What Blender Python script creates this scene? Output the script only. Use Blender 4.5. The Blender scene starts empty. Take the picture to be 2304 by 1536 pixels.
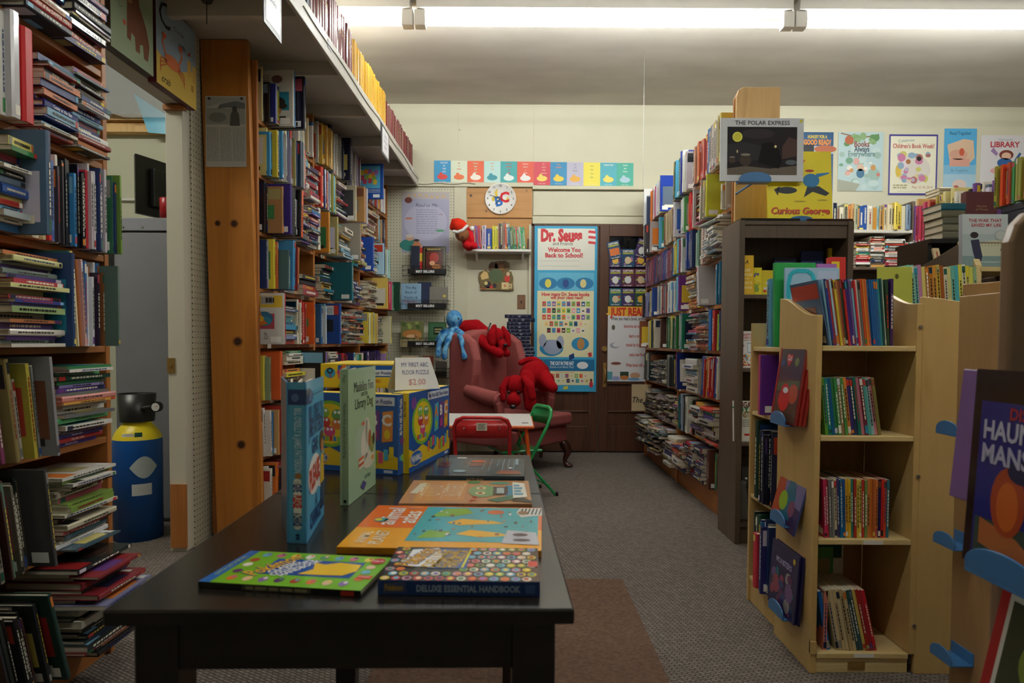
import bpy, math, random
from mathutils import Matrix, Vector
R = math.radians
# ------------------------------------------------------------------ camera, world, lamps, exposure
sc = bpy.context.scene
COL = sc.collection
FPX, CX, CY = 1536.0, 1152.0, 822.0
PITCH, ROLL = R(2.0), R(0.3)
cd = bpy.data.cameras.new('camera'); cam = bpy.data.objects.new('camera', cd); COL.objects.link(cam)
cd.sensor_width = 36.0; cd.lens = 24.0; cd.shift_y = 54.0/2304.0
cam.matrix_world = Matrix.Translation((0, 0, 1.0)) @ Matrix.Rotation(R(90)-PITCH, 4, 'X') @ Matrix.Rotation(ROLL, 4, 'Z')
cd.clip_start = 0.02
cd.dof.use_dof = True; cd.dof.focus_distance = 3.4; cd.dof.aperture_fstop = 7.0
sc.camera = cam
CAMR = cam.matrix_world.to_3x3(); CP = Vector((0, 0, 1.0))
def ray(px, py): return CAMR @ Vector(((px-CX)/FPX, -(py-CY)/FPX, -1.0))
def atY(px, py, Y):
    d = ray(px, py); return CP + d*(Y/d.y)
def atZ(px, py, Z):
    d = ray(px, py); return CP + d*((Z-1.0)/d.z)
def atX(px, py, X):
    d = ray(px, py); return CP + d*(X/d.x)
wd = bpy.data.worlds.new('world'); sc.world = wd; wd.use_nodes = True
wd.node_tree.nodes['Background'].inputs[0].default_value = (0.75, 0.85, 1.0, 1)
wd.node_tree.nodes['Background'].inputs[1].default_value = 0.1
TUBE_POWER = 92.0
TUBE_POWER_NEAR = 48.0
sc.view_settings.view_transform = 'Standard'; sc.view_settings.look = 'None'
sc.view_settings.gamma = 1.0; sc.view_settings.use_curve_mapping = False
sc.view_settings.exposure = 0.0
# ------------------------------------------------------------------ helpers
rnd = random.Random(11)
_lc = {}
def lin(h):
    if not isinstance(h, str): return tuple(h)
    if h in _lc: return _lc[h]
    t = h.lstrip('#')
    if len(t) == 3: t = ''.join(c*2 for c in t)
    v = [int(t[i:i+2], 16)/255 for i in (0, 2, 4)]
    _lc[h] = tuple(c/12.92 if c <= .04045 else ((c+.055)/1.055)**2.4 for c in v)
    return _lc[h]
def mul(h, k): return tuple(min(1, c*k) for c in lin(h))
def tag(o, label=None, cat=None, group=None, kind=None):
    if label: o['label'] = label
    if cat: o['category'] = cat
    if group: o['group'] = group
    if kind: o['kind'] = kind
    return o
def empty(name, loc=(0, 0, 0), rz=0.0, label=None, cat=None, group=None, M=None):
    o = bpy.data.objects.new(name, None); COL.objects.link(o); o.empty_display_size = .05
    o.matrix_world = M if M is not None else Matrix.Translation(loc) @ Matrix.Rotation(rz, 4, 'Z')
    return tag(o, label, cat, group)
class MB:
    """collects faces with a colour and a material index; builds ONE mesh object"""
    def __init__(s): s.v = []; s.f = []; s.c = []; s.m = []; s.sm = []
    def face(s, pts, c='#fff', m=0, sm=False):
        n = len(s.v); s.v += [tuple(p) for p in pts]; s.f.append(tuple(range(n, n+len(pts)))); s.c.append(lin(c)); s.m.append(m); s.sm.append(sm)
    def mesh(s, vs, fs, c='#fff', m=0, sm=False, M=None):
        n = len(s.v)
        s.v += [tuple(M @ Vector(p)) if M is not None else tuple(p) for p in vs]
        c = lin(c)
        for f in fs: s.f.append(tuple(i+n for i in f)); s.c.append(c); s.m.append(m); s.sm.append(sm)
    def box(s, a, b, c='#fff', m=0, M=None):
        x0, y0, z0 = a; x1, y1, z1 = b
        vs = [(x0,y0,z0),(x1,y0,z0),(x1,y1,z0),(x0,y1,z0),(x0,y0,z1),(x1,y0,z1),(x1,y1,z1),(x0,y1,z1)]
        s.mesh(vs, [(0,3,2,1),(4,5,6,7),(0,1,5,4),(1,2,6,5),(2,3,7,6),(3,0,4,7)], c, m, False, M)
    def prism(s, prof, h0, h1, c='#fff', m=0, M=None, axis='z'):
        n = len(prof)
        P = (lambda p, h: (p[0], p[1], h)) if axis == 'z' else ((lambda p, h: (p[0], h, p[1])) if axis == 'y' else (lambda p, h: (h, p[0], p[1])))
        vs = [P(p, h0) for p in prof] + [P(p, h1) for p in prof]
        fs = [tuple(reversed(range(n))), tuple(range(n, 2*n))] + [(i, (i+1) % n, n+(i+1) % n, n+i) for i in range(n)]
        s.mesh(vs, fs, c, m, False, M)
    def cyl(s, p0, p1, r0, r1=None, n=12, c='#fff', m=0, caps=True):
        r1 = r0 if r1 is None else r1
        p0 = Vector(p0); p1 = Vector(p1); d = (p1-p0).normalized()
        u = d.orthogonal().normalized(); w = d.cross(u)
        vs = []
        for p, r in ((p0, r0), (p1, r1)):
            for i in range(n):
                a = 2*math.pi*i/n; vs.append(p + (u*math.cos(a)+w*math.sin(a))*r)
        s.mesh(vs, [(i, (i+1) % n, n+(i+1) % n, n+i) for i in range(n)], c, m, True)
        if caps: s.mesh(vs, [tuple(reversed(range(n))), tuple(range(n, 2*n))], c, m)
    def tube(s, pts, r, n=8, c='#fff', m=0, closed=False):
        pts = [Vector(p) for p in pts]; k = len(pts); rings = []; up = None
        for i, p in enumerate(pts):
            a = pts[i-1] if (i or closed) else pts[0]; b = pts[(i+1) % k] if (i < k-1 or closed) else pts[-1]
            d = (b-a).normalized()
            if up is None: up = d.orthogonal().normalized()
            up = (up - d*up.dot(d)).normalized(); w = d.cross(up)
            rr = r[i] if isinstance(r, (list, tuple)) else r
            rings.append([p+(up*math.cos(2*math.pi*j/n)+w*math.sin(2*math.pi*j/n))*rr for j in range(n)])
        vs = [v for ring in rings for v in ring]
        fs = [(i*n+j, i*n+(j+1) % n, ((i+1) % k)*n+(j+1) % n, ((i+1) % k)*n+j) for i in range(k if closed else k-1) for j in range(n)]
        s.mesh(vs, fs, c, m, True)
        if not closed: s.mesh(vs, [tuple(reversed(range(n))), tuple(range((k-1)*n, k*n))], c, m)
    def lathe(s, prof, n=20, c='#fff', m=0, M=None, sm=True):
        vs = []; fs = []
        for r, z in prof:
            for i in range(n): a = 2*math.pi*i/n; vs.append((r*math.cos(a), r*math.sin(a), z))
        for k in range(len(prof)-1):
            for i in range(n): fs.append((k*n+i, k*n+(i+1) % n, (k+1)*n+(i+1) % n, (k+1)*n+i))
        s.mesh(vs, fs, c, m, sm, M)
    def ball(s, c0, r, c='#fff', m=0, n=12, k=8, M=None):
        rx, ry, rz = r if isinstance(r, (tuple, list)) else (r, r, r)
        vs = []; fs = []
        for i in range(k+1):
            t = math.pi*i/k
            for j in range(n): a = 2*math.pi*j/n; vs.append((rx*math.sin(t)*math.cos(a), ry*math.sin(t)*math.sin(a), rz*math.cos(t)))
        for i in range(k):
            for j in range(n): fs.append((i*n+j, (i+1)*n+j, (i+1)*n+(j+1) % n, i*n+(j+1) % n))
        T = Matrix.Translation(c0) @ (M if M is not None else Matrix())
        s.mesh(vs, fs, c, m, True, T)
    def build(s, name, mats, parent=None, M=None, bevel=0, seg=2, colors=True):
        me = bpy.data.meshes.new(name); me.from_pydata(s.v, [], s.f)
        if not isinstance(mats, (list, tuple)): mats = [mats]
        for m in mats: me.materials.append(m)
        me.polygons.foreach_set('material_index', s.m); me.polygons.foreach_set('use_smooth', s.sm)
        if colors and any(m.get('vc') for m in mats):
            at = me.color_attributes.new('Col', 'FLOAT_COLOR', 'CORNER'); buf = []
            for f, c in zip(s.f, s.c): buf += [c[0], c[1], c[2], 1.0]*len(f)
            at.data.foreach_set('color', buf)
        o = bpy.data.objects.new(name, me); COL.objects.link(o)
        if parent is not None: o.parent = parent
        if M is not None: o.matrix_local = M
        if bevel:
            b = o.modifiers.new('b', 'BEVEL'); b.width = bevel; b.segments = seg; b.limit_method = 'ANGLE'; b.angle_limit = R(40)
        return o
# ------------------------------------------------------------------ materials
MT = {}
def newmat(name, rough=.5, col='#888', spec=.5, metal=0.0, vc=False):
    m = bpy.data.materials.new(name); m.use_nodes = True; nt = m.node_tree
    b = nt.nodes['Principled BSDF']; b.inputs['Roughness'].default_value = rough
    b.inputs['Base Color'].default_value = (*lin(col), 1); b.inputs['Metallic'].default_value = metal
    b.inputs['Specular IOR Level'].default_value = spec
    if vc:
        m['vc'] = 1; a = nt.nodes.new('ShaderNodeVertexColor'); a.layer_name = 'Col'
        nt.links.new(a.outputs['Color'], b.inputs['Base Color'])
    MT[name] = m; return m
def N(nt, t, **kw):
    n = nt.nodes.new(t)
    for k, v in kw.items():
        if k in n.inputs: n.inputs[k].default_value = v
        else: setattr(n, k, v)
    return n
def coords(nt, scale=(1, 1, 1), rot=(0, 0, 0), src='Object'):
    tc = nt.nodes.new('ShaderNodeTexCoord'); mp = nt.nodes.new('ShaderNodeMapping')
    mp.inputs['Scale'].default_value = scale; mp.inputs['Rotation'].default_value = rot
    nt.links.new(tc.outputs[src], mp.inputs['Vector']); return mp.outputs['Vector']
def ramp(nt, fac, stops):
    r = nt.nodes.new('ShaderNodeValToRGB'); e = r.color_ramp.elements
    while len(e) < len(stops): e.new(.5)
    for i, (p, c) in enumerate(stops): e[i].position = p; e[i].color = (*lin(c), 1)
    nt.links.new(fac, r.inputs['Fac']); return r.outputs['Color']
def bump(nt, b, h, strength=.3, dist=.002):
    n = nt.nodes.new('ShaderNodeBump'); n.inputs['Strength'].default_value = strength; n.inputs['Distance'].default_value = dist
    nt.links.new(h, n.inputs['Height']); nt.links.new(n.outputs['Normal'], b.inputs['Normal'])
def noisemat(name, c1, c2, scale=8, rough=.6, stretch=(1, 1, 1), detail=4, bstr=0, bdist=.001, spec=.4, p=(.35, .65)):
    m = newmat(name, rough, c1, spec); nt = m.node_tree; b = nt.nodes['Principled BSDF']
    n = N(nt, 'ShaderNodeTexNoise', Scale=scale, Detail=detail); nt.links.new(coords(nt, stretch), n.inputs['Vector'])
    nt.links.new(ramp(nt, n.outputs['Fac'], [(p[0], c1), (p[1], c2)]), b.inputs['Base Color'])
    if bstr: bump(nt, b, n.outputs['Fac'], bstr, bdist)
    return m
def wood(name, c1, c2, c3, scale=2.2, stretch=(7, 7, .6), rough=.45, spec=.4):
    m = newmat(name, rough, c1, spec); nt = m.node_tree; b = nt.nodes['Principled BSDF']
    v = coords(nt, stretch)
    n = N(nt, 'ShaderNodeTexNoise', Scale=scale, Detail=5, Distortion=1.2); nt.links.new(v, n.inputs['Vector'])
    nt.links.new(ramp(nt, n.outputs['Fac'], [(.3, c1), (.5, c2), (.72, c3)]), b.inputs['Base Color'])
    bump(nt, b, n.outputs['Fac'], .12, .001); return m
PINE = wood('pine', '#9a5f2c', '#a86a33', '#b4763c')
PINE_Y = wood('pine_lengthwise', '#925a2b', '#a06431', '#ad7038', stretch=(7, .6, 7))
PILLAR = wood('pillar_pine', '#ab6a28', '#b8772f', '#985a1f', scale=1.4, stretch=(9, 9, .5))
MAPLE = wood('maple', '#c6a468', '#cbaa6f', '#bf9c60', scale=3, stretch=(3, 3, .5), rough=.32)
MAPLE_E = wood('maple_edge', '#dcc48e', '#d4b97f', '#e2cd9c', scale=6, stretch=(1, 1, 12), rough=.35)
MAPLE_D = wood('maple_tan', '#a98558', '#9f7b50', '#b48f62', scale=2, stretch=(3, 3, .5), rough=.4)
LIGHTPINE = wood('light_pine', '#cfa362', '#d9b073', '#c2955a', scale=1.6, stretch=(8, 8, .5))
LAMINATE = wood('dark_laminate', '#54463a', '#5d4e41', '#4a3d33', scale=3, stretch=(12, 12, .6), rough=.4)
DOORWOOD = wood('dark_door_wood', '#4a2e20', '#553627', '#3c251a', scale=2, stretch=(8, 8, .5), rough=.38)
BLACKW = noisemat('black_stained_wood', '#151211', '#1f1a17', 6, .22, (1, 8, 8), spec=.5)
CREAM = noisemat('cream_paint', '#d3cfb9', '#cac6af', 1.2, .6)
CREAM2 = noisemat('cream_trim_paint', '#d0ccb4', '#c7c3ab', 3, .5)
WHITEP = noisemat('white_shelf_paint', '#cfcac0', '#c4bfb5', 4, .5)
CEIL = noisemat('ceiling_plaster', '#cbc4bb', '#bab3aa', 1.1, .8, (1, 2.5, 1), bstr=.15, bdist=.004)
BACKROOM = noisemat('back_room_paint', '#c9c9b4', '#bdbda8', 1.5, .7)
CHIPPED = noisemat('chipped_post_paint', '#cbc7b6', '#7d6040', 2.6, .6, (2.4, 2.4, .3), detail=10, p=(.58, .62))
BLACKM = newmat('black_metal', .4, '#111', .5)
CHROME = newmat('worn_steel', .3, '#aaa', .5, .9)
BRASS = newmat('old_brass', .4, '#9a7a42', .5, .4)
FAB = noisemat('rose_upholstery', '#8f4644', '#9d5350', 260, .85, bstr=.4, bdist=.001)
PLUSHR = noisemat('red_plush', '#8e0a13', '#ad121b', 160, .95, bstr=1.0, bdist=.006, spec=.1)
PLUSHB = noisemat('tie_dye_blue_plush', '#1a5ca4', '#7ab8dc', 22, .9, bstr=.5, bdist=.003, spec=.1)
MAHOG = newmat('mahogany_leg', .25, '#3a1a12')
LOCK = noisemat('grey_locker_metal', '#7d7d84', '#75757c', 2, .5)
PLAST = newmat('black_plastic', .35, '#121214')
STEELB = newmat('blue_tank_paint', .25, '#0b4f9e')
YEL = newmat('yellow_paint', .35, '#e8d020')
REDM = newmat('red_enamel', .25, '#b81f22')
GRNM = newmat('green_enamel', .25, '#2c9a55')
ORGM = newmat('orange_enamel', .3, '#e0601c')
BLUEH = newmat('blue_plastic_holder', .3, '#3d72a8')
WHITEM = newmat('white_enamel', .35, '#e6e4e0')
PV = newmat('printed_paper', .45, vc=True, spec=.4)
PG = newmat('glossy_print', .16, vc=True, spec=.6)
PM = newmat('matte_print', .75, vc=True, spec=.2)
PAGES = newmat('paper_pages', .8, '#cfc6ae', .2)
def _pages():
    nt = PAGES.node_tree; b = nt.nodes['Principled BSDF']
    n = N(nt, 'ShaderNodeTexNoise', Scale=60, Detail=2); nt.links.new(coords(nt, (.3, 12, .3)), n.inputs['Vector'])
    nt.links.new(ramp(nt, n.outputs['Fac'], [(.3, '#b9ae95'), (.7, '#e0d8c4')]), b.inputs['Base Color'])
_pages()
def _glass(name, col, alpha, rough=.1):
    m = newmat(name, rough, col); b = m.node_tree.nodes['Principled BSDF']; b.inputs['Alpha'].default_value = alpha; return m
CLEAR = _glass('clear_plastic', '#e8ecef', .22); BLUEFILM = _glass('blue_film', '#36b4dd', .8, .25); FROST = _glass('cloudy_film', '#6a6863', .7, .5)
def _peg():
    m = newmat('pegboard', .6, '#cfccb8'); nt = m.node_tree; b = nt.nodes['Principled BSDF']
    tc = nt.nodes.new('ShaderNodeTexCoord'); sp = nt.nodes.new('ShaderNodeSeparateXYZ'); nt.links.new(tc.outputs['Object'], sp.inputs[0])
    def cell(o):
        d = N(nt, 'ShaderNodeMath', operation='DIVIDE'); nt.links.new(o, d.inputs[0]); d.inputs[1].default_value = .027
        f = N(nt, 'ShaderNodeMath', operation='FRACT'); nt.links.new(d.outputs[0], f.inputs[0])
        s = N(nt, 'ShaderNodeMath', operation='SUBTRACT'); nt.links.new(f.outputs[0], s.inputs[0]); s.inputs[1].default_value = .5
        p = N(nt, 'ShaderNodeMath', operation='MULTIPLY'); nt.links.new(s.outputs[0], p.inputs[0]); nt.links.new(s.outputs[0], p.inputs[1]); return p.outputs[0]
    a = N(nt, 'ShaderNodeMath', operation='ADD'); nt.links.new(sp.outputs['X'], a.inputs[0]); nt.links.new(sp.outputs['Y'], a.inputs[1])
    s = N(nt, 'ShaderNodeMath', operation='ADD'); nt.links.new(cell(a.outputs[0]), s.inputs[0]); nt.links.new(cell(sp.outputs['Z']), s.inputs[1])
    g = N(nt, 'ShaderNodeMath', operation='GREATER_THAN'); nt.links.new(s.outputs[0], g.inputs[0]); g.inputs[1].default_value = .017
    nt.links.new(ramp(nt, g.outputs[0], [(0, '#35312a'), (1, '#c9c6b0')]), b.inputs['Base Color'])
    bump(nt, b, g.outputs[0], .6, .003); return m
PEG = _peg()
def _carpet(name, c1, c2, c3, w, noise=90):
    m = newmat(name, .95, c1, .1); nt = m.node_tree; b = nt.nodes['Principled BSDF']
    v = coords(nt, (1, 1, 1), (0, 0, R(32)))
    br = N(nt, 'ShaderNodeTexBrick', Scale=1.0); br.offset = .5; br.squash = 1
    for k, x in (('Brick Width', w*2), ('Row Height', w), ('Mortar Size', w*.28), ('Mortar Smooth', .8)): br.inputs[k].default_value = x
    br.inputs['Color1'].default_value = (*lin(c1), 1); br.inputs['Color2'].default_value = (*lin(c2), 1); br.inputs['Mortar'].default_value = (*lin(c3), 1)
    nt.links.new(v, br.inputs['Vector'])
    n = N(nt, 'ShaderNodeTexNoise', Scale=noise, Detail=3); nt.links.new(coords(nt), n.inputs['Vector'])
    mx = N(nt, 'ShaderNodeMix', data_type='RGBA', blend_type='OVERLAY'); mx.inputs[0].default_value = .55
    nt.links.new(br.outputs['Color'], mx.inputs[6]); nt.links.new(n.outputs['Fac'], mx.inputs[7]); nt.links.new(mx.outputs[2], b.inputs['Base Color'])
    bump(nt, b, br.outputs['Fac'], -.5, .004); return m
CARPET = _carpet('grey_loop_carpet', '#857a73', '#6e6660', '#4a4440', .012)
RUG = noisemat('brown_mat', '#5a463b', '#6d5648', 70, .95, bstr=.8, bdist=.004, spec=.1)
TUBE = newmat('fluorescent_tube', .5, '#fff')
def _em(m, c, s):
    b = m.node_tree.nodes['Principled BSDF']; b.inputs['Emission Color'].default_value = (*c, 1); b.inputs['Emission Strength'].default_value = s
_em(TUBE, (.97, 1.0, .95), TUBE_POWER)
TUBE3 = newmat('fluorescent_tube_back_room', .5, '#fff'); _em(TUBE3, (1.0, 1.0, .88), 150.0)
TUBE2 = newmat('fluorescent_tube_dimmer', .5, '#fff'); _em(TUBE2, (.98, 1.0, .93), TUBE_POWER_NEAR)
# ------------------------------------------------------------------ flat print (colour shapes and lettering)
_tx = {}
def textmesh(s, bold=0.0, shear=0.0):
    k = (s, bold, shear)
    if k in _tx: return _tx[k]
    cu = bpy.data.curves.new('t', 'FONT'); cu.body = s; cu.size = 1.0; cu.resolution_u = 2; cu.offset = bold; cu.shear = shear; cu.fill_mode = 'FRONT'
    ob = bpy.data.objects.new('t', cu); COL.objects.link(ob)
    dg = bpy.context.evaluated_depsgraph_get(); me = bpy.data.meshes.new_from_object(ob.evaluated_get(dg))
    vs = [(v.co.x, v.co.y) for v in me.vertices]; fs = [tuple(p.vertices) for p in me.polygons if p.normal.z > .5 or True]
    bpy.data.objects.remove(ob); bpy.data.curves.remove(cu); bpy.data.meshes.remove(me)
    if not vs: vs = [(0, 0), (0, 0), (0, 0)]; fs = []
    x0 = min(v[0] for v in vs); x1 = max(v[0] for v in vs)
    _tx[k] = (vs, fs, x0, x1); return _tx[k]
class Art:
    def __init__(s, w, h): s.w = w; s.h = h; s.mb = MB(); s.q = 0.00022
    def poly(s, pts, c, l=1): s.mb.face([(x, y, l*s.q) for x, y in pts], c)
    def rect(s, x0, y0, x1, y1, c, l=1): s.poly([(x0*s.w, y0*s.h), (x1*s.w, y0*s.h), (x1*s.w, y1*s.h), (x0*s.w, y1*s.h)], c, l)
    def fpoly(s, pts, c, l=2): s.poly([(x*s.w, y*s.h) for x, y in pts], c, l)
    def ell(s, cx, cy, rx, ry, c, l=2, n=18):
        s.poly([((cx+rx*math.cos(2*math.pi*i/n))*s.w, (cy+ry*math.sin(2*math.pi*i/n))*s.h) for i in range(n)], c, l)
    def text(s, t, cx, cy, h, c, l=6, w=None, rot=0.0, bold=0.0, shear=0.0, align='c'):
        """h: letter height (m); w: widest it may be (m); cx, cy: fractions"""
        vs, fs, x0, x1 = textmesh(t, bold, shear); k = h/.72; kx = k
        if w: kx = min(k, w/(x1-x0)) if w > 0 else k
        mid = (x0+x1)/2 if align == 'c' else (x0 if align == 'l' else x1); ca, sa = math.cos(rot), math.sin(rot)
        out = []
        for x, y in vs:
            a = (x-mid)*kx; b = (y-.35)*k
            out.append((cx*s.w+a*ca-b*sa, cy*s.h+a*sa+b*ca, l*s.q))
        s.mb.mesh(out, fs, c)
    def line(s, pts, wd, c, l=3):
        for (x0, y0), (x1, y1) in zip(pts, pts[1:]):
            a = Vector((x0*s.w, y0*s.h)); b = Vector((x1*s.w, y1*s.h)); d = (b-a)
            if d.length < 1e-6: continue
            n = Vector((-d.y, d.x)).normalized()*wd/2; s.poly([a-n, b-n, b+n, a+n], c, l)
    def blobs(s, n, x0, y0, x1, y1, cols, r=.05, l=2, rr=None):
        q = rr or rnd
        for _ in range(n):
            a = r*q.uniform(.5, 1.2); s.ell(q.uniform(x0+a, x1-a), q.uniform(y0+a*.6, y1-a*.6), a, a*s.w/s.h*q.uniform(.6, 1.2), q.choice(cols), l+q.random()*.9, 10)
    def textlines(s, n, x0, y0, x1, y1, c, th=.25, l=4, seed=3):
        q = random.Random(seed); dy = (y1-y0)/n
        for i in range(n):
            y = y1-dy*(i+.5); x = x0
            while x < x1-.02:
                w = q.uniform(.03, .1); e = min(x+w, x1); s.rect(x, y-dy*th, e, y+dy*th, c, l); x = e+.015
    def build(s, name, parent=None, M=None, mat=None): return s.mb.build(name, mat or PV, parent, M)
def face_frame(o, x, y):
    """matrix whose local X,Y run along x,y with the origin at o; local Z is the facing"""
    x = Vector(x).normalized(); y = Vector(y); y = (y-x*y.dot(x)).normalized(); z = x.cross(y)
    M = Matrix((x, y, z)).transposed().to_4x4(); M.translation = Vector(o); return M
# ------------------------------------------------------------------ the room
H_C = 3.125; YB = 6.2
def struct(name, a, b, mat, parent=None, bevel=0, kind='structure'):
    m = MB(); m.box(a, b); o = m.build(name, mat, parent, bevel=bevel)
    if parent is None: o['kind'] = kind
    return o
struct('floor', (-4.2, -3.2, -.06), (5.6, 6.4, 0), CARPET)
struct('ceiling', (-4.2, -3.2, H_C), (5.6, 6.4, H_C+.06), CEIL)
struct('wall_back', (-1.7, YB, 0), (5.6, YB+.1, H_C), CREAM)
PX = -1.527
struct('wall_right', (5.4, -3.2, 0), (5.5, YB, H_C), CREAM)
struct('wall_rear', (-4.2, -3.2, 0), (5.6, -3.1, H_C), CREAM)
struct('wall_left', (-1.61, 3.27, 0), (PX, YB, H_C), PEG)
struct('wall_left_near', (-1.69, -3.1, 0), (-1.6, 2.25, H_C), PEG)
# header over the opening to the back room
struct('trim_1', (-1.61, 2.25, 2.10), (PX, 3.27, H_C), PEG)
hd = struct('trim_2', (-1.612, 2.25, 2.088), (PX-.003, 3.2, 2.10), WHITEP)
# chipped post at the end of the opening
po = struct('trim_3', (-1.613, 3.2, 0), (PX-.005, 3.27, 2.088), CHIPPED, bevel=.003)
m = MB(); m.box((-.045, -.012, 0), (.03, .0, .3)); o = m.build('splice_block', PINE, po, Matrix.Translation((-1.56, 3.2, .02)))
m = MB(); m.box((-.015, -.006, -.035), (.02, .0, .035)); m.cyl((0, -.012, 0), (0, -.004, 0), .009, n=8); m.build('latch_plate', BRASS, po, Matrix.Translation((-1.6, 3.2, .88)))
m = MB(); m.box((-.03, -.02, -.01), (.07, 0, .012)); m.build('corner_block', PINE, po, Matrix.Translation((-1.585, 3.2, 2.07)))
# back room
struct('wall_back_room', (-4.1, 4.6, 0), (-1.64, 4.7, 2.36), BACKROOM)
bm_ = MB(); bm_.box((-3.6, 4.52, 2.36), (-1.72, 4.66, 2.40)); bm_.box((-3.3, 4.54, 2.40), (-2.35, 4.60, 2.425))
bm_.build('trim_4', LIGHTPINE)['kind'] = 'structure'
struct('wall_back_room_far', (-4.2, -3.1, 0), (-4.1, 6.3, H_C), BACKROOM)
struct('wall_back_room_end', (-4.1, 6.2, 0), (-1.64, 6.3, H_C), BACKROOM)
m = MB(); m.cyl((-3.2, 4.58, 1.93), (-1.9, 4.58, 1.93), .009, n=8); t = m.build('wall_conduit', WHITEM); tag(t, 'thin white conduit pipe running along the back room wall', 'pipe')
m = MB(); m.box((-3.0, 4.5, 1.1), (-1.95, 4.599, 1.58)); t = m.build('fuse_cabinet', PLAST, bevel=.004); tag(t, 'dark panel on the back room wall below the white conduit', 'panel')
# ---- back wall fittings
KB = 247.7
def W(px, py, off=0.0):
    p = atY(px, py, YB-off); return (p.x, p.z)
def wallbox(name, px0, py0, px1, py1, d, mat, off=0.0, bevel=.002, kind='structure', parent=None):
    x0, z1 = W(px0, py0, off); x1, z0 = W(px1, py1, off)
    m = MB(); m.box((x0, YB-off-d, z0), (x1, YB-off, z1)); o = m.build(name, mat, parent, bevel=bevel)
    if kind: o['kind'] = kind
    return o
wallbox('trim_5', 860, 420, 1024, 1030, .012, PEG)
wallbox('trim_6', 1022, 418, 1050, 1030, .018, CREAM2)
wallbox('trim_7', 940, 411, 1200, 422, .03, CREAM2)
wallbox('trim_8', 1198, 420, 1800, 431, .05, CREAM2)
wallbox('trim_9', 1200, 431, 1800, 488, .02, CREAM)
wallbox('trim_10', 1198, 488, 1800, 508, .045, CREAM2)
wallbox('trim_11', 1190, 506, 1201, 1020, .03, CREAM2)
for i, (px, y0, y1) in enumerate(((1047, 620, 1000),)):
    wallbox('trim_%d' % (12+i), px, y0, px+3, y1, .004, CREAM2)
# pine panel behind the clock (two boards)
pn = empty('pine_wall_panel', label='pine boards on the back wall behind the clock', cat='panel')
for (a, b) in ((424, 491), (493, 560)):
    x0, z1 = W(1050, a); x1, z0 = W(1197, b)
    m = MB(); m.box((x0, YB-.022, z0), (x1, YB-.001, z1)); m.build('board', wood('panel_pine_%d' % a, '#b07c3f', '#b98549', '#a37035', stretch=(.6, 7, 8)), pn, bevel=.002)
m = MB()
for px, py, r in ((1060, 441, .012), (1094, 476, .008), (1185, 430, .006), (1090, 530, .008)):
    x, z = W(px, py); m.cyl((x, YB-.0225, z), (x, YB-.0235, z), r, n=10)
m.build('knot', newmat('knot_brown', .5, '#3c2010'), pn)
# ---- door pair
dr = empty('double_door', label='dark brown wooden double door covered with posters', cat='door')
dr.name = 'door_1'; dr['kind'] = 'structure'
for k in ('label', 'category'):
    if k in dr: del dr[k]
def leaf(px0, px1, glass):
    x0, z1 = W(px0, 508); x1 = W(px1, 508)[0]
    d = MB(); y = YB-.045; zt = z1; w = .085
    d.box((x0, y, .01), (x0+w, YB-.005, zt)); d.box((x1-w, y, .01), (x1, YB-.005, zt)); d.box((x0+w, y, zt-.1), (x1-w, YB-.005, zt))
    d.box((x0+w, y, .01), (x1-w, YB-.005, .24)); d.box((x0+w, y, .62), (x1-w, YB-.005, .76))
    L = d.build('leaf', DOORWOOD, dr, bevel=.004)
    p = MB(); p.box((x0+w, y+.015, .24), (x1-w, y+.03, .62)); p.box((x0+w, y+.004, .365), (x1-w, y+.0149, .38)); p.build('panel', DOORWOOD, L, bevel=.004)
    g = MB(); g.box((x0+w, y+.02, .76), (x1-w, y+.025, zt-.1)); g.build('pane', newmat('dark_glass', .08, '#0d1012'), L)
    return L
L1 = leaf(1201, 1347, 0); L2 = leaf(1349, 1500, 1)
m = MB(); x0, z1 = W(1196, 505); x1 = W(1520, 505)[0]
m.box((x0, YB-.04, z1-.02), (x1, YB-.0, z1+.015)); m.box((x0, YB-.04, 0), (x0+.02, YB, z1)); m.build('frame', DOORWOOD, dr)
x, z = W(1358, 845); m = MB()
m.box((x-.012, YB-.052, z-.1), (x+.016, YB-.045, z+.12)); m.tube([(x, YB-.052, z+.07), (x+.004, YB-.09, z+.04), (x+.004, YB-.09, z-.03), (x, YB-.052, z-.06)], .007); m.build('handle', BRASS, L2)
x, z = W(1358, 784); m = MB(); m.cyl((x, YB-.065, z), (x, YB-.045, z), .024, n=16); m.build('lock', BRASS, L2)
# ---- light fixtures
def fixture(x0, x1, y, name, label, mat=TUBE, ends=(1, 1)):
    r = empty(name, ((x0+x1)/2, y, H_C), label=label, cat='light', group='ceiling strip lights')
    M = Matrix.Translation((-(x0+x1)/2, -y, -H_C))
    m = MB(); m.box((x0-.02, y-.055, H_C-.075), (x1+.02, y+.055, H_C-.001)); m.build('channel', WHITEM, r, M, bevel=.004)
    for e, xx in ((ends[0], x0), (ends[1], x1)):
        if e:
            m = MB(); m.box((xx-.035, y-.035, H_C-.175), (xx+.035, y+.035, H_C-.075)); m.build('lamp_holder', WHITEM, r, M, bevel=.006)
    m = MB(); m.cyl((x0+.035, y, H_C-.145), (x1-.035, y, H_C-.145), .019, n=16); m.build('tube', mat, r, M)
    return r
fixture(-1.52, -.66, 4.32, 'strip_light', 'ceiling strip light above the high shelf of bound volumes')
fixture(-.58, 1.70, 4.32, 'strip_light', 'long ceiling strip light whose glowing tube spans the middle of the room')
fixture(1.78, 4.12, 4.32, 'strip_light', 'long ceiling strip light over the posters on the cream wall')
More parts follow.
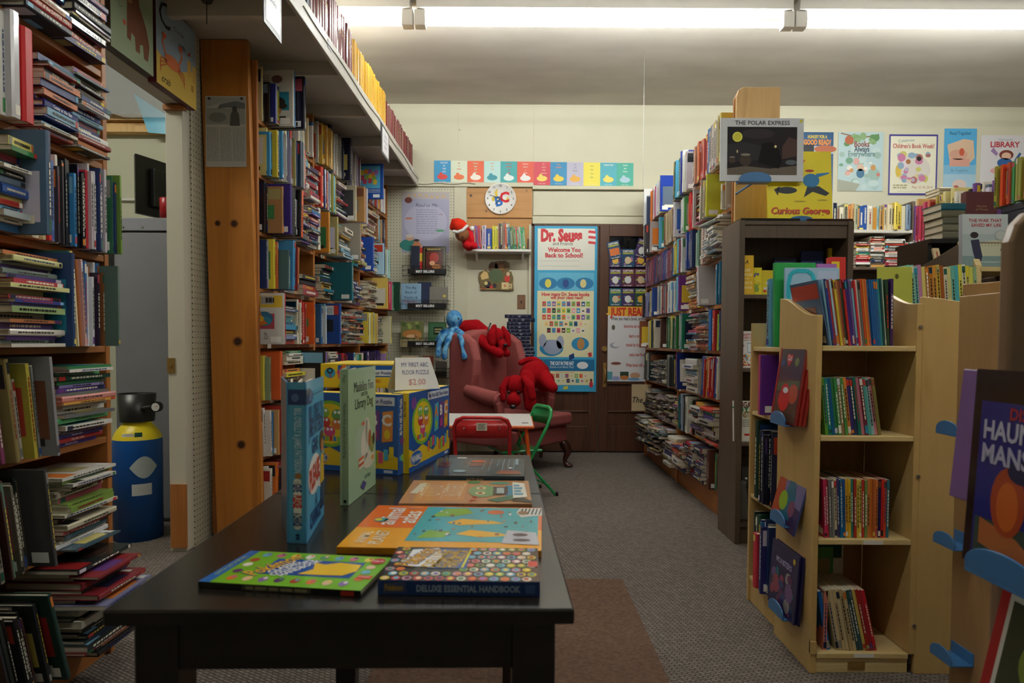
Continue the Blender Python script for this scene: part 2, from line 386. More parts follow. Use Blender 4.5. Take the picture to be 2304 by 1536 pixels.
for k, (a, b, w) in enumerate(((-1.3, 1.0, 'above the black table'), (1.05, 3.3, 'above the maple book carts'))):
    fixture(a, b, 1.0, 'strip_light', 'ceiling strip light '+w, TUBE2)
fixture(-3.4, -2.2, 2.3, 'strip_light', 'short ceiling strip light in the back room', TUBE3)
m = MB(); p0 = atY(1442, 115, 5.06)
for i in range(90):
    z = H_C-.012*i
    if z > 2.12: m.ball((.955, 5.06, z), .0028, n=5, k=3)
m.tube([(.955, 5.06, H_C), (.955, 5.06, 2.12)], .0012, n=4)
tag(m.build('pull_chain', CHROME), 'thin beaded pull chain hanging from the ceiling', 'chain')
# ---- high ledge with joists
ld = empty('high_ledge', (0, 0, 2.46), label='long white painted ledge shelf carrying bound volumes near the ceiling', cat='shelf')
ML = Matrix.Translation((0, 0, -2.46))
LX0, LX1 = -.945, -.865      # front edge at Y=2.2 and Y=6.19
def lx(y): return LX0+(LX1-LX0)*(y-2.2)/(6.19-2.2)
m = MB(); m.prism([(PX, .6), (lx(.6), .6), (lx(6.19), 6.19), (PX, 6.19)], 2.46, 2.48); m.build('top_board', WHITEP, ld, ML)
m = MB(); m.prism([(lx(.6), .6), (lx(.6)+.018, .6), (lx(6.19)+.018, 6.19), (lx(6.19), 6.19)], 2.385, 2.483); m.build('fascia', WHITEP, ld, ML, bevel=.003)
for y in (2.35, 3.0, 3.65, 4.3, 4.95, 5.6, 6.14):
    m = MB(); m.box((PX, y-.02, 2.39), (lx(y)-.001, y+.02, 2.46)); m.build('joist', WHITEP, ld, ML, bevel=.002)
m = MB(); m.cyl((-1.12, 2.62, 2.46), (-1.12, 2.62, 2.42), .03, n=12); m.build('ceiling_hook_base', PLAST, ld, ML)
# ---- floor mat
m = MB(); m.box((-.42, 1.2, 0), (.468, 2.83, .009)); tag(m.build('floor_mat', RUG, bevel=.003), 'brown textured floor mat beside the black table', 'mat')
# ------------------------------------------------------------------ books
NAMED = [('black', '#15151a'), ('dark grey', '#45464a'), ('grey', '#8b8b8d'), ('white', '#e6e4df'), ('cream', '#dcd2ae'), ('tan', '#b59468'), ('brown', '#6d4a30'),
 ('red', '#c02424'), ('maroon', '#6c2226'), ('orange', '#db6a22'), ('yellow', '#e6cc3a'), ('mustard', '#b9952d'), ('lime green', '#8fbe3a'), ('green', '#2f8a46'),
 ('dark green', '#1d4430'), ('teal', '#1f7f86'), ('turquoise', '#4cc0c8'), ('sky blue', '#6bb2e0'), ('blue', '#2460b4'), ('navy', '#1c2452'), ('purple', '#5b3288'),
 ('lilac', '#a99ac8'), ('pink', '#dd7fa5'), ('magenta', '#bb2a72'), ('slate blue', '#5a6c86'), ('olive', '#8a8a44'), ('pale green', '#a9cfa6'), ('dusty rose', '#a8686c')]
def rgb(h): h = h.lstrip('#'); h = ''.join(c*2 for c in h) if len(h) == 3 else h; return [int(h[i:i+2], 16) for i in (0, 2, 4)]
def cname(h):
    a = rgb(h); return min(NAMED, key=lambda n: sum((x-y)**2 for x, y in zip(a, rgb(n[1]))))[0]
_o1 = 'first second third fourth fifth sixth seventh eighth ninth tenth eleventh twelfth thirteenth fourteenth fifteenth sixteenth seventeenth eighteenth nineteenth'.split()
_tens = {20: 'twenty', 30: 'thirty', 40: 'forty', 50: 'fifty', 60: 'sixty', 70: 'seventy', 80: 'eighty', 90: 'ninety'}
_teno = {20: 'twentieth', 30: 'thirtieth', 40: 'fortieth', 50: 'fiftieth', 60: 'sixtieth', 70: 'seventieth', 80: 'eightieth', 90: 'ninetieth'}
def ordw(n):
    if n > 99: return 'hundred-and-'+ordw(n-100) if n > 100 else 'hundredth'
    if n < 20: return _o1[n-1]
    t, u = n//10*10, n % 10
    return _teno[t] if u == 0 else _tens[t]+'-'+_o1[u-1]
MIX = '#c9c4b8 #e2ded2 #2a4f96 #1d2440 #a02a2a #c23a30 #3b7f4a #1f5a4a #d8b63a #e0cf70 #7a4a34 #46464c #2c8fae #7db4d4 #d67c34 #6a3f86 #8c8a86 #efe9dc #b14a5a #13324a #a8a06a #d5d0e2 #5c6c7c #1a1a20 #e6e3dc #b8402c'.split()
LITE = '#e8e4d8 #d9d4c4 #f0ece2 #c8c6c0 #b9c8cc #e4dcb4 #c9b48c #d6c8c0 #a9b4b8 #e9e2c8 #c0453a #3f6ea0'.split()
DARK = '#1b1d26 #2a2620 #30343c #402420 #26324a #15241e #4a4438 #14141a #5a3a34 #383c54 #6a6458'.split()
KIDS = '#d23a34 #2d7ac4 #e9c53a #45a456 #ece8e0 #7a4aa2 #e58a34 #54b8c4 #d86a96 #26386e #f0ead8 #9cc44c #1e6a8e #b02a48'.split()
BLUES = '#24305e #2a3a6c #1f2a54 #34457a #3a3a66 #28406e'.split()
def book_mb(T, H, D, cov, deco=1, q=rnd, spine=None, label=0, face=1, soft=False):
    m = MB(); c = min(.0025, T*.2) if not soft else min(.0007, T*.15); r = 0 if soft or T < .012 else min(.004, T*.15)
    pr = [(0, 0), (r, T*.22), (r, T*.78), (0, T), (-D, T), (-D, T-c), (-c, T-c), (-c, c), (-D, c), (-D, 0)] if r else [(0, 0), (0, T), (-D, T), (-D, T-c), (-c, T-c), (-c, c), (-D, c), (-D, 0)]
    m.prism(pr, 0, H, cov)
    k = .003 if not soft else .0006
    m.box((-D+k, c, k), (-c, T-c, H-k), '#d5ccb4', 1)
    e = .0004; x = r+e; y0, y1 = (.22*T, .78*T) if r else (.06*T, .94*T)
    def sp(z0, z1, col, a=0., b=1., xx=0): m.face([(x+xx, y0+(y1-y0)*a, z0*H), (x+xx, y0+(y1-y0)*b, z0*H), (x+xx, y0+(y1-y0)*b, z1*H), (x+xx, y0+(y1-y0)*a, z1*H)], col)
    if spine: sp(.001, .999, spine)
    bright = sum(rgb(spine or cov)); ink = '#f2ecd8' if bright < 330 else '#2a2622'
    if q.random() < .3: ink = q.choice(['#e8c84a', '#d8d0c0', '#b02a2a', '#223a78']) if bright < 330 else q.choice(['#8a2020', '#1f3a78', '#2a2622'])
    if deco:
        if q.random() < .45: sp(.03, .03+q.uniform(.04, .14), q.choice(MIX), xx=.0003)
        if q.random() < .3: sp(.86, .97, q.choice(MIX), xx=.0003)
        if T > .006 and q.random() < .8:
            z = q.uniform(.15, .3); e2 = q.uniform(.7, .92)
            while z < e2:
                w = q.uniform(.02, .07); sp(z, min(z+w, e2), ink, .3, .7, .0006); z += w+.015
        if label and q.random() < label: sp(.03, .12, '#eeeeea', .02, .98, .0009)
    if face and D > .08:
        for yy, sgn in ((-e, 1), (T+e, 0)):
            def fc(a, b, c_, d, col, k2=0):
                y = yy-k2*e if sgn else yy+k2*e
                P = [(-a*D, y, c_*H), (-b*D, y, c_*H), (-b*D, y, d*H), (-a*D, y, d*H)]
                m.face(P if not sgn else P[::-1], col)
            s = q.random()
            if s < .4: fc(.08, .92, q.uniform(.1, .3), q.uniform(.6, .9), q.choice(MIX)); fc(.15, .8, .1, .18, ink, 1)
            elif s < .7: fc(.03, .97, .72, .95, q.choice(MIX)); fc(.2, .8, .3, .6, q.choice(MIX), 1)
            if q.random() < .4: fc(.06, .28, .04, .15, '#f0f0ee', 2)
    return m
class Case:
    def __init__(s, O, ang, phrase, kind, group, stuff=None):
        s.n = Vector((math.cos(ang), math.sin(ang), 0)); s.a = Vector((0, 0, 1)).cross(s.n); s.O = Vector((O[0], O[1], 0)) if len(O) == 2 else Vector(O)
        s.M = Matrix((s.n, s.a, Vector((0, 0, 1)))).transposed().to_4x4(); s.M.translation = s.O
        s.phrase = phrase; s.kind = kind; s.group = group; s.stuff = None
        s.q = random.Random(hash_(phrase)); s.mass = None; s.far = None; s.soft_kind = kind; s.tk = 1.0; s.outk = 1.0
    def s_at(s, px, out=0.0, z=1.0):
        d = ray(px, 768.0 if z is None else 768-(z-1)*1536/4.0); k = d.x/d.y; O = s.O+s.n*out
        return (k*O.y-O.x)/(s.a.x-k*s.a.y)
def hash_(t): return sum((i+1)*ord(c) for i, c in enumerate(t)) % 99991
def put_book(case, Ml, T, H, D, cov, pose, where, q, spine=None, soft=False, stuff=None, label=None, parts=False, deco=1, name=None, art=None):
    m = book_mb(T, H, D, cov, deco, q, spine, soft=soft)
    if stuff is None and case.far and not parts and case.far(Ml.translation.y):
        if case.mass is None: case.mass = MB()
        stuff = case.mass; Ml = case.M @ Ml
    if stuff is not None:
        stuff.mesh([Ml @ Vector(v) for v in m.v], [], '#fff')
        n = len(stuff.v)-len(m.v)
        for f, c, mm in zip(m.f, m.c, m.m): stuff.f.append(tuple(i+n for i in f)); stuff.c.append(c); stuff.m.append(mm); stuff.sm.append(False)
        return None
    if soft and not name: name = case.soft_kind
    th = 'thick' if T > .03 else 'slim' if T < .012 else ''
    lab = label or ' '.join(x for x in (th, cname(cov), 'book', pose, where) if x)
    mat = PG if q.random() < .35 else PV
    if parts:
        pg = MB(); keep = MB()
        for f, c, mm in zip(m.f, m.c, m.m):
            (pg if mm else keep).face([m.v[i] for i in f], c)
        o = keep.build(name or case.kind, [mat], None, case.M @ Ml); pg.build('page_block', [PAGES], o)
    else:
        o = m.build(name or case.kind, [mat, PAGES], None, case.M @ Ml)
    return tag(o, lab, 'book', case.group)
def upM(s, z, T, out, lean):
    th = R(lean); p = T if lean > 0 else 0
    return Matrix.Translation((out, s+p, z)) @ Matrix.Rotation(-th, 4, 'X') @ Matrix.Translation((0, -p, 0))
def spine_title(o, t, h, col):
    vs = [v.co for v in o.data.vertices]; H = max(v.z for v in vs); T = max(v.y for v in vs); x = max(v.x for v in vs)+.0006
    a = Art(H, T); a.text(t, .5, .5, h, col, w=H*.84, bold=.015); a.build('spine_title', o, face_frame((x, 0, H), (0, 0, -1), (0, 1, 0)))
def row(case, z, px0, spec, clear, rowname, stuff=None, s0=None, usepx=True):
    """fills one shelf with books; the positions run along the shelf from px0's place on it"""
    q = random.Random(hash_(case.phrase+rowname)); s = case.s_at(px0, 0, z) if s0 is None else s0
    cnt = {'u': 0, 'f': 0}; n_st = 0; out = []
    def S(v): return case.s_at(v, 0, z) if usepx else v
    def one(T, H, D, cov, o, lean, **k):
        nonlocal s
        cnt['u'] += 1
        wh = k.pop('where', None) or '%s on %s' % (ordw(cnt['u']), rowname)
        b = put_book(case, upM(s, z+.0005, T, o, lean), T, H, D, cov, 'leaning' if abs(lean) > 4 else 'upright', wh, q, stuff=k.pop('stuff', stuff), **k)
        out.append(b); return b
    for it in spec:
        k = it[0]; e = S(it[1]); kw = it[-1] if isinstance(it[-1], dict) else {}
        if k == 'G': s = e
        elif k == 'B':
            T = max(.006, e-s-.0006); H = min(it[3], clear-.004) if it[3] else clear-.02; o = (it[4] if len(it) > 4 and not isinstance(it[4], dict) else .02)*case.outk
            T = min(T, kw.pop('T', .05)); lean = kw.pop('lean', 0)
            one(T, H, kw.pop('D', .2), it[2], o, lean, parts=True, **kw); s = e if usepx else s+T+.0006
        elif k == 'V':
            pal, h0, h1, t0, t1 = it[2:7]; o0, o1 = (it[7], it[8]) if len(it) > 8 and not isinstance(it[7], dict) else (.0, .04)
            lean = kw.get('lean', 0); st = kw.get('stuff', stuff)
            while s < e-.003:
                T = min(q.uniform(t0, t1)*case.tk, e-s)
                if e-s-T < t0*.6: T = e-s
                H = min(q.uniform(h0, h1), clear-.004)
                l2 = lean if lean else 0
                one(T-.0006, H, q.uniform(.14, .21), q.choice(pal), q.uniform(o0, o1), l2, soft=q.random() < .5, stuff=st)
                s += T/math.cos(R(abs(l2)))
        elif k == 'S':
            pal, hh = it[2], it[3]; o0, o1 = (it[4], it[5]) if len(it) > 5 and not isinstance(it[4], dict) else (0., .05)
            t0, t1 = kw.get('t', (.006, .026)); st = kw.get('stuff', stuff)
            while s < e-.02:
                w = e-s; nn = max(1, round(w/.2)); w = w/nn; n_st += 1; zz = z+.0005; kf = 0; hmax = min(hh*q.uniform(.85, 1.05), clear-.006)
                while zz < z+hmax-t0:
                    T = min(q.uniform(t0, t1)*case.tk, z+hmax-zz); L = min(w-.004, q.uniform(.85, 1.0)*w) if w < .24 else q.uniform(.75, .98)*w; L = min(L, .3)
                    kf += 1; D = q.uniform(.13, .22)
                    M = Matrix.Translation((q.uniform(o0, o1), s+w*.5+L*.5, zz)) @ Matrix.Rotation(R(90), 4, 'X')
                    M = Matrix.Translation((0, 0, 0)) @ M
                    rz = R(q.uniform(-2.5, 2.5)*kw.get('twist', 1)); c = Vector((-.08, s+w/2, 0))
                    M = Matrix.Translation(c) @ Matrix.Rotation(rz, 4, 'Z') @ Matrix.Translation(-c) @ M
                    wh = '%s up %s pile, %s' % (ordw(kf), ordw(n_st), rowname)
                    tt = kw.get('titles', {}).get(kf); cc = q.choice(pal)
                    if tt: T = tt[3]; cc = tt[1]; L = min(w-.004, .3)
                    bk = put_book(case, M, T-.0005, L, D, cc, 'lying flat,', wh, q, soft=q.random() < .6 and not tt, stuff=st, deco=0 if tt else 1)
                    if tt: spine_title(bk, tt[0], T*.45, tt[2])
                    out.append(bk)
                    zz += T
                s += w
    return [b for b in out if b is not None]
def bookcase(case, name, label, length, depth, zs, top, uprights, mat=PINE, bt=.02, back=True, tags=None, plinth=True, tops=None, shelf_mat=None):
    r = empty(name, M=case.M, label=label, cat='bookcase')
    for i, u in enumerate(uprights):
        m = MB()
        if tops:
            zt = tops[i]; pr = [(-depth, 0), (0, 0), (0, zt-.05), (-.015, zt-.015), (-.05, zt), (-depth, zt)]
            m.prism(pr, u-.011, u+.011, axis='y')
        else: m.box((-depth, u-.011, 0), (.0, u+.011, top))
        m.build('upright', mat, r, bevel=.002)
    for z in zs:
        for u0, u1 in zip(uprights, uprights[1:]):
            m = MB(); m.box((-depth+.008, u0+.0115, z-bt), (-.002, u1-.0115, z)); m.build('shelf', shelf_mat or PINE_Y, r, bevel=.002)
    if back:
        m = MB(); m.box((-depth-.006, uprights[0]-.01, .02), (-depth+.006, uprights[-1]+.01, top if not tops else top-.25)); m.build('back_panel', shelf_mat or PINE_Y, r)
    if plinth:
        m = MB(); m.box((-.03, uprights[0]+.011, 0), (-.015, uprights[-1]-.011, zs[0]-bt)); m.build('plinth', shelf_mat or PINE_Y, r)
    for (s, z) in tags or ():
        m = MB(); m.box((-.002, s-.022, z-bt-.001), (.0005, s+.022, z-.001), '#efece4')
        for j in range(3): m.face([(.0008, s-.016, z-.006-j*.004), (.0008, s+.014, z-.006-j*.004), (.0008, s+.014, z-.0075-j*.004), (.0008, s-.016, z-.0075-j*.004)], '#555')
        m.build('shelf_tag', PM, r)
    return r

def mass(case, name, lab):
    if case.mass is not None: tag(case.mass.build(name, [PV, PAGES]), lab, 'books', None, 'stuff')
# ------------------------------------------------------------------ near left bookcase
ROWN = ['lowest shelf', 'second shelf', 'third shelf', 'fourth shelf', 'fifth shelf', 'sixth shelf', 'seventh shelf', 'top shelf']
ZL = [.12, .41, .695, .98, 1.262, 1.545, 1.83, 2.10]
CL = [b-a-.02 for a, b in zip(ZL, ZL[1:])]+[.32]
near = Case((-1.275, 1.2), 0.0, 'bookcase by the opening', 'picture_book', 'picture books in the bookcase by the opening')
bookcase(near, 'bookcase', 'tall orange pine bookcase crammed with picture books by the back room opening', .96, .3, ZL, 2.4, [.0, .955], tags=[])
def nrow(i, spec, px0=-60): return row(near, ZL[i], px0, spec, CL[i], '%s by the opening' % ROWN[i])
nrow(7, [('S', 212, DARK+MIX, .3, .03, .07)])
r6 = nrow(6, [('B', -30, '#23305c', .26, .02), ('B', 10, '#1d2f58', .25, .05, {'T': .03}), ('S', 215, ['#1c2858', '#2a2a30', '#c49a6a', '#283048', '#8a6a8c', '#5a4a6e', '#bab4a0', '#22244c', '#9a2a30', '#4a5a38'], .25, .02, .06, {'titles': {2: ('RETURN of the DAPPER MEN', '#a8201c', '#f0dcc0', .022)}})])
r5 = nrow(5, [('V', -20, LITE, .2, .24, .01, .02), ('B', -8, '#d8d6d2', .25, .03), ('B', 12, '#c9c7cc', .26, .045), ('B', 60, '#c4141a', .235, .05, {'T': .04, 'spine': '#c2161c', 'label': 'bright red hardback standing at the end of a row of white books'}),
    ('S', 218, ['#1e2c6c', '#c8c8c4', '#3a3a3c', '#7aa4bc', '#c89a3a', '#c06a34', '#e8e6e0', '#2b6a74', '#8a2c2c', '#3c4a50', '#d4cfc0'], .235, .015, .06, {'t': (.005, .02), 'titles': {8: ('Casey at the Bat', '#1e2c78', '#e4e4ec', .02)}})])
r4 = nrow(4, [('S', 10, LITE+MIX, .25, .04, .09), ('B', 22, '#54708e', .27, .11, {'spine': '#2a3c5e', 'T': .02, 'label': 'tall grey-blue cover with a barcode jutting from the row below eye level'}), ('V', 60, ['#d8c890', '#e4dcb4', '#b48a9c', '#dcd4b8', '#ece2c0'], .23, .26, .012, .02, .03, .06),
    ('V', 100, ['#d6c08c', '#c8161e', '#e4d8ae', '#3c3644', '#4c6ab0'], .2, .25, .01, .016, .02, .05), ('V', 160, ['#26242c', '#e2e0dc', '#1a2438', '#3a8ac8', '#12121c'], .2, .24, .006, .012, .02, .05),
    ('V', 222, ['#c83040', '#c4bcc4', '#2e6a4a', '#d8d4d0', '#2a3a6a'], .21, .25, .006, .011, .03, .06), ('B', 226, '#6a8c38', .24, .07, {'T': .012, 'spine': '#7ba03e'})])
r3 = nrow(3, [('S', 80, ['#9cb47c', '#e6e6e4', '#2c3a8c', '#7e8c84', '#2d8a84', '#c87c4c', '#6a4a9c', '#4a3a7a', '#b03444', '#8a8c8c', '#e6dfc0', '#dedc9a', '#d8d2c8'], .255, .03, .1, {'t': (.006, .018)}), ('B', 96, '#2c4878', .25, .1, {'T': .012, 'spine': '#27406c', 'label': 'dark blue cover with a pale cloud leaning out beside flat books'}),
    ('B', 112, '#2d6c64', .26, .08, {'T': .02, 'spine': '#d4b45a', 'lean': -3}), ('V', 150, ['#c82c30', '#d8a8a4', '#e8d8b0', '#a8643a', '#e0d4bc'], .23, .26, .006, .013, .04, .07, {'lean': -4}),
    ('V', 200, ['#2c1e36', '#8a542c', '#dcdce2', '#c8d0d4', '#2a6aa8'], .2, .25, .006, .012, .03, .06), ('B', 226, '#5a7066', .24, .09, {'T': .008})])
r2 = nrow(2, [('V', 20, ['#d0c8bc', '#8a4468', '#8c7c4c', '#e0dcd0', '#a0a0a8', '#d8cc74'], .2, .26, .008, .016, .02, .06, {'lean': -8}), ('V', 50, ['#a8983c', '#b4a63c', '#e0dcd4', '#8c8e8c'], .22, .25, .008, .015, .03, .07, {'lean': -7}), ('B', 80, '#8c8c90', .26, .09, {'T': .01, 'lean': -6}),
    ('G', 96), ('S', 226, ['#24408c', '#c8c8c4', '#d48a84', '#e4e0d8', '#6c6c6c', '#283c30', '#c8a86c', '#2c7a4a', '#64b478', '#3a6a9c', '#d8a83a', '#d8a04a', '#1e4a3c', '#8c84bc', '#9a2c2c', '#c04c34', '#4c3c8c'], .245, .0, .06, {'t': (.006, .017), 'titles': {1: ('Detective LaRue', '#4c3c9c', '#e4e0ec', .014), 2: ('Dear Mrs. LaRue', '#a82c2c', '#ecd8d0', .014), 3: ('Detective LaRue', '#342c6c', '#c8c0d8', .012), 7: ('A Fine, Fine School', '#5cb878', '#1c3c28', .015)}})])
r1 = nrow(1, [('V', 40, DARK+['#5a7a68', '#8a8478'], .2, .25, .006, .013, .02, .06, {'lean': -9}), ('B', 84, '#4c4c4e', .26, .09, {'T': .012, 'lean': -8}), ('G', 100),
    ('S', 226, ['#d8d0bc', '#e0dac8', '#3c5c6c', '#b04c34', '#c8c0a8', '#2c2c28', '#4c5c34', '#d8d4cc', '#a04454', '#ded8cc', '#3c3c34', '#7c9c44', '#c45c5c'], .24, .01, .08, {'t': (.005, .018), 'titles': {2: ('WHERE THE PEOPLE GO', '#e4e4e8', '#3c5ca0', .015)}})])
r0 = nrow(0, [('V', 30, DARK, .2, .24, .006, .014, .04, .1, {'lean': -14}), ('B', 60, '#1d3c38', .255, .13, {'T': .014, 'lean': -16}), ('G', 90),
    ('S', 226, ['#7c7ca0', '#25252c', '#c8b43a', '#1a1a1c', '#8c2c34', '#202a2c', '#ccc8b8', '#15181c', '#6c6c88'], .26, .06, .16, {'t': (.006, .022)})])
# ------------------------------------------------------------------ aisle bookcase with the pine pillar
aisle = Case((-1.265, 3.42), R(-3.18), 'aisle bookcase', 'hardback_book', 'books on the aisle bookcase behind the pillar')
AL = 2.70
bookcase(aisle, 'bookcase', 'long orange pine bookcase running from the pillar to the pegboard wall', AL, .24, ZL, 2.38, [.0, .80, 1.80, 2.69],
    tags=[(.2, 1.545), (.12, .98), (.15, .695), (.3, 1.262), (.6, 1.262), (1.1, 1.262), (.95, 1.545), (.5, .41), (2.1, 1.262), (1.3, .98), (2.3, .98), (1.6, 1.83)])
pl = empty('pine_pillar', (-1.39, 3.385, 0), label='broad knotty pine end panel reaching up to the white ledge', cat='panel')
m = MB(); pc = [atY(x, y, 3.365) for x, y in ((488, 1200), (591, 1200), (556, 100), (450, 100))]; ex = lambda a, b, z: a.x+(b.x-a.x)*(z-a.z)/(b.z-a.z)+1.39; m.prism([(ex(pc[0], pc[3], 0), 0), (ex(pc[1], pc[2], 0), 0), (ex(pc[1], pc[2], 2.458), 2.458), (ex(pc[0], pc[3], 2.458), 2.458)], -.02, .02, axis='y'); m.build('board', PILLAR, pl, bevel=.003)
for (px, py, r) in ((535, 768, .021), (543, 1000, .02), (490, 502, .013), (527, 503, .017)):
    p = atY(px, py, 3.365); a = MB(); loc = Vector((p.x+1.39, -.0206, p.z))
    a.cyl(loc, loc+Vector((0, -.0006, 0)), r*1.25, n=14, c='#8a5424', m=0); a.cyl(loc+Vector((0, -.0006, 0)), loc+Vector((0, -.0012, 0)), r*.85, n=14, c='#3a1f10'); a.build('knot', PV, pl)
# newspaper cutting pinned on the pillar
p = atY(463, 375, 3.36); p2 = atY(553, 216, 3.36); w, h = p2.x-p.x, p2.z-p.z
c = MB(); c.box((0, 0, -.001), (w, h, 0), '#b9b6ae'); nc = c.build('newspaper_cutting', PM, None, face_frame((p.x, 3.3615, p.z), (1, 0, 0), (0, 0, 1))); tag(nc, 'yellowed newspaper cutting with a grey picture pinned to the pine pillar', 'paper')
a = Art(w, h)
a.fpoly([(.02, .98), (.98, .98), (.98, .9), (.6, .86), (.35, .9), (.02, .84)], '#a3a29e'); a.fpoly([(.35, .88), (.75, .93), (.98, .9), (.98, .82), (.55, .84), (.3, .82)], '#6b6d6b', 3); a.rect(.02, .6, .98, .83, '#9b9a93'); a.ell(.3, .7, .22, .07, '#7c7f78', 3); a.fpoly([(.6, .58), (.85, .58), (.83, .74), (.72, .86), (.62, .74)], '#54564f', 4); a.ell(.72, .82, .06, .04, '#4b4a46', 5)
for cx0, cx1 in ((.03, .33), (.36, .64), (.67, .97)): a.textlines(26, cx0, .08, cx1, .56, '#8a8883', .22, 3, 7)
a.build('print', nc, Matrix(), PM)
pn_ = MB()
for x in (.1, .9): pn_.ball((x*w, h*.965, .002), .006, '#3a3a36')
pn_.build('drawing_pin', PLAST, nc)
APX = 590
aisle.soft_kind = 'paperback_book'; aisle.far = lambda s: s > 1.78; aisle.tk = 1.3; near.soft_kind = 'thin_picture_book'
def arow(i, spec, px0=APX): return row(aisle, ZL[i], px0, spec, CL[i], '%s, aisle bookcase' % ROWN[i])
aw = arow(7, [('B', 593, '#d8c58e', .27, .0), ('B', 597, '#16161c', .2, .03), ('B', 606, '#2c3086', .2, .055, {'T': .045, 'spine': '#d8cc30'}), ('B', 614, '#d4d1cb', .285, .125, {'T': .03, 'spine': '#4f8cc0', 'D': .24, 'label': 'big white book with an orange creature jutting out under the ledge'}),
    ('B', 622, '#1c1a30', .27, .165, {'T': .028, 'D': .24, 'label': 'big dark navy book with a barcode jutting out under the ledge'}), ('V', 700, LITE, .18, .22, .01, .02), ('G', 711), ('V', 718, ['#c8c4b4', '#8aa87c', '#d0a844'], .24, .26, .01, .02), ('V', 733, ['#c89c3c', '#d0a846', '#be9034'], .24, .25, .008, .012, .04, .05),
    ('B', 741, '#18224c', .29, .03, {'T': .045}), ('V', 764, ['#2a2c4a', '#b8b4ac', '#c6c2b6', '#28304c', '#c0bcb0'], .25, .28, .02, .03), ('B', 776, '#22233e', .29, .07, {'T': .04}), ('V', 800, ['#9c9ab0', '#b0a8a0', '#6c5a6c', '#3c3a4c'], .25, .28, .012, .02), ('G', 818), ('B', 824, '#1c4fa8', .27, .15, {'T': .02, 'D': .2, 'label': 'bright blue book with a coloured map of states on its cover'}), ('V', 862, MIX, .2, .24, .02, .03, 0, .02)])
mapb = aw[[i for i, b in enumerate(aw) if 'coloured map' in b['label']][0]]
def cover_art(o, fn, toward=-1):
    """art on the board that faces the camera: y=0 side (toward=-1) or y=T side"""
    bb = [Vector(c) for c in o.bound_box]; H = max(b.z for b in bb); D = -min(b.x for b in bb); T = max(b.y for b in bb)
    a = Art(D, H); fn(a)
    M = face_frame((-D, -.0012, 0), (1, 0, 0), (0, 0, 1)) if toward < 0 else face_frame((0, T+.0012, 0), (-1, 0, 0), (0, 0, 1))
    a.build('cover_print', o, M)
def a_map(a):
    a.rect(.0, .0, 1, 1, '#1c4fa8', 1); a.rect(.1, .3, .9, .94, '#58b4e0', 2)
    for i, (x, y) in enumerate(((.2, .75), (.2, .6), (.35, .78), (.37, .62), (.5, .78), (.52, .64), (.5, .52), (.64, .7), (.66, .58), (.74, .76), (.7, .48), (.3, .5))): a.fpoly([(x-.09, y-.07), (x+.06, y-.08), (x+.09, y+.05), (x-.05, y+.08)], ['#e4c83c', '#d0506c', '#e88a3c', '#8cb44c', '#a86cb0'][i % 5], 3+i*.05)
    a.textlines(4, .1, .17, .9, .28, '#c8d8ec', .2, 4); a.rect(.62, .04, .88, .13, '#f0f0f0', 4); a.ell(.3, .08, .06, .03, '#b02a48', 4)
cover_art(mapb, a_map)
def a_orange(a):
    a.ell(.68, .42, .16, .1, '#2c2826', 3); a.ell(.62, .3, .13, .13, '#e0742c', 4); a.ell(.78, .36, .1, .05, '#2e2a28', 5); a.ell(.6, .48, .06, .06, '#3a332e', 5); a.ell(.66, .84, .12, .07, '#7c5a56', 3); a.textlines(3, .1, .8, .5, .92, '#a8a49c')
def a_navy(a): a.rect(.02, .35, .4, .92, '#6a7a8a', 2); a.fpoly([(.02, .35), (.4, .35), (.4, .6), (.02, .7)], '#7a5a50', 3); a.ell(.15, .75, .1, .08, '#22222e', 4); a.rect(.5, .04, .9, .14, '#eceae6', 4); a.textlines(1, .53, .05, .87, .13, '#222', .45, 5)
for b in aw:
    if 'orange creature' in b['label']: cover_art(b, a_orange)
    if 'navy book with a barcode' in b['label']: cover_art(b, a_navy)
arow(6, [('B', 592, '#e0d68c', .24, .02, {'lean': 3}), ('B', 597, '#3e9ad0', .22, .035), ('B', 602, '#d8c43c', .235, .06, {'spine': '#d8d4c8'}), ('B', 606, '#2888c4', .24, .075), ('V', 618, ['#c8c6c0', '#d8d6d0', '#b8b4c0'], .22, .25, .012, .02, .04, .07), ('V', 636, ['#2e8a3c', '#1e3c6c', '#a8a06a', '#9c94b8', '#d8cc58', '#e0dcc8'], .23, .255, .01, .018, .05, .085), ('B', 643, '#22364c', .25, .1), ('B', 648, '#c4bcb0', .25, .1, {'spine': '#b83a30'}),
    ('S', 702, ['#e4e0dc', '#d4d0cc', '#e0cc3c', '#a8a4a8', '#3c2c50', '#b83c44', '#e8e4e0', '#8c2c3c', '#5ca0c0'], .25, 0, .06), ('G', 711), ('B', 719, '#c02e24', .25, .03), ('V', 733, ['#b82c28', '#d8d8de', '#26387c', '#9c2038'], .235, .25, .015, .02, .02, .04), ('V', 742, ['#4ca4c8', '#a8a43c', '#b4ac4c'], .23, .245, .01, .02, .03, .05),
    ('S', 768, MIX, .24, 0, .05), ('B', 772, '#c8c2a8', .25, .1, {'T': .02}), ('B', 778, '#b08450', .255, .15, {'T': .02, 'spine': '#c87c3c'}), ('B', 786, '#c8c0c4', .25, .15, {'T': .025, 'label': 'book in a clear plastic bag jutting from the sixth aisle shelf'}), ('V', 806, MIX, .2, .24, .02, .03), ('G', 818), ('S', 840, ['#c0a888', '#a89078', '#d8ccb0'], .2, 0, .05), ('B', 848, '#8a5c40', .25, .03), ('V', 866, MIX, .18, .23, .02, .03, 0, .02)])
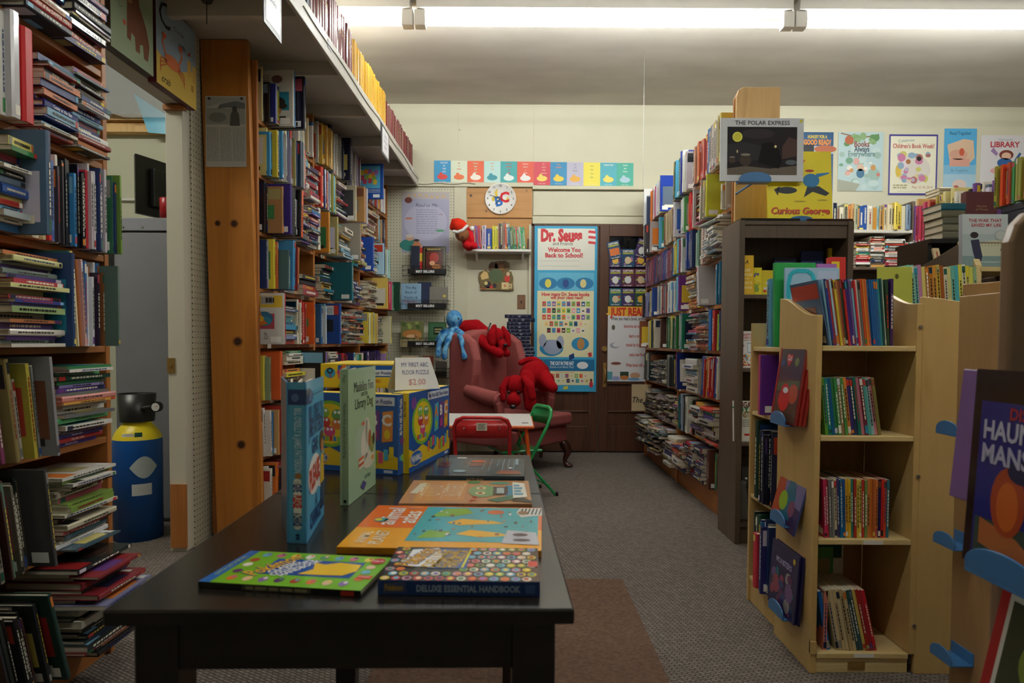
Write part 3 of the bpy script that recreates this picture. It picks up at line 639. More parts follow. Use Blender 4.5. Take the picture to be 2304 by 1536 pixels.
arow(5, [('V', 596, ['#26222a', '#4a4a58'], .24, .26, .012, .02, 0, .02), ('B', 602, '#a87c50', .235, .09, {'T': .02, 'label': 'tan boxed book with a plain cover on the fifth shelf beside the pillar'}), ('B', 607, '#3c2a84', .255, .12, {'T': .02}), ('B', 614, '#17151a', .25, .11), ('B', 620, '#1c1a1e', .25, .11), ('B', 628, '#1a1418', .25, .13, {'spine': '#d8502c', 'lean': 3}), ('B', 642, '#8c8e92', .235, .11, {'lean': 7, 'T': .02}), ('G', 646),
    ('S', 694, ['#2c6c9c', '#d8c43c', '#4c3c8c', '#3c2c6c', '#8c8c8c', '#a84c44', '#2c2c30', '#cac6bc', '#5c8ca8'], .23, .04, .08, {'t': (.006, .014)}), ('B', 699, '#dcd6c4', .25, .06), ('G', 711), ('B', 716, '#d48a2c', .25, .08, {'T': .02, 'spine': '#c89c34', 'label': 'orange and green cover standing at an upright of the fifth aisle shelf'}), ('B', 724, '#b8bcc0', .24, .06), ('B', 732, '#b0a668', .24, .1, {'T': .02}),
    ('S', 758, ['#2c7c74', '#c8453c', '#d8a43c', '#2c2c34', '#5c5448', '#8cb4c8', '#d8ccbc', '#d8c46c', '#f0e8dc'], .235, .07, .12), ('B', 766, '#9c9488', .25, .16, {'T': .02, 'spine': '#7c4a3c'}), ('V', 780, ['#2c8a3c', '#5c2c84', '#c8c6bc', '#803c34'], .2, .25, .015, .025, .03, .06), ('S', 808, MIX, .24, .02, .06), ('G', 818), ('B', 822, '#2048a0', .26, .07), ('S', 838, ['#8ca8b8', '#c8c4bc', '#5c7c9c', '#b84c4c'], .22, .02, .06), ('B', 844, '#a8c8dc', .25, .09, {'spine': '#2c70b0'}), ('V', 866, ['#c0d8dc', '#c8d4a8', '#a8d0c4', '#e0dcc0'], .24, .25, .015, .03, .02, .06)])
arow(4, [('V', 594, ['#c8ccd4', '#1e3468'], .24, .25, .01, .014, .01, .03), ('B', 598, '#d8c83c', .25, .05, {'spine': '#e0cc3c'}), ('B', 601, '#c86434', .24, .06), ('B', 607, '#4c6c70', .2, .11, {'T': .02, 'lean': 2}), ('B', 613, '#3c88b8', .255, .12, {'lean': 3}), ('B', 622, '#8c1e18', .225, .13, {'T': .025, 'spine': '#d88a3c', 'lean': 3, 'label': 'dark red leaning board book at the end of the fifth aisle row by the pillar'}), ('G', 627),
    ('S', 660, ['#c8786c', '#5c8c7c', '#3c6c50', '#b8b4a4', '#3c7cb0', '#6c8c7c', '#a8a494'], .145, .0, .04, {'t': (.01, .03)}), ('S', 700, ['#b84434', '#3c4478', '#4c4c84', '#36363c', '#8c3440', '#2e2e34'], .12, .02, .06, {'t': (.015, .03)}), ('G', 711), ('S', 733, ['#8a3c2c', '#6a2a24', '#c8983c', '#4c4434', '#2c3c34', '#d8cca8', '#2c7c94'], .22, .02, .06), ('B', 740, '#16606c', .245, .17, {'T': .03, 'D': .24, 'label': 'large teal book jutting out of the fifth aisle shelf'}), ('B', 752, '#8c2c20', .235, .13, {'T': .03}), ('V', 768, ['#c8c4b8', '#d8d4c8', '#bcb8a0'], .22, .24, .02, .03, .06, .1), ('S', 806, ['#d8b83c', '#2c3470', '#3c3c44', '#b8c08c', '#d8cc6c', '#6c3c6c', '#5c8c6c'], .2, .0, .05), ('G', 818), ('S', 836, ['#a8806c', '#b8a890', '#8c8478', '#c8c0a8'], .24, .02, .06), ('B', 842, '#d0b45c', .25, .13, {'T': .02}), ('V', 862, ['#c83c6c', '#2c7c4c', '#c83c2c', '#b8c0b8', '#c84c4c'], .22, .24, .015, .025, .08, .12), ('B', 866, '#123c2c', .25, .14)])
gl = arow(3, [('B', 594, '#d0d0ce', .262, .112, {'T': .026, 'D': .24, 'spine': '#c83030', 'label': 'big white book with a cutaway globe jutting out beside the pillar'}), ('B', 605, '#c42434', .24, .08, {'lean': 3}), ('G', 610), ('S', 650, ['#3c60a0', '#c8ccd4', '#2c4c8c', '#4c8c94', '#6cb0b8', '#484848', '#c8c49c', '#b85440', '#d0ccc4', '#3c8cb8'], .245, .02, .06, {'t': (.008, .02)}), ('V', 668, ['#d8c45c', '#d8d4c4', '#b83430', '#e0d8c0'], .23, .25, .012, .02, .03, .06), ('B', 675, '#d85c1c', .24, .1, {'T': .02, 'spine': '#dca02c', 'label': 'orange cover with a small picture jutting from the fourth aisle shelf'}), ('V', 697, ['#4c3478', '#dcdce0', '#58a0b8', '#c8d4dc'], .22, .25, .01, .02, .03, .05), ('G', 711), ('V', 722, ['#6ca0b0', '#2c5c8c', '#c8d0d4'], .22, .25, .01, .02, .02, .05), ('B', 730, '#16418c', .255, .12, {'T': .035, 'label': 'royal blue book with a white barcode jutting from the fourth aisle shelf'}),
    ('S', 806, ['#9c4c44', '#a83c3c', '#b8a89c', '#8c8478', '#d0c8bc', '#b04840', '#3c7c94', '#c4bcb0', '#a0a89c'], .25, .0, .05, {'t': (.006, .014)}), ('G', 818), ('V', 838, ['#d8d0d0', '#e0dcc8', '#c0a474', '#b8b4b8', '#d8c448'], .235, .25, .015, .03, .03, .05), ('S', 852, ['#8c8878', '#a8a494', '#c8c4b0', '#5c584c'], .22, .02, .04), ('B', 860, '#c8c4a4', .23, .1, {'spine': '#dccc50'})])
def a_globe(a):
    a.ell(.58, .5, .19, .14, '#2c6c94', 3, 26); a.ell(.6, .45, .14, .09, '#3c8ca8', 4); a.fpoly([(.3, .52), (.5, .66), (.55, .5), (.66, .4), (.48, .36)], '#e07a24', 5); a.ell(.5, .5, .08, .06, '#f0b83c', 6); a.textlines(1, .62, .78, .8, .94, '#333', .3, 4); a.rect(.52, .78, .78, .94, '#c8c8c6', 3)
    for i in range(9): a.rect(.53+.027*i, .79, .54+.027*i, .93, '#333', 4)
    a.text('DP', .62, .17, .02, '#777', 4, rot=1.57); a.textlines(8, .06, .4, .26, .72, '#b4b4b0', .2)
def a_barcode(a):
    a.rect(.5, .72, .82, .94, '#e4e4e2', 3)
    for i in range(10): a.rect(.53+.027*i, .74, .54+.027*i, .9, '#444', 4)
def a_or2(a): a.rect(.45, .42, .85, .6, '#6c8c54', 3); a.ell(.65, .5, .1, .05, '#3c6cb0', 4); a.rect(.45, .06, .85, .18, '#e4e0d8', 3)
for b in gl:
    if 'globe' in b['label']: cover_art(b, a_globe)
    if 'royal blue' in b['label']: cover_art(b, a_barcode)
    if 'orange cover with a small' in b['label']: cover_art(b, a_or2)
arow(2, [('V', 600, ['#a8b894', '#c0ccb0', '#d8c84c', '#8c9c7c', '#c8c4b4'], .22, .25, .01, .018, .0, .04), ('B', 606, '#d8602c', .25, .07), ('G', 610), ('S', 655, ['#d8d4cc', '#d88a3c', '#c8c0b0', '#3c7c5c', '#2c4c94', '#d8d03c', '#e0dcd0', '#c8643c', '#b88ca8', '#e4e0d4', '#a84c3c', '#d8ccb4'], .25, .02, .09, {'t': (.007, .018)}), ('B', 665, '#1a1a1c', .25, .19, {'T': .02, 'D': .26, 'label': 'black book with a grey whirl of art jutting far out of the third aisle shelf'}), ('S', 700, MIX, .1, .0, .05), ('G', 711), ('B', 722, '#7c64a8', .23, .06, {'T': .03}), ('S', 745, ['#d8d4c4', '#d8c44c', '#c84c4c', '#3c3c50'], .24, .02, .05), ('V', 772, ['#6c2434', '#c02c2c', '#2c2c58', '#d8c84c'], .2, .22, .015, .03), ('B', 785, '#262a5c', .22, .07, {'spine': '#e0e0e0'}), ('V', 806, LITE+KIDS, .19, .22, .015, .03), ('G', 818), ('V', 850, ['#1c2448', '#4c2c6c', '#3c2458', '#2c2c3c'], .2, .23, .02, .03, 0, .03), ('B', 860, '#9c7cac', .2, .06), ('V', 866, MIX, .2, .22, .01, .02)])
arow(1, [('V', 598, ['#e0dcd8', '#2c5cac', '#e4e0dc'], .22, .25, .01, .016, .01, .04, {'lean': -3}), ('V', 606, ['#c89c64', '#b88a50', '#3c78b0'], .2, .24, .01, .016, .03, .06), ('B', 612, '#b83430', .25, .08), ('G', 616), ('B', 622, '#2c7c3c', .21, .09), ('S', 665, ['#2c3c60', '#d8d4c0', '#b8443c', '#6c5c4c', '#c8c4b0', '#4c4438', '#8c9c84'], .25, .03, .09), ('S', 700, MIX, .24, .0, .06), ('G', 711), ('V', 806, MIX, .18, .25, .02, .035), ('G', 818), ('V', 866, MIX, .18, .25, .025, .035)])
arow(0, [('V', 600, ['#e4e0d8', '#6c2c2c', '#dcd8cc'], .2, .24, .01, .016, .02, .05), ('B', 606, '#d06c24', .25, .05), ('B', 611, '#3c1c20', .22, .08, {'spine': '#b84438'}), ('S', 655, ['#3c7c54', '#2c4c7c', '#d8d0b8', '#b8443c', '#4c6c5c', '#c8c4b0'], .24, .04, .1), ('S', 700, MIX, .24, .0, .06), ('G', 711), ('V', 806, MIX, .18, .25, .02, .035), ('G', 818), ('V', 866, MIX, .18, .25, .025, .035)])
mass(aisle, 'far_aisle_books', 'mixed small books crowding the far bay of the aisle bookcase')
# ------------------------------------------------------------------ bound volumes on the ledge
led = Case((lx(2.0)-.025, 2.0), -math.atan2(LX1-LX0, 3.99), 'white ledge', 'bound_volume', 'bound volumes on the white ledge')
q = random.Random(5); y = .15; n = 0
def ledrun(y1, pal, t0, t1, h0, h1, word, band=None):
    global y, n
    n = 0
    while y < y1:
        T = q.uniform(t0, t1); n += 1; H = q.uniform(h0, h1); cov = q.choice(pal)
        mb = book_mb(T-.001, H, .18, cov, 0, q, None, face=0)
        for z0, z1, c_ in ((.12, .2, '#20242c'), (.62, .64, '#c8a858'), (.72, .74, '#c8a858')):
            if band or z0 > .5: mb.face([(.0045, T*.25, z0*H), (.0045, T*.75, z0*H), (.0045, T*.75, z1*H), (.0045, T*.25, z1*H)], c_)
        o = mb.build('bound_volume', [PG if q.random() < .6 else PV, PAGES], None, led.M @ Matrix.Translation((q.uniform(-.012, .0), y, 2.4805)))
        tag(o, '%s bound volume, %s of its colour along the white ledge' % (word, ordw(n)), 'book', led.group); y += T
ledrun(1.25, ['#2c3450', '#242c40', '#3c4460', '#5a5e72', '#4a3a44'], .022, .03, .3, .32, 'navy')
ledrun(2.02, ['#6c2c30', '#74343a', '#642a2c'], .03, .05, .3, .31, 'maroon', 1)
ledrun(2.95, ['#d0a034', '#c8962c', '#d8ac40'], .022, .03, .27, .29, 'yellow', 1)
ledrun(4.1, ['#7a3038', '#6c282e', '#84383c'], .025, .035, .24, .26, 'dark red', 1)
# hanging sign cards on the fascia
def ledcard(px, py, w, h, nm, lab, lines):
    p = atX(px, py, -.9); yy = p.y; x = lx(yy)+.019; zc = p.z
    r = MB(); r.box((-w/2, -h/2, -.004), (w/2, h/2, 0), '#4a4c52'); o = r.build(nm, PV, None, face_frame((x+.004, yy, zc), (0, 1, 0), (0, 0, 1))); tag(o, lab, 'sign')
    a = Art(w*.8, h*.82); a.rect(0, 0, 1, 1, '#eceaf0', 1)
    for i, t in enumerate(lines): a.text(t, .5, .75-.22*i, h*.09, '#4a4a8a', 4, w=w*.7)
    a.build('card', o, Matrix.Translation((-w*.4, -h*.41, .0004)))
ledcard(858, 322, .28, .2, 'framed_sign', 'small grey framed sign card hanging from the ledge near the wall', ['Children', 'Non Fiction', 'Nature'])
ledcard(622, 8, .19, .22, 'framed_sign', 'small grey framed sign card hanging from the near part of the ledge', ['Picture', 'Books'])
for px, py, s_ in ((748, 125, .0), (855, 283, .0), (918, 378, 0)):
    p = atX(px, py, lx(4)+.02); m = MB(); m.box((0, -.035, -.02), (.0015, .035, .02), '#dddbe2'); tag(m.build('ledge_ticket', PM, None, Matrix.Translation((lx(p.y)+.0185, p.y, 2.445))), {748: 'torn white ticket stuck on the ledge edge under the navy volumes', 855: 'white ticket stuck on the ledge edge under the yellow volumes', 918: 'white ticket stuck on the ledge edge close to the wall'}[px], 'ticket')
# ------------------------------------------------------------------ right aisle bookcase
ZR = [.15, .41, .68, .955, 1.216, 1.476, 1.735, 2.0]
CRr = [b-a-.02 for a, b in zip(ZR, ZR[1:])]+[.4]
raisle = Case((1.18, 6.04), R(180), 'rounded pine bookcase', 'storybook', 'books on the rounded pine bookcase across the aisle')
bookcase(raisle, 'bookcase', 'orange pine bookcase with rounded uprights across the aisle, behind the dark cabinet', 2.34, .24, ZR, 2.33, [.0, 1.18, 2.335], tops=[2.33, 2.35, 2.35],
    tags=[(1.35, 2.0), (1.4, 1.735), (1.8, 1.735), (2.1, 1.735), (1.3, 1.476), (1.5, 1.216), (1.25, 1.216), (1.9, 1.216), (.8, 1.216), (.5, .955), (1.9, .955), (1.3, .955), (2.2, .955), (.9, .68), (1.25, .68), (.8, .41), (2.0, .41), (.6, 1.476)])
epn = empty('end_panel', (1.295, 3.665, 0), label='light pine end panel with a rounded corner rising behind the dark cabinet', cat='panel')
m = MB(); m.prism([(-.115, 0), (.115, 0), (.115, 2.35), (-.08, 2.35), (-.105, 2.335), (-.115, 2.30)], -.012, .012, axis='y'); m.build('board', LIGHTPINE, epn, bevel=.003)
def rrow(i, spec, px0): return row(raisle, ZR[i], px0, spec, CRr[i], '%s, rounded bookcase' % ROWN[i])
FB, NB = 1457, 1523
raisle.soft_kind = 'slim_storybook'; raisle.far = lambda s: s < 1.17; raisle.tk = 1.3; raisle.outk = .55
rrow(7, [('B', 1462, '#dcdcdc', .3, .0), ('B', 1467, '#e4e2e2', .32, .09, {'T': .02, 'spine': '#2c3c7c', 'label': 'white book with a flag design at the far end of the rounded bookcase'}), ('V', 1480, ['#b84438', '#8cb4c4', '#c8d4d8', '#e07c2c', '#2c3c5c'], .22, .27, .012, .02, .02, .05), ('V', 1496, ['#d8d4dc', '#c84478', '#e0dcd0', '#b8c8d8'], .22, .27, .012, .02, .03, .05), ('B', 1502, '#d8cc9c', .27, .07), ('B', 1512, '#24409c', .27, .1, {'T': .02, 'spine': '#b83440'}), ('G', 1524),
    ('B', 1528, '#d08c94', .26, .04), ('B', 1532, '#30307c', .27, .07, {'spine': '#e0b43c'}), ('V', 1543, ['#8cd0dc', '#bcdce4', '#5cb0cc', '#1e4c48'], .24, .26, .012, .02, .04, .06), ('B', 1547, '#2c5ca8', .3, .05), ('V', 1558, ['#d8d49c', '#dce0e4', '#2c3c94'], .25, .29, .012, .02, .02, .05), ('B', 1566, '#b4acb0', .25, .08, {'T': .02}), ('B', 1573, '#24284c', .23, .03), ('V', 1592, ['#b8846c', '#c8685c', '#b85c3c'], .23, .25, .02, .03, .02, .04), ('B', 1598, '#b8482c', .25, .02), ('B', 1603, '#1c5c94', .265, .03), ('V', 1622, ['#a89c98', '#b0a4a0', '#a09890'], .24, .27, .02, .035, .02, .03), ('V', 1636, ['#c8c088', '#c8b84c', '#d8d4b0'], .25, .28, .015, .02)], FB)
rrow(6, [('B', 1461, '#b82c34', .2, .0), ('B', 1466, '#26408c', .24, .05), ('V', 1476, ['#34343c', '#e4e0dc', '#1c1c20', '#3c2c28'], .23, .25, .012, .02, .06, .08), ('B', 1481, '#d8582c', .24, .05), ('B', 1492, '#a89c98', .245, .12, {'T': .02, 'lean': 3, 'label': 'worn beige cover jutting out of the seventh shelf across the aisle'}), ('B', 1500, '#4c94b0', .24, .06), ('V', 1521, ['#6c3c34', '#b0a080', '#c8b88c', '#a89878'], .22, .25, .015, .022, .01, .03), ('G', 1524),
    ('S', 1533, ['#3c3444', '#5c2c34', '#283048', '#a8a8a8'], .2, .0, .03), ('B', 1545, '#b8b4bc', .3, .1, {'T': .03, 'label': 'pale book in a clear sleeve jutting from the seventh shelf across the aisle'}), ('V', 1556, ['#e0e0e0', '#d0cca8', '#3c8c4c', '#c8c8c8'], .22, .245, .012, .02, .02, .05), ('V', 1568, ['#c82c34', '#b82830', '#c8545c'], .22, .24, .012, .02, .01, .03), ('B', 1578, '#c4bab8', .245, .05, {'T': .02}), ('S', 1594, ['#c83c6c', '#d86c9c', '#e0b43c', '#3c4c3c', '#c84c54', '#d89cb0', '#8c3c3c'], .17, .0, .04, {'t': (.005, .012)}), ('V', 1608, ['#8cc0c0', '#7ca8b8', '#a86c5c', '#c8b8a0'], .2, .24, .01, .02, .02, .06, {'lean': 4}), ('B', 1632, '#cfd23c', .25, .1, {'T': .02, 'D': .24, 'lean': 2, 'label': 'yellow and green picture book jutting out below the framed white cover'}), ('V', 1639, ['#b8442c', '#c8c0a8'], .12, .15, .012, .02)], FB)
rrow(5, [('V', 1521, ['#24346c', '#2c4480', '#3c3c74', '#5c3c6c', '#8c4c5c', '#6c3444', '#2c3c60'], .2, .23, .014, .02, .01, .03), ('G', 1524), ('B', 1532, '#1c7c94', .245, .05, {'T': .03}), ('V', 1543, ['#4cb4d8', '#d8c84c', '#8cb8cc', '#7c3448'], .2, .24, .012, .02, .03, .06), ('B', 1554, '#c4c8c8', .24, .06, {'T': .03}), ('B', 1561, '#20245c', .245, .06), ('V', 1573, ['#2c4c9c', '#24408c', '#1c2c60'], .23, .245, .015, .02, .04, .07), ('V', 1582, ['#6ca08c', '#8cb4a0', '#a8c0b0'], .2, .23, .015, .02, .01, .03), ('B', 1586, '#c8242c', .24, .01), ('V', 1600, ['#5c342c', '#e0dcd4', '#7c5040', '#c8b4a8', '#8a8480'], .21, .245, .014, .02, .01, .04), ('S', 1640, ['#c8ccd0', '#e0e0dc', '#5c7c94', '#a8acb0', '#8c9490', '#b87c4c', '#d8d8d4'], .25, .02, .08, {'t': (.006, .016), 'twist': 3})], FB)
rrow(4, [('B', 1461, '#24222c', .2, .08), ('B', 1468, '#7c7ca0', .21, .06), ('V', 1476, ['#b8a848', '#c8c8c0', '#3c7c94', '#c0b090'], .2, .22, .015, .02, .02, .04), ('B', 1491, '#223c7c', .23, .07, {'T': .05, 'spine': '#dce4ec'}), ('V', 1510, ['#7c2830', '#8c4c44', '#6c8c94', '#5c5c6c', '#c8c0b0'], .2, .23, .014, .02, .02, .05), ('V', 1521, ['#98c048', '#e0e4dc', '#2c64a0'], .21, .24, .012, .02, .02, .04), ('G', 1524),
    ('V', 1530, ['#4c94c8', '#e0dccc'], .2, .24, .012, .02, .01, .03), ('B', 1536, '#e8d83c', .24, .05), ('V', 1544, ['#6cb0d0', '#d8d4d0', '#d88450'], .23, .245, .014, .02, .02, .05), ('B', 1556, '#6c2c7c', .235, .1, {'T': .02, 'D': .23, 'label': 'purple bordered picture book with a white centre on the fifth shelf across the aisle'}), ('S', 1580, ['#c8783c', '#b8843c', '#d8a878', '#b8443c', '#d8d0bc', '#c88c3c', '#3c2c2c', '#e0dcd4'], .24, .01, .05, {'t': (.005, .013)}), ('B', 1588, '#d8c83c', .24, .05), ('S', 1600, ['#3c4c9c', '#5c64b0', '#c83c3c', '#d8d0c8'], .2, .0, .03), ('B', 1622, '#ccc6c8', .245, .15, {'T': .04, 'lean': -7, 'label': 'white book leaning outward at the cabinet end of the fifth shelf across the aisle'}), ('V', 1640, KIDS, .2, .24, .012, .02)], FB)
rrow(3, [('B', 1467, '#7c4834', .23, .13, {'T': .02, 'label': 'brown framed cover jutting out at the door end of the fourth shelf'}), ('B', 1471, '#c8c0b8', .22, .06), ('V', 1482, ['#a83040', '#2c3454', '#c8b848'], .2, .24, .015, .02, .02, .05), ('B', 1493, '#bcb4a4', .23, .07, {'T': .03}), ('B', 1508, '#4c3028', .22, .05, {'T': .04}), ('V', 1521, ['#d0c040', '#2c5c3c', '#b8b088', '#1c4428'], .2, .245, .012, .02, .02, .04), ('G', 1524),
    ('V', 1532, ['#c8c8d4', '#2c3474', '#e0dcd8', '#5c2c6c'], .22, .24, .012, .02), ('B', 1541, '#2c6c30', .225, .07, {'T': .04}), ('V', 1552, ['#2c50a0', '#b0c4b8', '#d8b83c'], .2, .25, .012, .02, .02, .05), ('B', 1562, '#106c50', .23, .1, {'T': .02, 'spine': '#1c7c5c'}), ('S', 1606, ['#c86c50', '#5c94b8', '#8c6c9c', '#4c4c50', '#9c3c5c', '#6c4c74', '#28282c', '#c84c6c', '#a8a49c', '#5c544c', '#c88c4c'], .24, .01, .06, {'t': (.006, .016)}), ('B', 1613, '#2c70b8', .245, .06), ('B', 1624, '#a82420', .23, .05), ('V', 1640, KIDS, .2, .24, .015, .02)], FB)
rrow(2, [('B', 1462, '#4c5450', .23, .06), ('B', 1468, '#8c8c84', .23, .05), ('B', 1474, '#1c2c30', .23, .06, {'T': .03}), ('S', 1505, ['#8c9088', '#2c3434', '#4c5450', '#a8a498', '#1c2020', '#c0bcb0'], .18, .0, .05, {'t': (.006, .014)}), ('V', 1521, ['#4c504c', '#8c8c84', '#2c2c2c', '#c8c0a8'], .2, .23, .012, .02, .01, .04), ('G', 1524),
    ('B', 1535, '#3c4c64', .2, .04, {'T': .04, 'spine': '#dccb2c'}), ('G', 1540), ('B', 1552, '#1c2c6c', .25, .1, {'T': .02, 'lean': -4, 'spine': '#c82c34', 'D': .24, 'label': 'navy and red book with a white edge leaning on the third shelf'}), ('S', 1580, ['#b8b4b4', '#c8c4c4', '#2c74b0', '#94a49c', '#b8543c', '#d0c8c0'], .24, .02, .06, {'t': (.008, .03)}), ('B', 1589, '#8c8880', .2, .04, {'lean': 5, 'T': .03}), ('V', 1600, ['#a8a8c0', '#2c3c8c', '#6c74b0'], .22, .24, .015, .02, .02, .04, {'lean': 6}), ('V', 1614, ['#c88c34', '#b82c24', '#a82420'], .22, .25, .015, .03, .02, .05, {'lean': 6}), ('V', 1640, MIX, .2, .24, .02, .03, {'lean': 4})], FB)
rrow(1, [('S', 1521, ['#4c4440', '#8c8478', '#3c3838', '#6c5c58', '#a8a098', '#2c2c2c', '#7c6c78'], .2, .0, .05, {'t': (.006, .014), 'twist': 3}), ('G', 1524), ('S', 1536, ['#c8c068', '#c88cb0', '#3c3c3c'], .2, .0, .04), ('B', 1543, '#2c6464', .23, .06, {'T': .03}), ('B', 1552, '#8ca0b8', .25, .07), ('V', 1560, ['#c8c8bc', '#d8d4c8', '#2c2c30'], .23, .25, .012, .02, .03, .05), ('B', 1572, '#2c2420', .22, .03, {'spine': '#d8d0c4'}), ('S', 1625, ['#5c5c54', '#4c948c', '#c84438', '#d8d4d4', '#5c4c8c', '#c8c4c0', '#3c4454', '#a8a49c', '#c8943c'], .25, .02, .08, {'t': (.01, .03)})], FB)
rrow(0, [('S', 1521, ['#54504c', '#2c2c30', '#7c6860', '#8c9098', '#c8c0ac', '#3c4444', '#4c5c74', '#d8c490'], .24, .04, .13, {'t': (.005, .012), 'twist': 4}), ('G', 1524), ('S', 1562, ['#3c3464', '#2c2848', '#b84434', '#d8d4c8', '#dcd8cc', '#c8c4b8'], .2, .04, .12, {'t': (.008, .03)}), ('S', 1596, ['#2c2c50', '#b83444', '#3c3c58', '#d0ccc8', '#26264a'], .23, .02, .08, {'t': (.012, .03)}), ('V', 1640, ['#3c6c4c', '#5c3028', '#6c3c34'], .2, .23, .015, .03)], FB)
mass(raisle, 'far_shelf_books', 'mixed small books crowding the far bay of the rounded pine bookcase')
p = atX(1465, 920, 1.1); m = MB(); w, h = .17, .23; m.box((0, 0, -.0015), (w, h, 0), '#b9a583'); o = m.build('shelf_sign', PM, None, face_frame((1.03, 5.86, .41), (1, 0, 0), (0, 0, 1))); tag(o, 'tan card sign with black script at the door end of the second shelf', 'sign')
a = Art(w, h); a.text('The Jo', .5, .42, .05, '#241c18', 3, w=w*.9, bold=.01, shear=.3); a.build('lettering', o, None, PM)
# ------------------------------------------------------------------ dark laminate cabinet
cab = empty('dark_cabinet', (1.39, 3.53, 0), label='tall dark brown laminate bookcase standing at the end of the aisle', cat='bookcase')
Mc = Matrix.Translation((-1.39, -3.53, 0)); X0, X1, Y0, Y1, ZT = 1.11, 1.67, 3.36, 3.64, 1.60
def cb(n, a, b, mat=LAMINATE, bev=.002):
    m = MB(); m.box(a, b); return m.build(n, mat, cab, Mc, bevel=bev)
cb('side_panel', (X0, Y0, 0), (X0+.028, Y1, ZT)); cb('side_panel', (X1-.028, Y0, 0), (X1, Y1, ZT)); cb('top_panel', (X0+.028, Y0+.005, ZT-.022), (X1-.028, Y1, ZT-.002)); cb('rail', (X0+.028, Y0+.012, ZT-.085), (X1-.028, Y0+.03, ZT-.022))
cb('back_panel', (X0+.028, Y1-.008, 0), (X1-.028, Y1, ZT-.02)); cb('plinth', (X0+.028, Y0+.02, 0), (X1-.028, Y0+.035, .09))
zc = []
for py in (662, 828, 995, 1178):
    z = atY(1690, py, Y0).z; zc.append(z); cb('shelf', (X0+.029, Y0+.008, z-.02), (X1-.029, Y1-.009, z), LAMINATE)
ccase = Case((X0+.03, Y0+.02), R(-90), 'dark cabinet', 'boxed_book', 'books in the dark cabinet')
def stand(px0, px1, py_top, Y, z, name, lab, cat, cov, art=None, T=.02, group=None, tilt=6, mat=PV, book=True, h=None, pages=True):
    """an upright book or box facing the camera, leaning back a little"""
    a0 = atY(px0, 768, Y); a1 = atY(px1, 768, Y); w = a1.x-a0.x; h = h or atY((px0+px1)/2, py_top, Y).z-z
    M = face_frame((a0.x, Y, z+.0008), (1, 0, 0), (0, math.sin(R(tilt)), math.cos(R(tilt))))
    m = MB(); m.box((0, 0, -T), (w, h, -T+.002), cov); m.box((0, 0, -.002), (w, h, 0), cov); m.box((0, 0, -T+.002), (.003, h, -.002), cov)
    o = m.build(name, mat, None, M, bevel=.0006); tag(o, lab, cat, group)
    if pages: pg = MB(); pg.box((.003, .003, -T+.002), (w-.003, h-.003, -.002)); pg.build('page_block', PAGES, o)
    if art:
        A = Art(w, h); art(A); A.build('cover_print', o, Matrix.Translation((0, 0, .0002)), mat)
    return o, w, h
def a_keep(a):
    a.rect(0, 0, 1, 1, '#e2b41c', 1); c = '#f8e8b0'
    for t, y in (('KEEP', .62), ('CURIOUS', .51), ('AND', .41), ('CARRY A', .3), ('BANANA', .18)): a.text(t, .5, y, .013 if t != 'AND' else .007, c, 3, w=a.w*.8, bold=.02)
    a.line([(.3, .82), (.42, .8), (.5, .84), (.62, .78)], .003, '#3a2a10'); a.ell(.55, .85, .05, .03, '#3a2a10'); a.line([(.12, .08), (.88, .08)], .0008, c)
stand(1663, 1694, 574, Y0+.03, zc[0], 'greeting_card', 'mustard yellow card standing on the upper shelf of the dark cabinet', 'card', '#dcae1a', a_keep, T=.006, tilt=3)
def a_yb(a): a.text('ge', .3, .78, .02, '#24408c', 4, bold=.02, shear=.3); a.rect(.1, .12, .6, .4, '#8ca83c', 2); a.blobs(6, .1, .1, .9, .6, ['#3c7c94', '#e8e4c0', '#c8703c', '#6c9c4c'], .1)
stand(1694, 1712, 602, Y0+.06, zc[0], 'boxed_book', 'yellow picture book beside the mustard card in the dark cabinet', 'book', '#e6d428', a_yb, tilt=2)
def a_rb(a): a.rect(0, .7, 1, 1, '#e0c82c', 1); a.blobs(7, .05, .1, .95, .6, ['#e8e4dc', '#c83c2c', '#6c9c4c', '#d8a83c'], .16)
stand(1712, 1742, 608, Y0+.075, zc[0], 'boxed_book', 'yellow book with red lettering behind the mustard card', 'book', '#e0cc2c', a_rb, tilt=2)
def a_mom(a):
    for t, y in (('HAPPY', .9), ("MOTHER'S DAY!", .82)): a.text(t, .5, y, .012, '#c03830', 4, w=a.w*.85, bold=.015)
    a.text('BY MERCER MAYER', .5, .745, .006, '#444', 4, w=a.w*.6); a.rect(.5, .4, .9, .68, '#9ab0c4'); a.rect(.53, .43, .68, .65, '#e4ecf0', 3); a.rect(.71, .43, .87, .65, '#e4ecf0', 3)
    a.blobs(22, .02, .02, .98, .4, ['#c87838', '#e0c85c', '#d8b8a0', '#b04c34', '#7ca0b4', '#e8e4e0', '#8cb06c'], .08); a.ell(.2, .6, .17, .05, '#a878a8', 3)
stand(1660, 1707, 744, Y0+.03, zc[1], 'boxed_book', 'white picture book with red capital title on the second shelf of the dark cabinet', 'book', '#e6e3e2', a_mom, T=.006, tilt=8)
def a_ori(a):
    a.text('ORIGAMI', .5, .9, .03, '#6c2c20', 4, w=a.w*.95, bold=.03); a.text('TOY', .3, .78, .03, '#2c7c4c', 4, bold=.03); a.text('MONSTERS', .5, .66, .03, '#8c6c20', 4, w=a.w*.95, bold=.03)
    a.textlines(4, .15, .35, .9, .55, '#6c6c60', .2); a.blobs(5, 0, .1, .4, .5, ['#5ca05c', '#8cc074'], .09); a.rect(.45, .14, .68, .19, '#c02c24', 4)
stand(1655, 1707, 902, Y0+.03, zc[2], 'craft_kit', 'white origami kit on the third shelf of the dark cabinet', 'kit', '#dcdcd0', a_ori, T=.02, tilt=4)
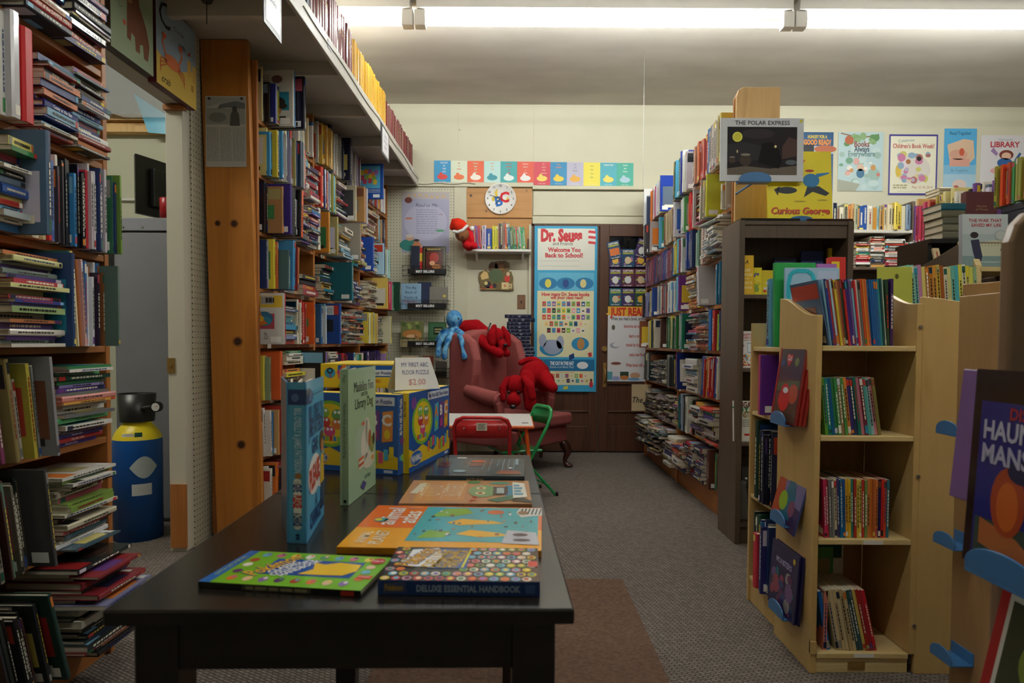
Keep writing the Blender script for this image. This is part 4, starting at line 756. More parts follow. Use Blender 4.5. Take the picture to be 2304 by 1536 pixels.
def a_dog(a): a.blobs(9, .05, .25, .95, .8, ['#1c1c1c', '#e4e4e4', '#2a2a2a', '#d8d8d8'], .12); a.rect(0, .0, 1, .2, '#d8d02c', 3); a.textlines(2, .1, .04, .9, .18, '#2a2a20', .3, 4)
stand(1678, 1712, 1028, Y0+.1, zc[3], 'craft_kit', 'dark kit with white panels and a yellow base on the lowest cabinet shelf', 'kit', '#34302e', a_dog, T=.05, tilt=6)
m = MB()
pts = [(-.06, 0), (.055, 0), (.045, .05), (.03, .1), (.015, .17), (.02, .2), (-.012, .2), (-.025, .15), (-.05, .07)]
m.prism([(x, z) for x, z in pts], -.02, .02, axis='y'); o = m.build('plastic_bag', FROST, None, Matrix.Translation((1.168, Y0+.07, zc[3]+.001)), bevel=.012, seg=3); tag(o, 'crumpled clear plastic bag on the lowest shelf of the dark cabinet', 'bag')
for i, (px, col, h, lb) in enumerate(((1740, '#1c2450', .2, 'dark blue book at the back of the upper cabinet shelf'), (1800, '#24306c', .235, 'blue book with red lettering at the back of the upper cabinet shelf'), (1862, '#e0c42c', .25, 'yellow book topmost at the back of the upper cabinet shelf'))):
    stand(px, px+50, 0, Y0+.16, zc[0], 'boxed_book', lb, 'book', col, None, T=.02, h=h, tilt=2)
# thin books lying on top of the cabinet
for i, (px, w, d, T, cov, lb) in enumerate(((1665, .29, .2, .011, '#2a2224', 'thin dark book lying on top of the dark cabinet'), (1815, .22, .16, .01, '#a02a24', 'thin red and black book lying on top of the dark cabinet'))):
    x = atY(px, 490, 3.38).x; m = book_mb(T, w, d, cov, 0, rnd, '#1a1818'); M = Matrix.Translation((x, 3.37, ZT+T)) @ face_frame((0, 0, 0), (0, -1, 0), (0, 0, -1))
    M = Matrix(((0, 0, 1, x), (-1, 0, 0, 3.365+.0), (0, -1, 0, ZT-.001+T), (0, 0, 0, 1)))
    tag(m.build('thin_book', [PG, PAGES], None, M), lb, 'book')
# holder with the big yellow book on the cabinet
def a_george(a):
    a.rect(0, 0, 1, 1, '#f0dc14', 1); a.text("H.A.Rey", .44, .87, .022, '#c8401c', 5, bold=.02, shear=.3)
    for dx, c, l in ((.008, '#5a2010', 4), (0, '#d8501c', 5)): a.text('Curious George', .5+dx, .15-dx*.6, .034, c, l, w=a.w*.9, bold=.03, shear=.25)
    # plain coloured shapes in place of the drawn figures
    a.ell(.68, .58, .13, .1, '#1c78b0', 3); a.fpoly([(.62, .5), (.8, .5), (.96, .4), (.9, .36), (.7, .42), (.56, .34)], '#16242c', 3); a.ell(.3, .44, .16, .05, '#16242c', 3); a.fpoly([(.1, .45), (.2, .5), (.16, .36)], '#2a2420', 3); a.ell(.66, .72, .07, .02, '#a82c1c', 4); a.fpoly([(.76, .62), (.96, .68), (.96, .7), (.76, .68)], '#1c78b0', 3)
    a.ell(.85, .3, .08, .012, '#b8a018', 2); a.ell(.5, .28, .1, .012, '#b8a018', 2)
go, gw, gh = stand(1723, 1868, 337, 3.40, ZT+.002, 'picture_book_display', 'tall yellow picture book standing in a blue holder on the dark cabinet', 'book', '#f0dc14', a_george, T=.01, tilt=6, mat=PV, h=atY(1790, 337, 3.42).z-ZT-.004)
def holder(name, M, w, lab, h=.042, d=.055, cat='holder', grp='blue book holders'):
    m = MB(); prof = [(-w/2, 0), (w/2, 0), (w/2, h*.35)]+[(w/2*math.cos(math.pi*i/12)*.98, h*.35+h*.65*math.sin(math.pi*i/12)) for i in range(1, 12)]+[(-w/2, h*.35)]
    m.prism(prof, 0, .004, axis='z'); m.box((-w/2, -.004, -d), (w/2, 0, .004))
    m.box((-w/2, -.004, -d-.003), (w/2, h*.9, -d))
    o = m.build(name, BLUEH, None, M, bevel=.001); return tag(o, lab, cat, grp)
holder('blue_holder', face_frame((go.matrix_local.translation.x+gw*.5, 3.388, ZT+.0045), (1, 0, 0), (0, 0, 1)), .11, 'blue plastic holder under the tall yellow book on the dark cabinet', h=.022, d=.04)
# framed white cover on the end panel
def a_polar(a):
    a.rect(.08, .1, .92, .86, '#2c282c', 2); a.text('THE POLAR EXPRESS', .5, .925, .021, '#3a3a40', 5, w=a.w*.86, bold=.005)
    a.fpoly([(.08, .1), (.92, .1), (.92, .25), (.6, .2), (.3, .24), (.08, .2)], '#6c6258', 3); a.ell(.2, .7, .06, .08, '#e0dc5c', 6, 26); a.ell(.2, .7, .045, .06, '#d4ce50', 7, 26)
    a.fpoly([(.08, .3), (.5, .34), (.5, .55), (.3, .62), (.08, .58)], '#38343a', 3.2); a.ell(.3, .33, .07, .09, '#4c423a', 4); a.ell(.3, .42, .06, .02, '#8c8478', 5); a.ell(.14, .33, .04, .05, '#4c423a', 4); a.ell(.14, .38, .035, .012, '#8c8478', 5)
    a.fpoly([(.45, .3), (.7, .2), (.74, .3), (.7, .5), (.62, .62), (.5, .6)], '#1c191c', 3.5); a.fpoly([(.74, .35), (.92, .4), (.92, .66), (.82, .7), (.74, .55)], '#54403c', 3.6); a.ell(.66, .55, .015, .022, '#e8dc9c', 5); a.ell(.2, .47, .008, .025, '#d8cc94', 5); a.ell(.45, .75, .2, .08, '#3c353a', 3.3); a.ell(.85, .3, .07, .04, '#5c646c', 4)
    a.ell(.965, .955, .018, .024, '#d8cc3c', 5)
pex, pw, ph = stand(1615, 1800, 265, 3.385, atY(1700, 408, 3.385).z, 'framed_cover', 'large silver framed cover in a blue holder on the light pine end panel', 'book', '#d6d8dd', a_polar, T=.014, tilt=1, mat=PM)
holder('blue_holder', face_frame((atY(1699, 400, 3.37).x, 3.368, pex.matrix_local.translation.z-.004), (1, 0, 0), (0, 0, 1)), .155, 'blue plastic holder fixed to the light pine end panel', h=.045, d=.05)
m = MB(); m.cyl((0, 0, -.05), (0, 0, -.283), .006, n=8); m.build('bracket_arm', BLUEH, bpy.data.objects['blue_holder.001'])
# ------------------------------------------------------------------ maple book cart (four sided)
cart = empty('book_cart', (1.12, 2.3, 0), label='maple book cart with wavy side panels and blue book holders', cat='bookcase')
Mt = Matrix.Translation((-1.12, -2.3, 0))
def ct(n, fn, mat=MAPLE, bev=.002):
    m = MB(); fn(m); return m.build(n, mat, cart, Mt, bevel=bev)
CX0, CX1, CY0, CY1 = .925, 1.205, 2.035, 2.32
# solid panel on the aisle side, wavy top (profile in y,z)
wav = [(CY0, .06), (CY0, 1.085)]+[(CY0+.02+(CY1-CY0-.02)*t, 1.085+.065*(0.5-.5*math.cos(math.pi*t))) for t in [i/10 for i in range(11)]]+[(CY1, 1.13), (CY1, .06)]
ct('wavy_panel', lambda m: m.prism([(y, z) for y, z in wav][::-1], CX0-.018, CX0, axis='x'))
ct('wavy_panel', lambda m: m.prism([(y, z+.035) if z > 1 else (y, z) for y, z in wav][::-1], CX1, CX1+.018, axis='x'))
ct('end_board', lambda m: m.prism([(CX1+.018, .0), (CX1+.135, .0), (CX1+.135, 1.125), (CX1+.07, 1.135), (CX1+.018, 1.14)], CY0-.0, CY0+.02, axis='y'))
ct('end_board', lambda m: m.prism([(CX0-.018, .06), (CX0-.018, .1), (CX0-.0, .1), (CX0, .06)], CY0-.004, CY0+.01, axis='y'))
for (px, py) in ((2072, 735), (2066, 1072), (2057, 1408)):
    m = MB(); p = atY(px, py, CY0-.001); m.cyl((p.x, CY0-.003, p.z), (p.x, CY0+.002, p.z), .006, n=10); m.cyl((p.x, CY0-.004, p.z), (p.x, CY0-.003, p.z), .003, n=6); m.build('screw', CHROME, cart, Mt)
fz = [atY(1950, py, CY0).z for py in (778, 981, 1214, 1470)]
for z in fz:
    ct('shelf', lambda m: m.box((CX0+.001, CY0+.0, z-.016), (CX1-.001, CY1, z)), MAPLE_E)
ct('back_panel', lambda m: m.box((CX0, CY1, .06), (CX1, CY1+.012, 1.12)), MAPLE_D)
ct('base_rail', lambda m: m.box((CX0, CY0+.006, .0), (CX1, CY0+.02, fz[3]-.016)), MAPLE_E)
ct('base_board', lambda m: m.box((CX0-.018, CY0, 0), (CX0, CY1, .06)))
m = MB(); m.box((-.026, -.002, -.012), (.026, 0, .012)); m.box((-.02, -.003, -.006), (.02, -.002, .006)); m.build('name_plate', BRASS, cart, Mt @ Matrix.Translation(((CX0+CX1)/2-.015, CY0+.006, .022)))
m = MB(); m.box((-.03, -.0008, -.006), (.03, 0, .006), '#e8e6e0')
o = m.build('shelf_tag', PM, cart, Mt @ Matrix.Translation((1.09, CY0-.0002, fz[2]-.008))); o = m.build('shelf_tag', PM, cart, Mt @ Matrix.Translation((1.07, CY0-.0002, fz[3]-.006)))
# aisle facing shelves of the cart (behind the solid panel)
AY1 = 2.62
for z in (atX(1715, 768, .92).z*0+.985, .74, .42, .1):
    ct('aisle_shelf', lambda m: m.box((CX0-.0, CY1+.014, z-.016), (CX0+.24, AY1, z)), MAPLE_E)
ct('aisle_end_board', lambda m: m.box((CX0-.004, AY1, 0), (CX0+.24, AY1+.016, 1.075)))
ct('aisle_back_panel', lambda m: m.box((CX0+.24, CY1+.014, .0), (CX0+.252, AY1+.016, 1.08)), MAPLE_D)
ct('aisle_plinth', lambda m: m.box((CX0+.004, CY1+.014, 0), (CX0+.02, AY1, .084)), MAPLE)
fcase = Case((CX0+.002, CY0+.012), R(-90), 'front of the maple cart', 'reader_book', 'slim books facing out of the maple cart')
def frow(i, spec, px0=1862): return row(fcase, fz[i], px0, spec, (.3, .19, .2, .23)[i], '%s of the maple cart front' % ['top shelf', 'second shelf', 'third shelf', 'bottom shelf'][i])
SP = ['#8ec0d4', '#2c3c8c', '#9c2c3c', '#a8c8d8', '#b85c3c', '#d8c03c', '#a87440', '#8c4430', '#24503c', '#c02c2c', '#4c2c7c', '#3c2c74', '#7c5c9c', '#8cb8d0', '#c82c34', '#d8d4c8', '#6c6860', '#c84c24', '#d87c34', '#c8642c']
s_ = 1862
top = []
for c in ['#405880']+SP+['#2c6ca0', '#1c5c9c', '#1c5c9c', '#1c609c', '#1c68a0', '#2c8c8c', '#1c4c50', '#a8c0a8', '#24402c', '#40245c']:
    s_ += 5.9; top.append(('B', s_, c, .2 if c != '#40245c' else .205, 0, {'soft': True, 'lean': -0.01, 'D': .15}))
top[0] = ('B', 1868, '#405880', .205, 0, {'T': .006, 'D': .2})
# the row leans back against the aisle side
def fan(i, cols, px0, px1, h, leans, D=.15, where='', sp=None):
    s0 = fcase.s_at(px0, 0, fz[i]); s1 = fcase.s_at(px1, 0, fz[i]); n = len(cols); q = random.Random(i+40)
    for k, c in enumerate(cols):
        T = (s1-s0)/n*.93; s = s0+(s1-s0)*k/n; th = leans[0]+(leans[1]-leans[0])*k/max(1, n-1); hh = h*q.uniform(.985, 1.01)
        Ml = Matrix.Translation((-.005-q.uniform(0, .006), s, fz[i]+.0008)) @ Matrix.Rotation(R(th), 4, 'X')
        b = put_book(fcase, Ml, T*math.cos(R(th))-.0002, hh, D, c, '', '', q, soft=True, label='slim %s reader, %s along the %s' % (cname(c), ordw(k+1), where), parts=False)
fan(0, SP+['#2c6ca0', '#1c5c9c', '#1c5c9c', '#1c609c', '#1c68a0', '#2c8c8c', '#1c4c50', '#a8c0a8'], 1872, 2000, .2, (9, 5), where='top shelf of the maple cart front')
fan(0, ['#24402c', '#40245c'], 2000, 2014, .2, (3, 1), where='inner end of the maple cart top row')
Ml = Matrix.Translation((-.0, fcase.s_at(1866, 0, 1), fz[0]+.0008)) @ Matrix.Rotation(R(12), 4, 'X'); put_book(fcase, Ml, .004, .2, .2, '#4a6488', '', '', rnd, label='slate blue cover leaning at the aisle end of the maple cart top row', soft=True)
fan(1, ['#5c9c3c', '#1c8c8c', '#1c5c8c', '#2c7c44', '#3c8c4c', '#8c6c4c', '#4c8c44', '#d88434', '#3c3470', '#2c3c60', '#1c6c5c', '#b86c7c', '#6c2434', '#4c9c94', '#8cb4b8', '#c87c84', '#7c7440'], 1862, 1990, .175, (6, 9), where='second shelf of the maple cart front')
fan(2, ['#c02c5c', '#a82c3c', '#6c6c6c', '#7c7c78', '#d8c8a0', '#4c3c6c', '#1c6c9c', '#1c5c8c', '#d8a02c', '#e0b02c', '#3c8c7c', '#a83c34', '#d8c03c', '#e0cc6c', '#b83428', '#6c8c4c', '#c8783c', '#c8702c', '#b8602c', '#d87c3c', '#2c1c4c', '#c82c24', '#d04c24', '#2c6c7c'], 1862, 2008, .178, (3, 0), where='third shelf of the maple cart front')
fan(3, ['#d88474', '#1c64b4'], 1862, 1880, .185, (0, 10), where='bottom shelf of the maple cart front')
fan(3, ['#bca880', '#c8b48c', '#c4ae84', '#c8b890', '#bca478', '#c8b48c', '#2c4c50', '#34545c', '#c8b05c', '#a83028', '#a02430', '#c01c2c'], 1892, 1985, .19, (11, 13), where='bottom row of the maple cart')
# books on the aisle side of the cart
acase = Case((CX0+.005, AY1-.001), R(180), 'aisle side of the maple cart', 'aisle_side_book', 'books on the aisle side of the maple cart')
def srow(z, spec, px0, nm, cl=.3): return row(acase, z, px0, spec, cl, nm)
srow(.985, [('B', 1722, '#58a0c4', .25, -.02, {'T': .05}), ('B', 1733, '#c8204c', .25, -.03, {'T': .02})], 1712, 'top shelf of the cart aisle side')
srow(.74, [('V', 1720, ['#d888a8', '#e0a8c0'], .22, .235, .01, .014, .0, .01), ('B', 1726, '#d8d4e0', .22, .01), ('B', 1742, '#5c2484', .22, .03, {'T': .03, 'spine': '#c8447c', 'label': 'purple and pink songbook on the second shelf of the cart aisle side'}), ('V', 1764, KIDS, .2, .23, .01, .014, -.03, -.01)], 1713, 'second shelf of the cart aisle side', .22)
srow(.42, [('B', 1726, '#14382c', .29, .01, {'T': .03, 'label': 'large dark green forest cover on the third shelf of the cart aisle side'}), ('V', 1748, ['#14182c', '#1c2440', '#101424'], .25, .29, .012, .016, .01, .03), ('V', 1764, KIDS, .2, .23, .01, .014, -.03, -.01)], 1706, 'third shelf of the cart aisle side', .3)
srow(.1, [('V', 1716, ['#2c3c34', '#24543c', '#1c2c2c'], .24, .27, .01, .014, .0, .01), ('B', 1724, '#c83444', .2, .03), ('V', 1742, ['#2c6c9c', '#2c2c70', '#28306c', '#24245c', '#1c3464'], .24, .28, .012, .016, .01, .04), ('V', 1764, KIDS, .2, .23, .01, .014, -.03, -.01)], 1700, 'lowest shelf of the cart aisle side', .29)
# face-out books in blue holders on the solid panel
def sideholder(Y, z, w, h, art, cov, lab, n=1, tilt=8, twist=0, X=CX0-.018, hw=.12, dep=.04, hlab='', T=.007, nm='display_book'):
    base = face_frame((X-dep, Y, z), (0, -1, 0), (0, 0, 1))   # local z -> -X (towards the aisle)
    holder('blue_holder', base, hw, hlab, h=.04, d=dep-.004)
    for k in range(n):
        M = face_frame((X-dep+.012+k*(T+.0015), Y+w/2-k*.012, z+.002+k*.001), (0, -1, 0), (math.sin(R(tilt)), 0, math.cos(R(tilt))))
        M = M @ Matrix.Rotation(R(twist), 4, 'Z')
        m = MB(); m.box((0, 0, -T), (w, h, 0), cov); o = m.build(nm, PG, None, M, bevel=.001)
        tag(o, lab if k == 0 else 'red copy %s the front red car book in the upper blue holder' % (('', 'just behind', 'second behind')[k]) if n == 3 else 'dark violet copy behind the front square book in the lowest blue holder', 'book', 'face-out books on the maple cart')
        if k == 0: a = Art(w, h); art(a); a.build('cover_print', o, None, PG)
def a_cars(a):
    a.rect(0, 0, 1, 1, '#7c2420', 1); a.rect(.08, .02, .95, .92, '#4c3440', 2); a.rect(.08, .02, .95, .5, '#5c4030', 3); a.rect(0, .93, 1, 1, '#8c3c50', 2); a.fpoly([(.08, .45), (.95, .5), (.95, .4), (.08, .35)], '#5a5c3c', 3.4)
    a.fpoly([(.3, .78), (.55, .78), (.52, .7), (.43, .63), (.34, .7)], '#b82c34', 4); a.text('Cars', .43, .745, .02, '#e8e0e0', 5, w=.035)
    a.ell(.43, .27, .22, .14, '#c82c20', 5); a.ell(.43, .36, .15, .09, '#c02818', 5.5); a.ell(.45, .37, .1, .035, '#d8d8dc', 6); a.ell(.75, .34, .18, .11, '#b8502c', 4.5); a.ell(.72, .7, .08, .05, '#6c7448', 4); a.ell(.2, .68, .07, .04, '#3c4c7c', 4); a.rect(.0, .0, .06, 1, '#a82c24', 4)
def a_mon(a):
    a.rect(0, 0, 1, 1, '#6c6894', 1); a.rect(.0, .72, 1, 1, '#a8a0a8', 1.5); a.rect(0, .0, 1, .3, '#403058', 1.6); a.fpoly([(0, 0), (.4, 0), (.25, .6), (0, .75)], '#a8482c', 2)
    a.text('MONSTERS, INC.', .52, .8, .014, '#2c3c8c', 5, w=a.w*.75, bold=.02); a.fpoly([(.3, .1), (.7, .1), (.75, .4), (.6, .62), (.45, .68), (.38, .4)], '#2c6880', 3); a.ell(.35, .28, .16, .12, '#8cae30', 4); a.ell(.7, .25, .12, .1, '#7c4c68', 4.5)
def a_mon2(a):
    a.rect(0, 0, 1, 1, '#241c4c', 1); a.text('MONSTERS', .5, .75, .018, '#a8a0c8', 5, w=a.w*.7, bold=.02); a.blobs(26, .05, .05, .95, .68, ['#3c3c6c', '#1c5c70', '#5c2c54', '#8c3c50', '#2c2c50', '#8c8484', '#1c4448', '#6c4c7c'], .12); a.ell(.86, .88, .045, .045, '#d8b83c', 6)
cz = atX(1795, 962, .89)
sideholder(2.2, atX(1790, 962, .87).z, .2, .285, a_cars, '#a02c24', 'red picture book of a red car in the upper blue holder of the maple cart', 3, hlab='upper blue holder on the maple cart side', dep=.045)
sideholder(2.2, atX(1790, 1200, .87).z, .2, .27, a_mon, '#46589c', 'blue-edged picture book tilted in the middle blue holder of the maple cart', 1, twist=-6, hlab='middle blue holder on the maple cart side', tilt=12)
sideholder(2.2, atX(1790, 1420, .87).z, .215, .215, a_mon2, '#1c1c48', 'dark violet square book in the lowest blue holder of the maple cart', 2, hlab='lowest blue holder on the maple cart side', tilt=4)
# books on the far top of the cart: activity packs and board books
for i, (px0, px1, py, Y, cov, T, lb, tl) in enumerate(((1744, 1836, 590, 2.41, '#2c9a4c', .02, 'green golden lettered book standing on the back of the maple cart', 3), (1766, 1888, 602, 2.37, '#9cc0dc', .012, 'pale blue clear activity pack with a turquoise handle on the maple cart', 2), (1838, 1882, 593, 2.415, '#a86cb4', .012, 'lilac book behind the pale blue activity pack', 2), (1868, 1904, 577, 2.44, '#c8302c', .03, 'red and yellow books behind the pale blue activity pack', 3))):
    def art(a, i=i):
        if i == 0: a.text('GOLDEN', .62, .9, .02, '#e8e4a0', 4, bold=.01)
        if i == 1:
            c = '#2cb0c4'
            a.line([(.06, .3), (.06, .8), (.1, .92), (.2, .96), (.4, .96), (.5, .92), (.55, .8)], .014, c, 4); a.rect(.6, .5, .96, .96, '#b4c4e4', 2)
        if i == 3: a.rect(.1, .5, .6, .95, '#e0c42c', 3)
    stand(px0, px1, py, Y, .987 if i < 1 or True else 1.0, 'activity_pack' if i == 1 else 'boxed_book', lb, 'book', cov, art, T=T, tilt=tl)
# second, taller row on the back of the cart facing the camera (pale yellow set)
ct('back_shelf', lambda m: m.box((1.17, 2.36, .969), (1.62, 2.66, .985)), MAPLE_E)
ct('back_side_panel', lambda m: m.box((1.324, 2.055, 0), (1.34, 2.36, 1.1)), MAPLE)
ct('back_support', lambda m: m.box((1.3, 2.645, 0), (1.62, 2.66, .968)), MAPLE_D); ct('riser', lambda m: m.box((1.34, 2.362, .986), (1.62, 2.56, 1.08)), MAPLE)
gcase = Case((1.24, 2.38), R(-90), 'back of the maple cart', 'golden_reader', 'thin yellow backed books on the back of the maple cart')
q = random.Random(8); s = .13
o, w_, h_ = stand(1974, 2052, 600, 2.355, 1.081, 'display_book', 'lime green cover standing before the thin yellow backed books', 'book', '#aeb24a', lambda a: a.ell(.55, .82, .05, .05, '#5a5a20', 3), T=.006, tilt=3)
for k, c in enumerate(['#d0c84c', '#7cc0a4', '#8cc4b0', '#7cb89c', '#b87ca4', '#d8c874', '#a86c34', '#b8742c', '#c88a34', '#d0a83c', '#9c5424', '#d8ccb0', '#c8c484', '#6cb4a4', '#4ca8b0', '#d8d04c', '#e0dcbc', '#d8c83c', '#c8c85c', '#8cac84']):
    T = .0128; Ml = Matrix.Translation((0, s, 1.0808)) @ Matrix.Rotation(R(5), 4, 'X')
    put_book(gcase, Ml, T-.0008, .19*q.uniform(.97, 1.03), .16, c, '', '', q, soft=True, label='thin %s backed book, %s along the back of the maple cart' % (cname(c), ordw(k+1))); s += T
# ------------------------------------------------------------------ second maple cart, at the right edge
c2 = empty('book_cart', (1.3, 1.72, 0), label='maple book cart with open shelves, partly behind the blurred near panel', cat='bookcase')
M2 = Matrix.Translation((-1.3, -1.72, 0))
def c2b(n, fn, mat=MAPLE_D, bev=.002):
    m = MB(); fn(m); return m.build(n, mat, c2, M2, bevel=bev)
xa = atY(2158, 900, 1.72).x
c2b('side_panel', lambda m: m.box((xa, 1.5, 0), (xa+.016, 1.73, 1.12)))
c2b('side_panel', lambda m: m.box((xa+.3, 1.5, 0), (xa+.316, 1.73, 1.16)))
c2b('back_panel', lambda m: m.prism([(xa+.016, 0), (xa+.3, 0), (xa+.3, 1.19)]+[(xa+.3-.284*t, 1.152+.04*(1-t)**1.5) for t in (.2, .4, .6, .8, 1)], 1.73, 1.745, axis='y'))
for z in (1.0, .7, .42, .14): c2b('shelf', lambda m: m.box((xa+.016, 1.5, z-.016), (xa+.3, 1.73, z)), MAPLE_E)
for py, Y in ((975, 1.85), (1225, 1.85), (1480, 1.85)):
    z = atY(2130, py, 1.68).z; holder('blue_holder', face_frame((xa-.052, 1.68, z), (0, -1, 0), (0, 0, 1)), .085, '%s empty blue holder on the second maple cart' % {975: 'upper', 1225: 'middle', 1480: 'lowest'}[py], d=.05, h=.032)
# ------------------------------------------------------------------ near panel at the edge of view
np_ = empty('near_book_stand', (.76, .96, 0), label='dark tan rounded book stand very near the camera at the picture edge', cat='stand')
M3 = Matrix.Translation((-.76, -.96, 0))
NX = atY(2243, 900, 1.02).x
m = MB(); m.prism([(NX, 0), (NX+.3, 0), (NX+.3, 1.2), (NX+.05, 1.2), (NX+.025, 1.193), (NX+.008, 1.175), (NX, 1.15)], 1.0, 1.025, axis='y'); m.build('end_board', noisemat('dark_tan_wood', '#7a604c', '#84694f', 3, .3, spec=.6), np_, M3, bevel=.006, seg=3)  # end board mottled between two close dark tans
m = MB(); m.box((NX+.01, .72, 0), (NX+.026, 1.0, .8)); m.build('side_board', MAPLE_D, np_, M3, bevel=.002)
def a_haunt(a):
    a.rect(0, 0, 1, 1, '#2a1c1c', 1); a.rect(.08, .05, .94, .84, '#2c2c78', 2); a.text('DISNEY', .55, .79, .016, '#a02c34', 5, w=a.w*.5, bold=.03); a.text('HAUNTED', .5, .7, .026, '#b8b8d0', 5, w=a.w*.75, bold=.03); a.text('MANSION', .5, .58, .026, '#b0b0cc', 5, w=a.w*.75, bold=.03)
    a.rect(.1, .06, .92, .25, '#3c4c44', 3); a.ell(.4, .36, .16, .17, '#a8482c', 4); a.ell(.4, .34, .1, .12, '#c8642c', 5); a.fpoly([(.15, .25), (.5, .2), (.8, .08), (.7, .06), (.15, .12)], '#b0683c', 4); a.ell(.7, .4, .1, .14, '#7c3430', 4); a.ell(.5, .52, .12, .06, '#28284c', 4.5)
def near_book(yc, z, w, h, T, cov, lab, art=None, x=NX-.035, tilt=9, nm='display_book'):
    M = face_frame((x, yc+w/2, z), (0, -1, 0), (math.sin(R(tilt)), 0, math.cos(R(tilt)))); m = MB(); m.box((0, 0, -T), (w, h, 0), cov); o = m.build(nm, PG, None, M, bevel=.002); tag(o, lab, 'book')
    if art: a = Art(w, h); art(a); a.build('cover_print', o, None, PG)
near_book(.88, .69, .2, .275, .02, '#241a1c', 'dark blurred storybook with a violet cover in the nearest holder', a_haunt, x=NX-.072, tilt=3)
near_book(1.07, .75, .1, .21, .012, '#7c5c94', 'lilac book with a round seal behind the dark blurred storybook', lambda a: (a.ell(.7, .72, .2, .16, '#8c7c34', 3), a.ell(.7, .72, .14, .11, '#5c3440', 4)), x=NX-.004, tilt=5)
holder('blue_holder', face_frame((NX-.085, .88, .687), (0, -1, 0), (0, 0, 1)), .14, 'grey-blue holder under the dark blurred storybook', d=.06, h=.04)
near_book(.88, .47, .2, .2, .01, '#a02a2c', 'red framed book in the low blurred holder at the picture edge', lambda a: (a.rect(.1, .1, .9, .9, '#c8c8c0', 2), a.rect(.14, .14, .86, .86, '#3c4434', 3), a.ell(.5, .5, .2, .2, '#7c8c3c', 4)), x=NX-.05, tilt=12)
# ------------------------------------------------------------------ shelves beyond the carts, at the cream wall
wb = empty('brown_bookcase', (2.98, 5.6, 0), label='dark brown bookcase with a white top shelf under the library posters', cat='bookcase')
Mw = Matrix.Translation((-2.98, -5.6, 0)); bx0 = atY(1868, 500, 5.5).x; bx1 = atY(2052, 500, 5.5).x; zt = atY(1960, 517, 5.5).z; zs2 = atY(1960, 601, 5.5).z
def wbb(n, a, b, mat): m = MB(); m.box(a, b); m.build(n, mat, wb, Mw, bevel=.002)
wbb('side_panel', (bx0-.025, 5.5, 0), (bx0, 5.76, zt), LAMINATE); wbb('side_panel', (bx1, 5.5, 0), (bx1+.025, 5.76, zt+.23), LAMINATE); wbb('back_panel', (bx0, 5.75, 0), (bx1, 5.76, zt), LAMINATE)
wbb('shelf', (bx0-.025, 5.49, zt-.025), (bx1, 5.76, zt), WHITEP)
for z in (zs2, zs2-.35, zs2-.7, zs2-1.05): wbb('shelf', (bx0, 5.5, z-.02), (bx1, 5.75, z), LAMINATE)
wcase = Case((bx0, 5.52), R(-90), 'white shelf under the posters', 'old_hardback', 'books on the white shelf under the posters')
row(wcase, zt, 1868, [('V', 1908, ['#c8c0a8', '#b8b098', '#3c4048', '#d8d0b8', '#8c8c78', '#20283c'], .18, .22, .02, .035, 0, .01), ('V', 1935, ['#b88c54', '#c8a468', '#a8c0b0', '#a0a48c', '#c87c3c'], .19, .21, .02, .035, 0, .01), ('V', 1952, ['#2c4c8c', '#34548c', '#4c6c9c'], .19, .2, .025, .04, 0, .01), ('V', 1965, ['#c8c0ac', '#30302c', '#d8d4c8'], .18, .2, .02, .035), ('V', 1990, ['#a8783c', '#b8843c', '#a88048', '#8cb4b8'], .18, .2, .02, .035, 0, .01), ('V', 2008, ['#3c4034', '#9c9c94', '#8c8c88', '#c8bc9c'], .19, .25, .02, .035), ('V', 2026, ['#c8b03c', '#a89434', '#d8c04c'], .2, .22, .02, .035), ('V', 2050, ['#6c8098', '#94a4b0', '#5c6c80', '#c8c0a0'], .18, .2, .02, .035)], .4, 'white shelf under the posters')
row(wcase, zs2, 1924, [('S', 1957, ['#c8b8a0', '#2c7c5c', '#b8443c', '#3c3c3c', '#c8a43c', '#e0dcd4', '#d8c4b8', '#c83c5c', '#2c4c6c', '#ecebe4'], .24, 0, .02, {'t': (.01, .022)}), ('S', 1990, ['#a8382c', '#d8d4c4', '#2c3c64', '#c8944c', '#dcd8d0', '#e8e4dc', '#c84c34', '#484840'], .26, 0, .02, {'t': (.01, .022)}), ('S', 2036, ['#8c2c3c', '#2c2c34', '#c85c34', '#e4e0dc', '#e8e6e0', '#c4bcb0', '#a8acb4', '#3c444c', '#b83c2c'], .26, 0, .02, {'t': (.01, .022)}), ('V', 2050, ['#c8c4bc', '#e0dcd4', '#b0b8bc'], .2, .24, .02, .03)], .3, 'stacked shelf under the white shelf')
# black bookcase running toward the camera
bb = empty('black_bookcase', (2.55, 3.9, 0), label='black bookcase with pink and plaid spines beside the stacked old books', cat='bookcase')
Mb = Matrix.Translation((-2.55, -3.9, 0)); zb = atX(2060, 553, 2.4).z
def bbb(n, a, b, mat): m = MB(); m.box(a, b); m.build(n, mat, bb, Mb, bevel=.002)
bbb('shelf', (2.4, 3.2, zb-.03), (2.64, 4.12, zb), BLACKM); bbb('side_panel', (2.4, 4.12, 0), (2.64, 4.14, zb+.02), BLACKM); bbb('side_panel', (2.4, 3.18, 0), (2.64, 3.2, zb), BLACKM); bbb('back_panel', (2.64, 3.18, 0), (2.655, 4.14, zb+.02), BLACKM)
bbb('end_board', (2.44, 4.141, zb-.1), (2.64, 4.16, zb+.29), LIGHTPINE)
for z in (zb-.35, zb-.7, zb-1.05): bbb('shelf', (2.4, 3.2, z-.02), (2.64, 4.12, z), BLACKM)
bcase = Case((2.4, 4.115), R(180), 'black bookcase', 'series_paperback', 'paperbacks on the black bookcase')
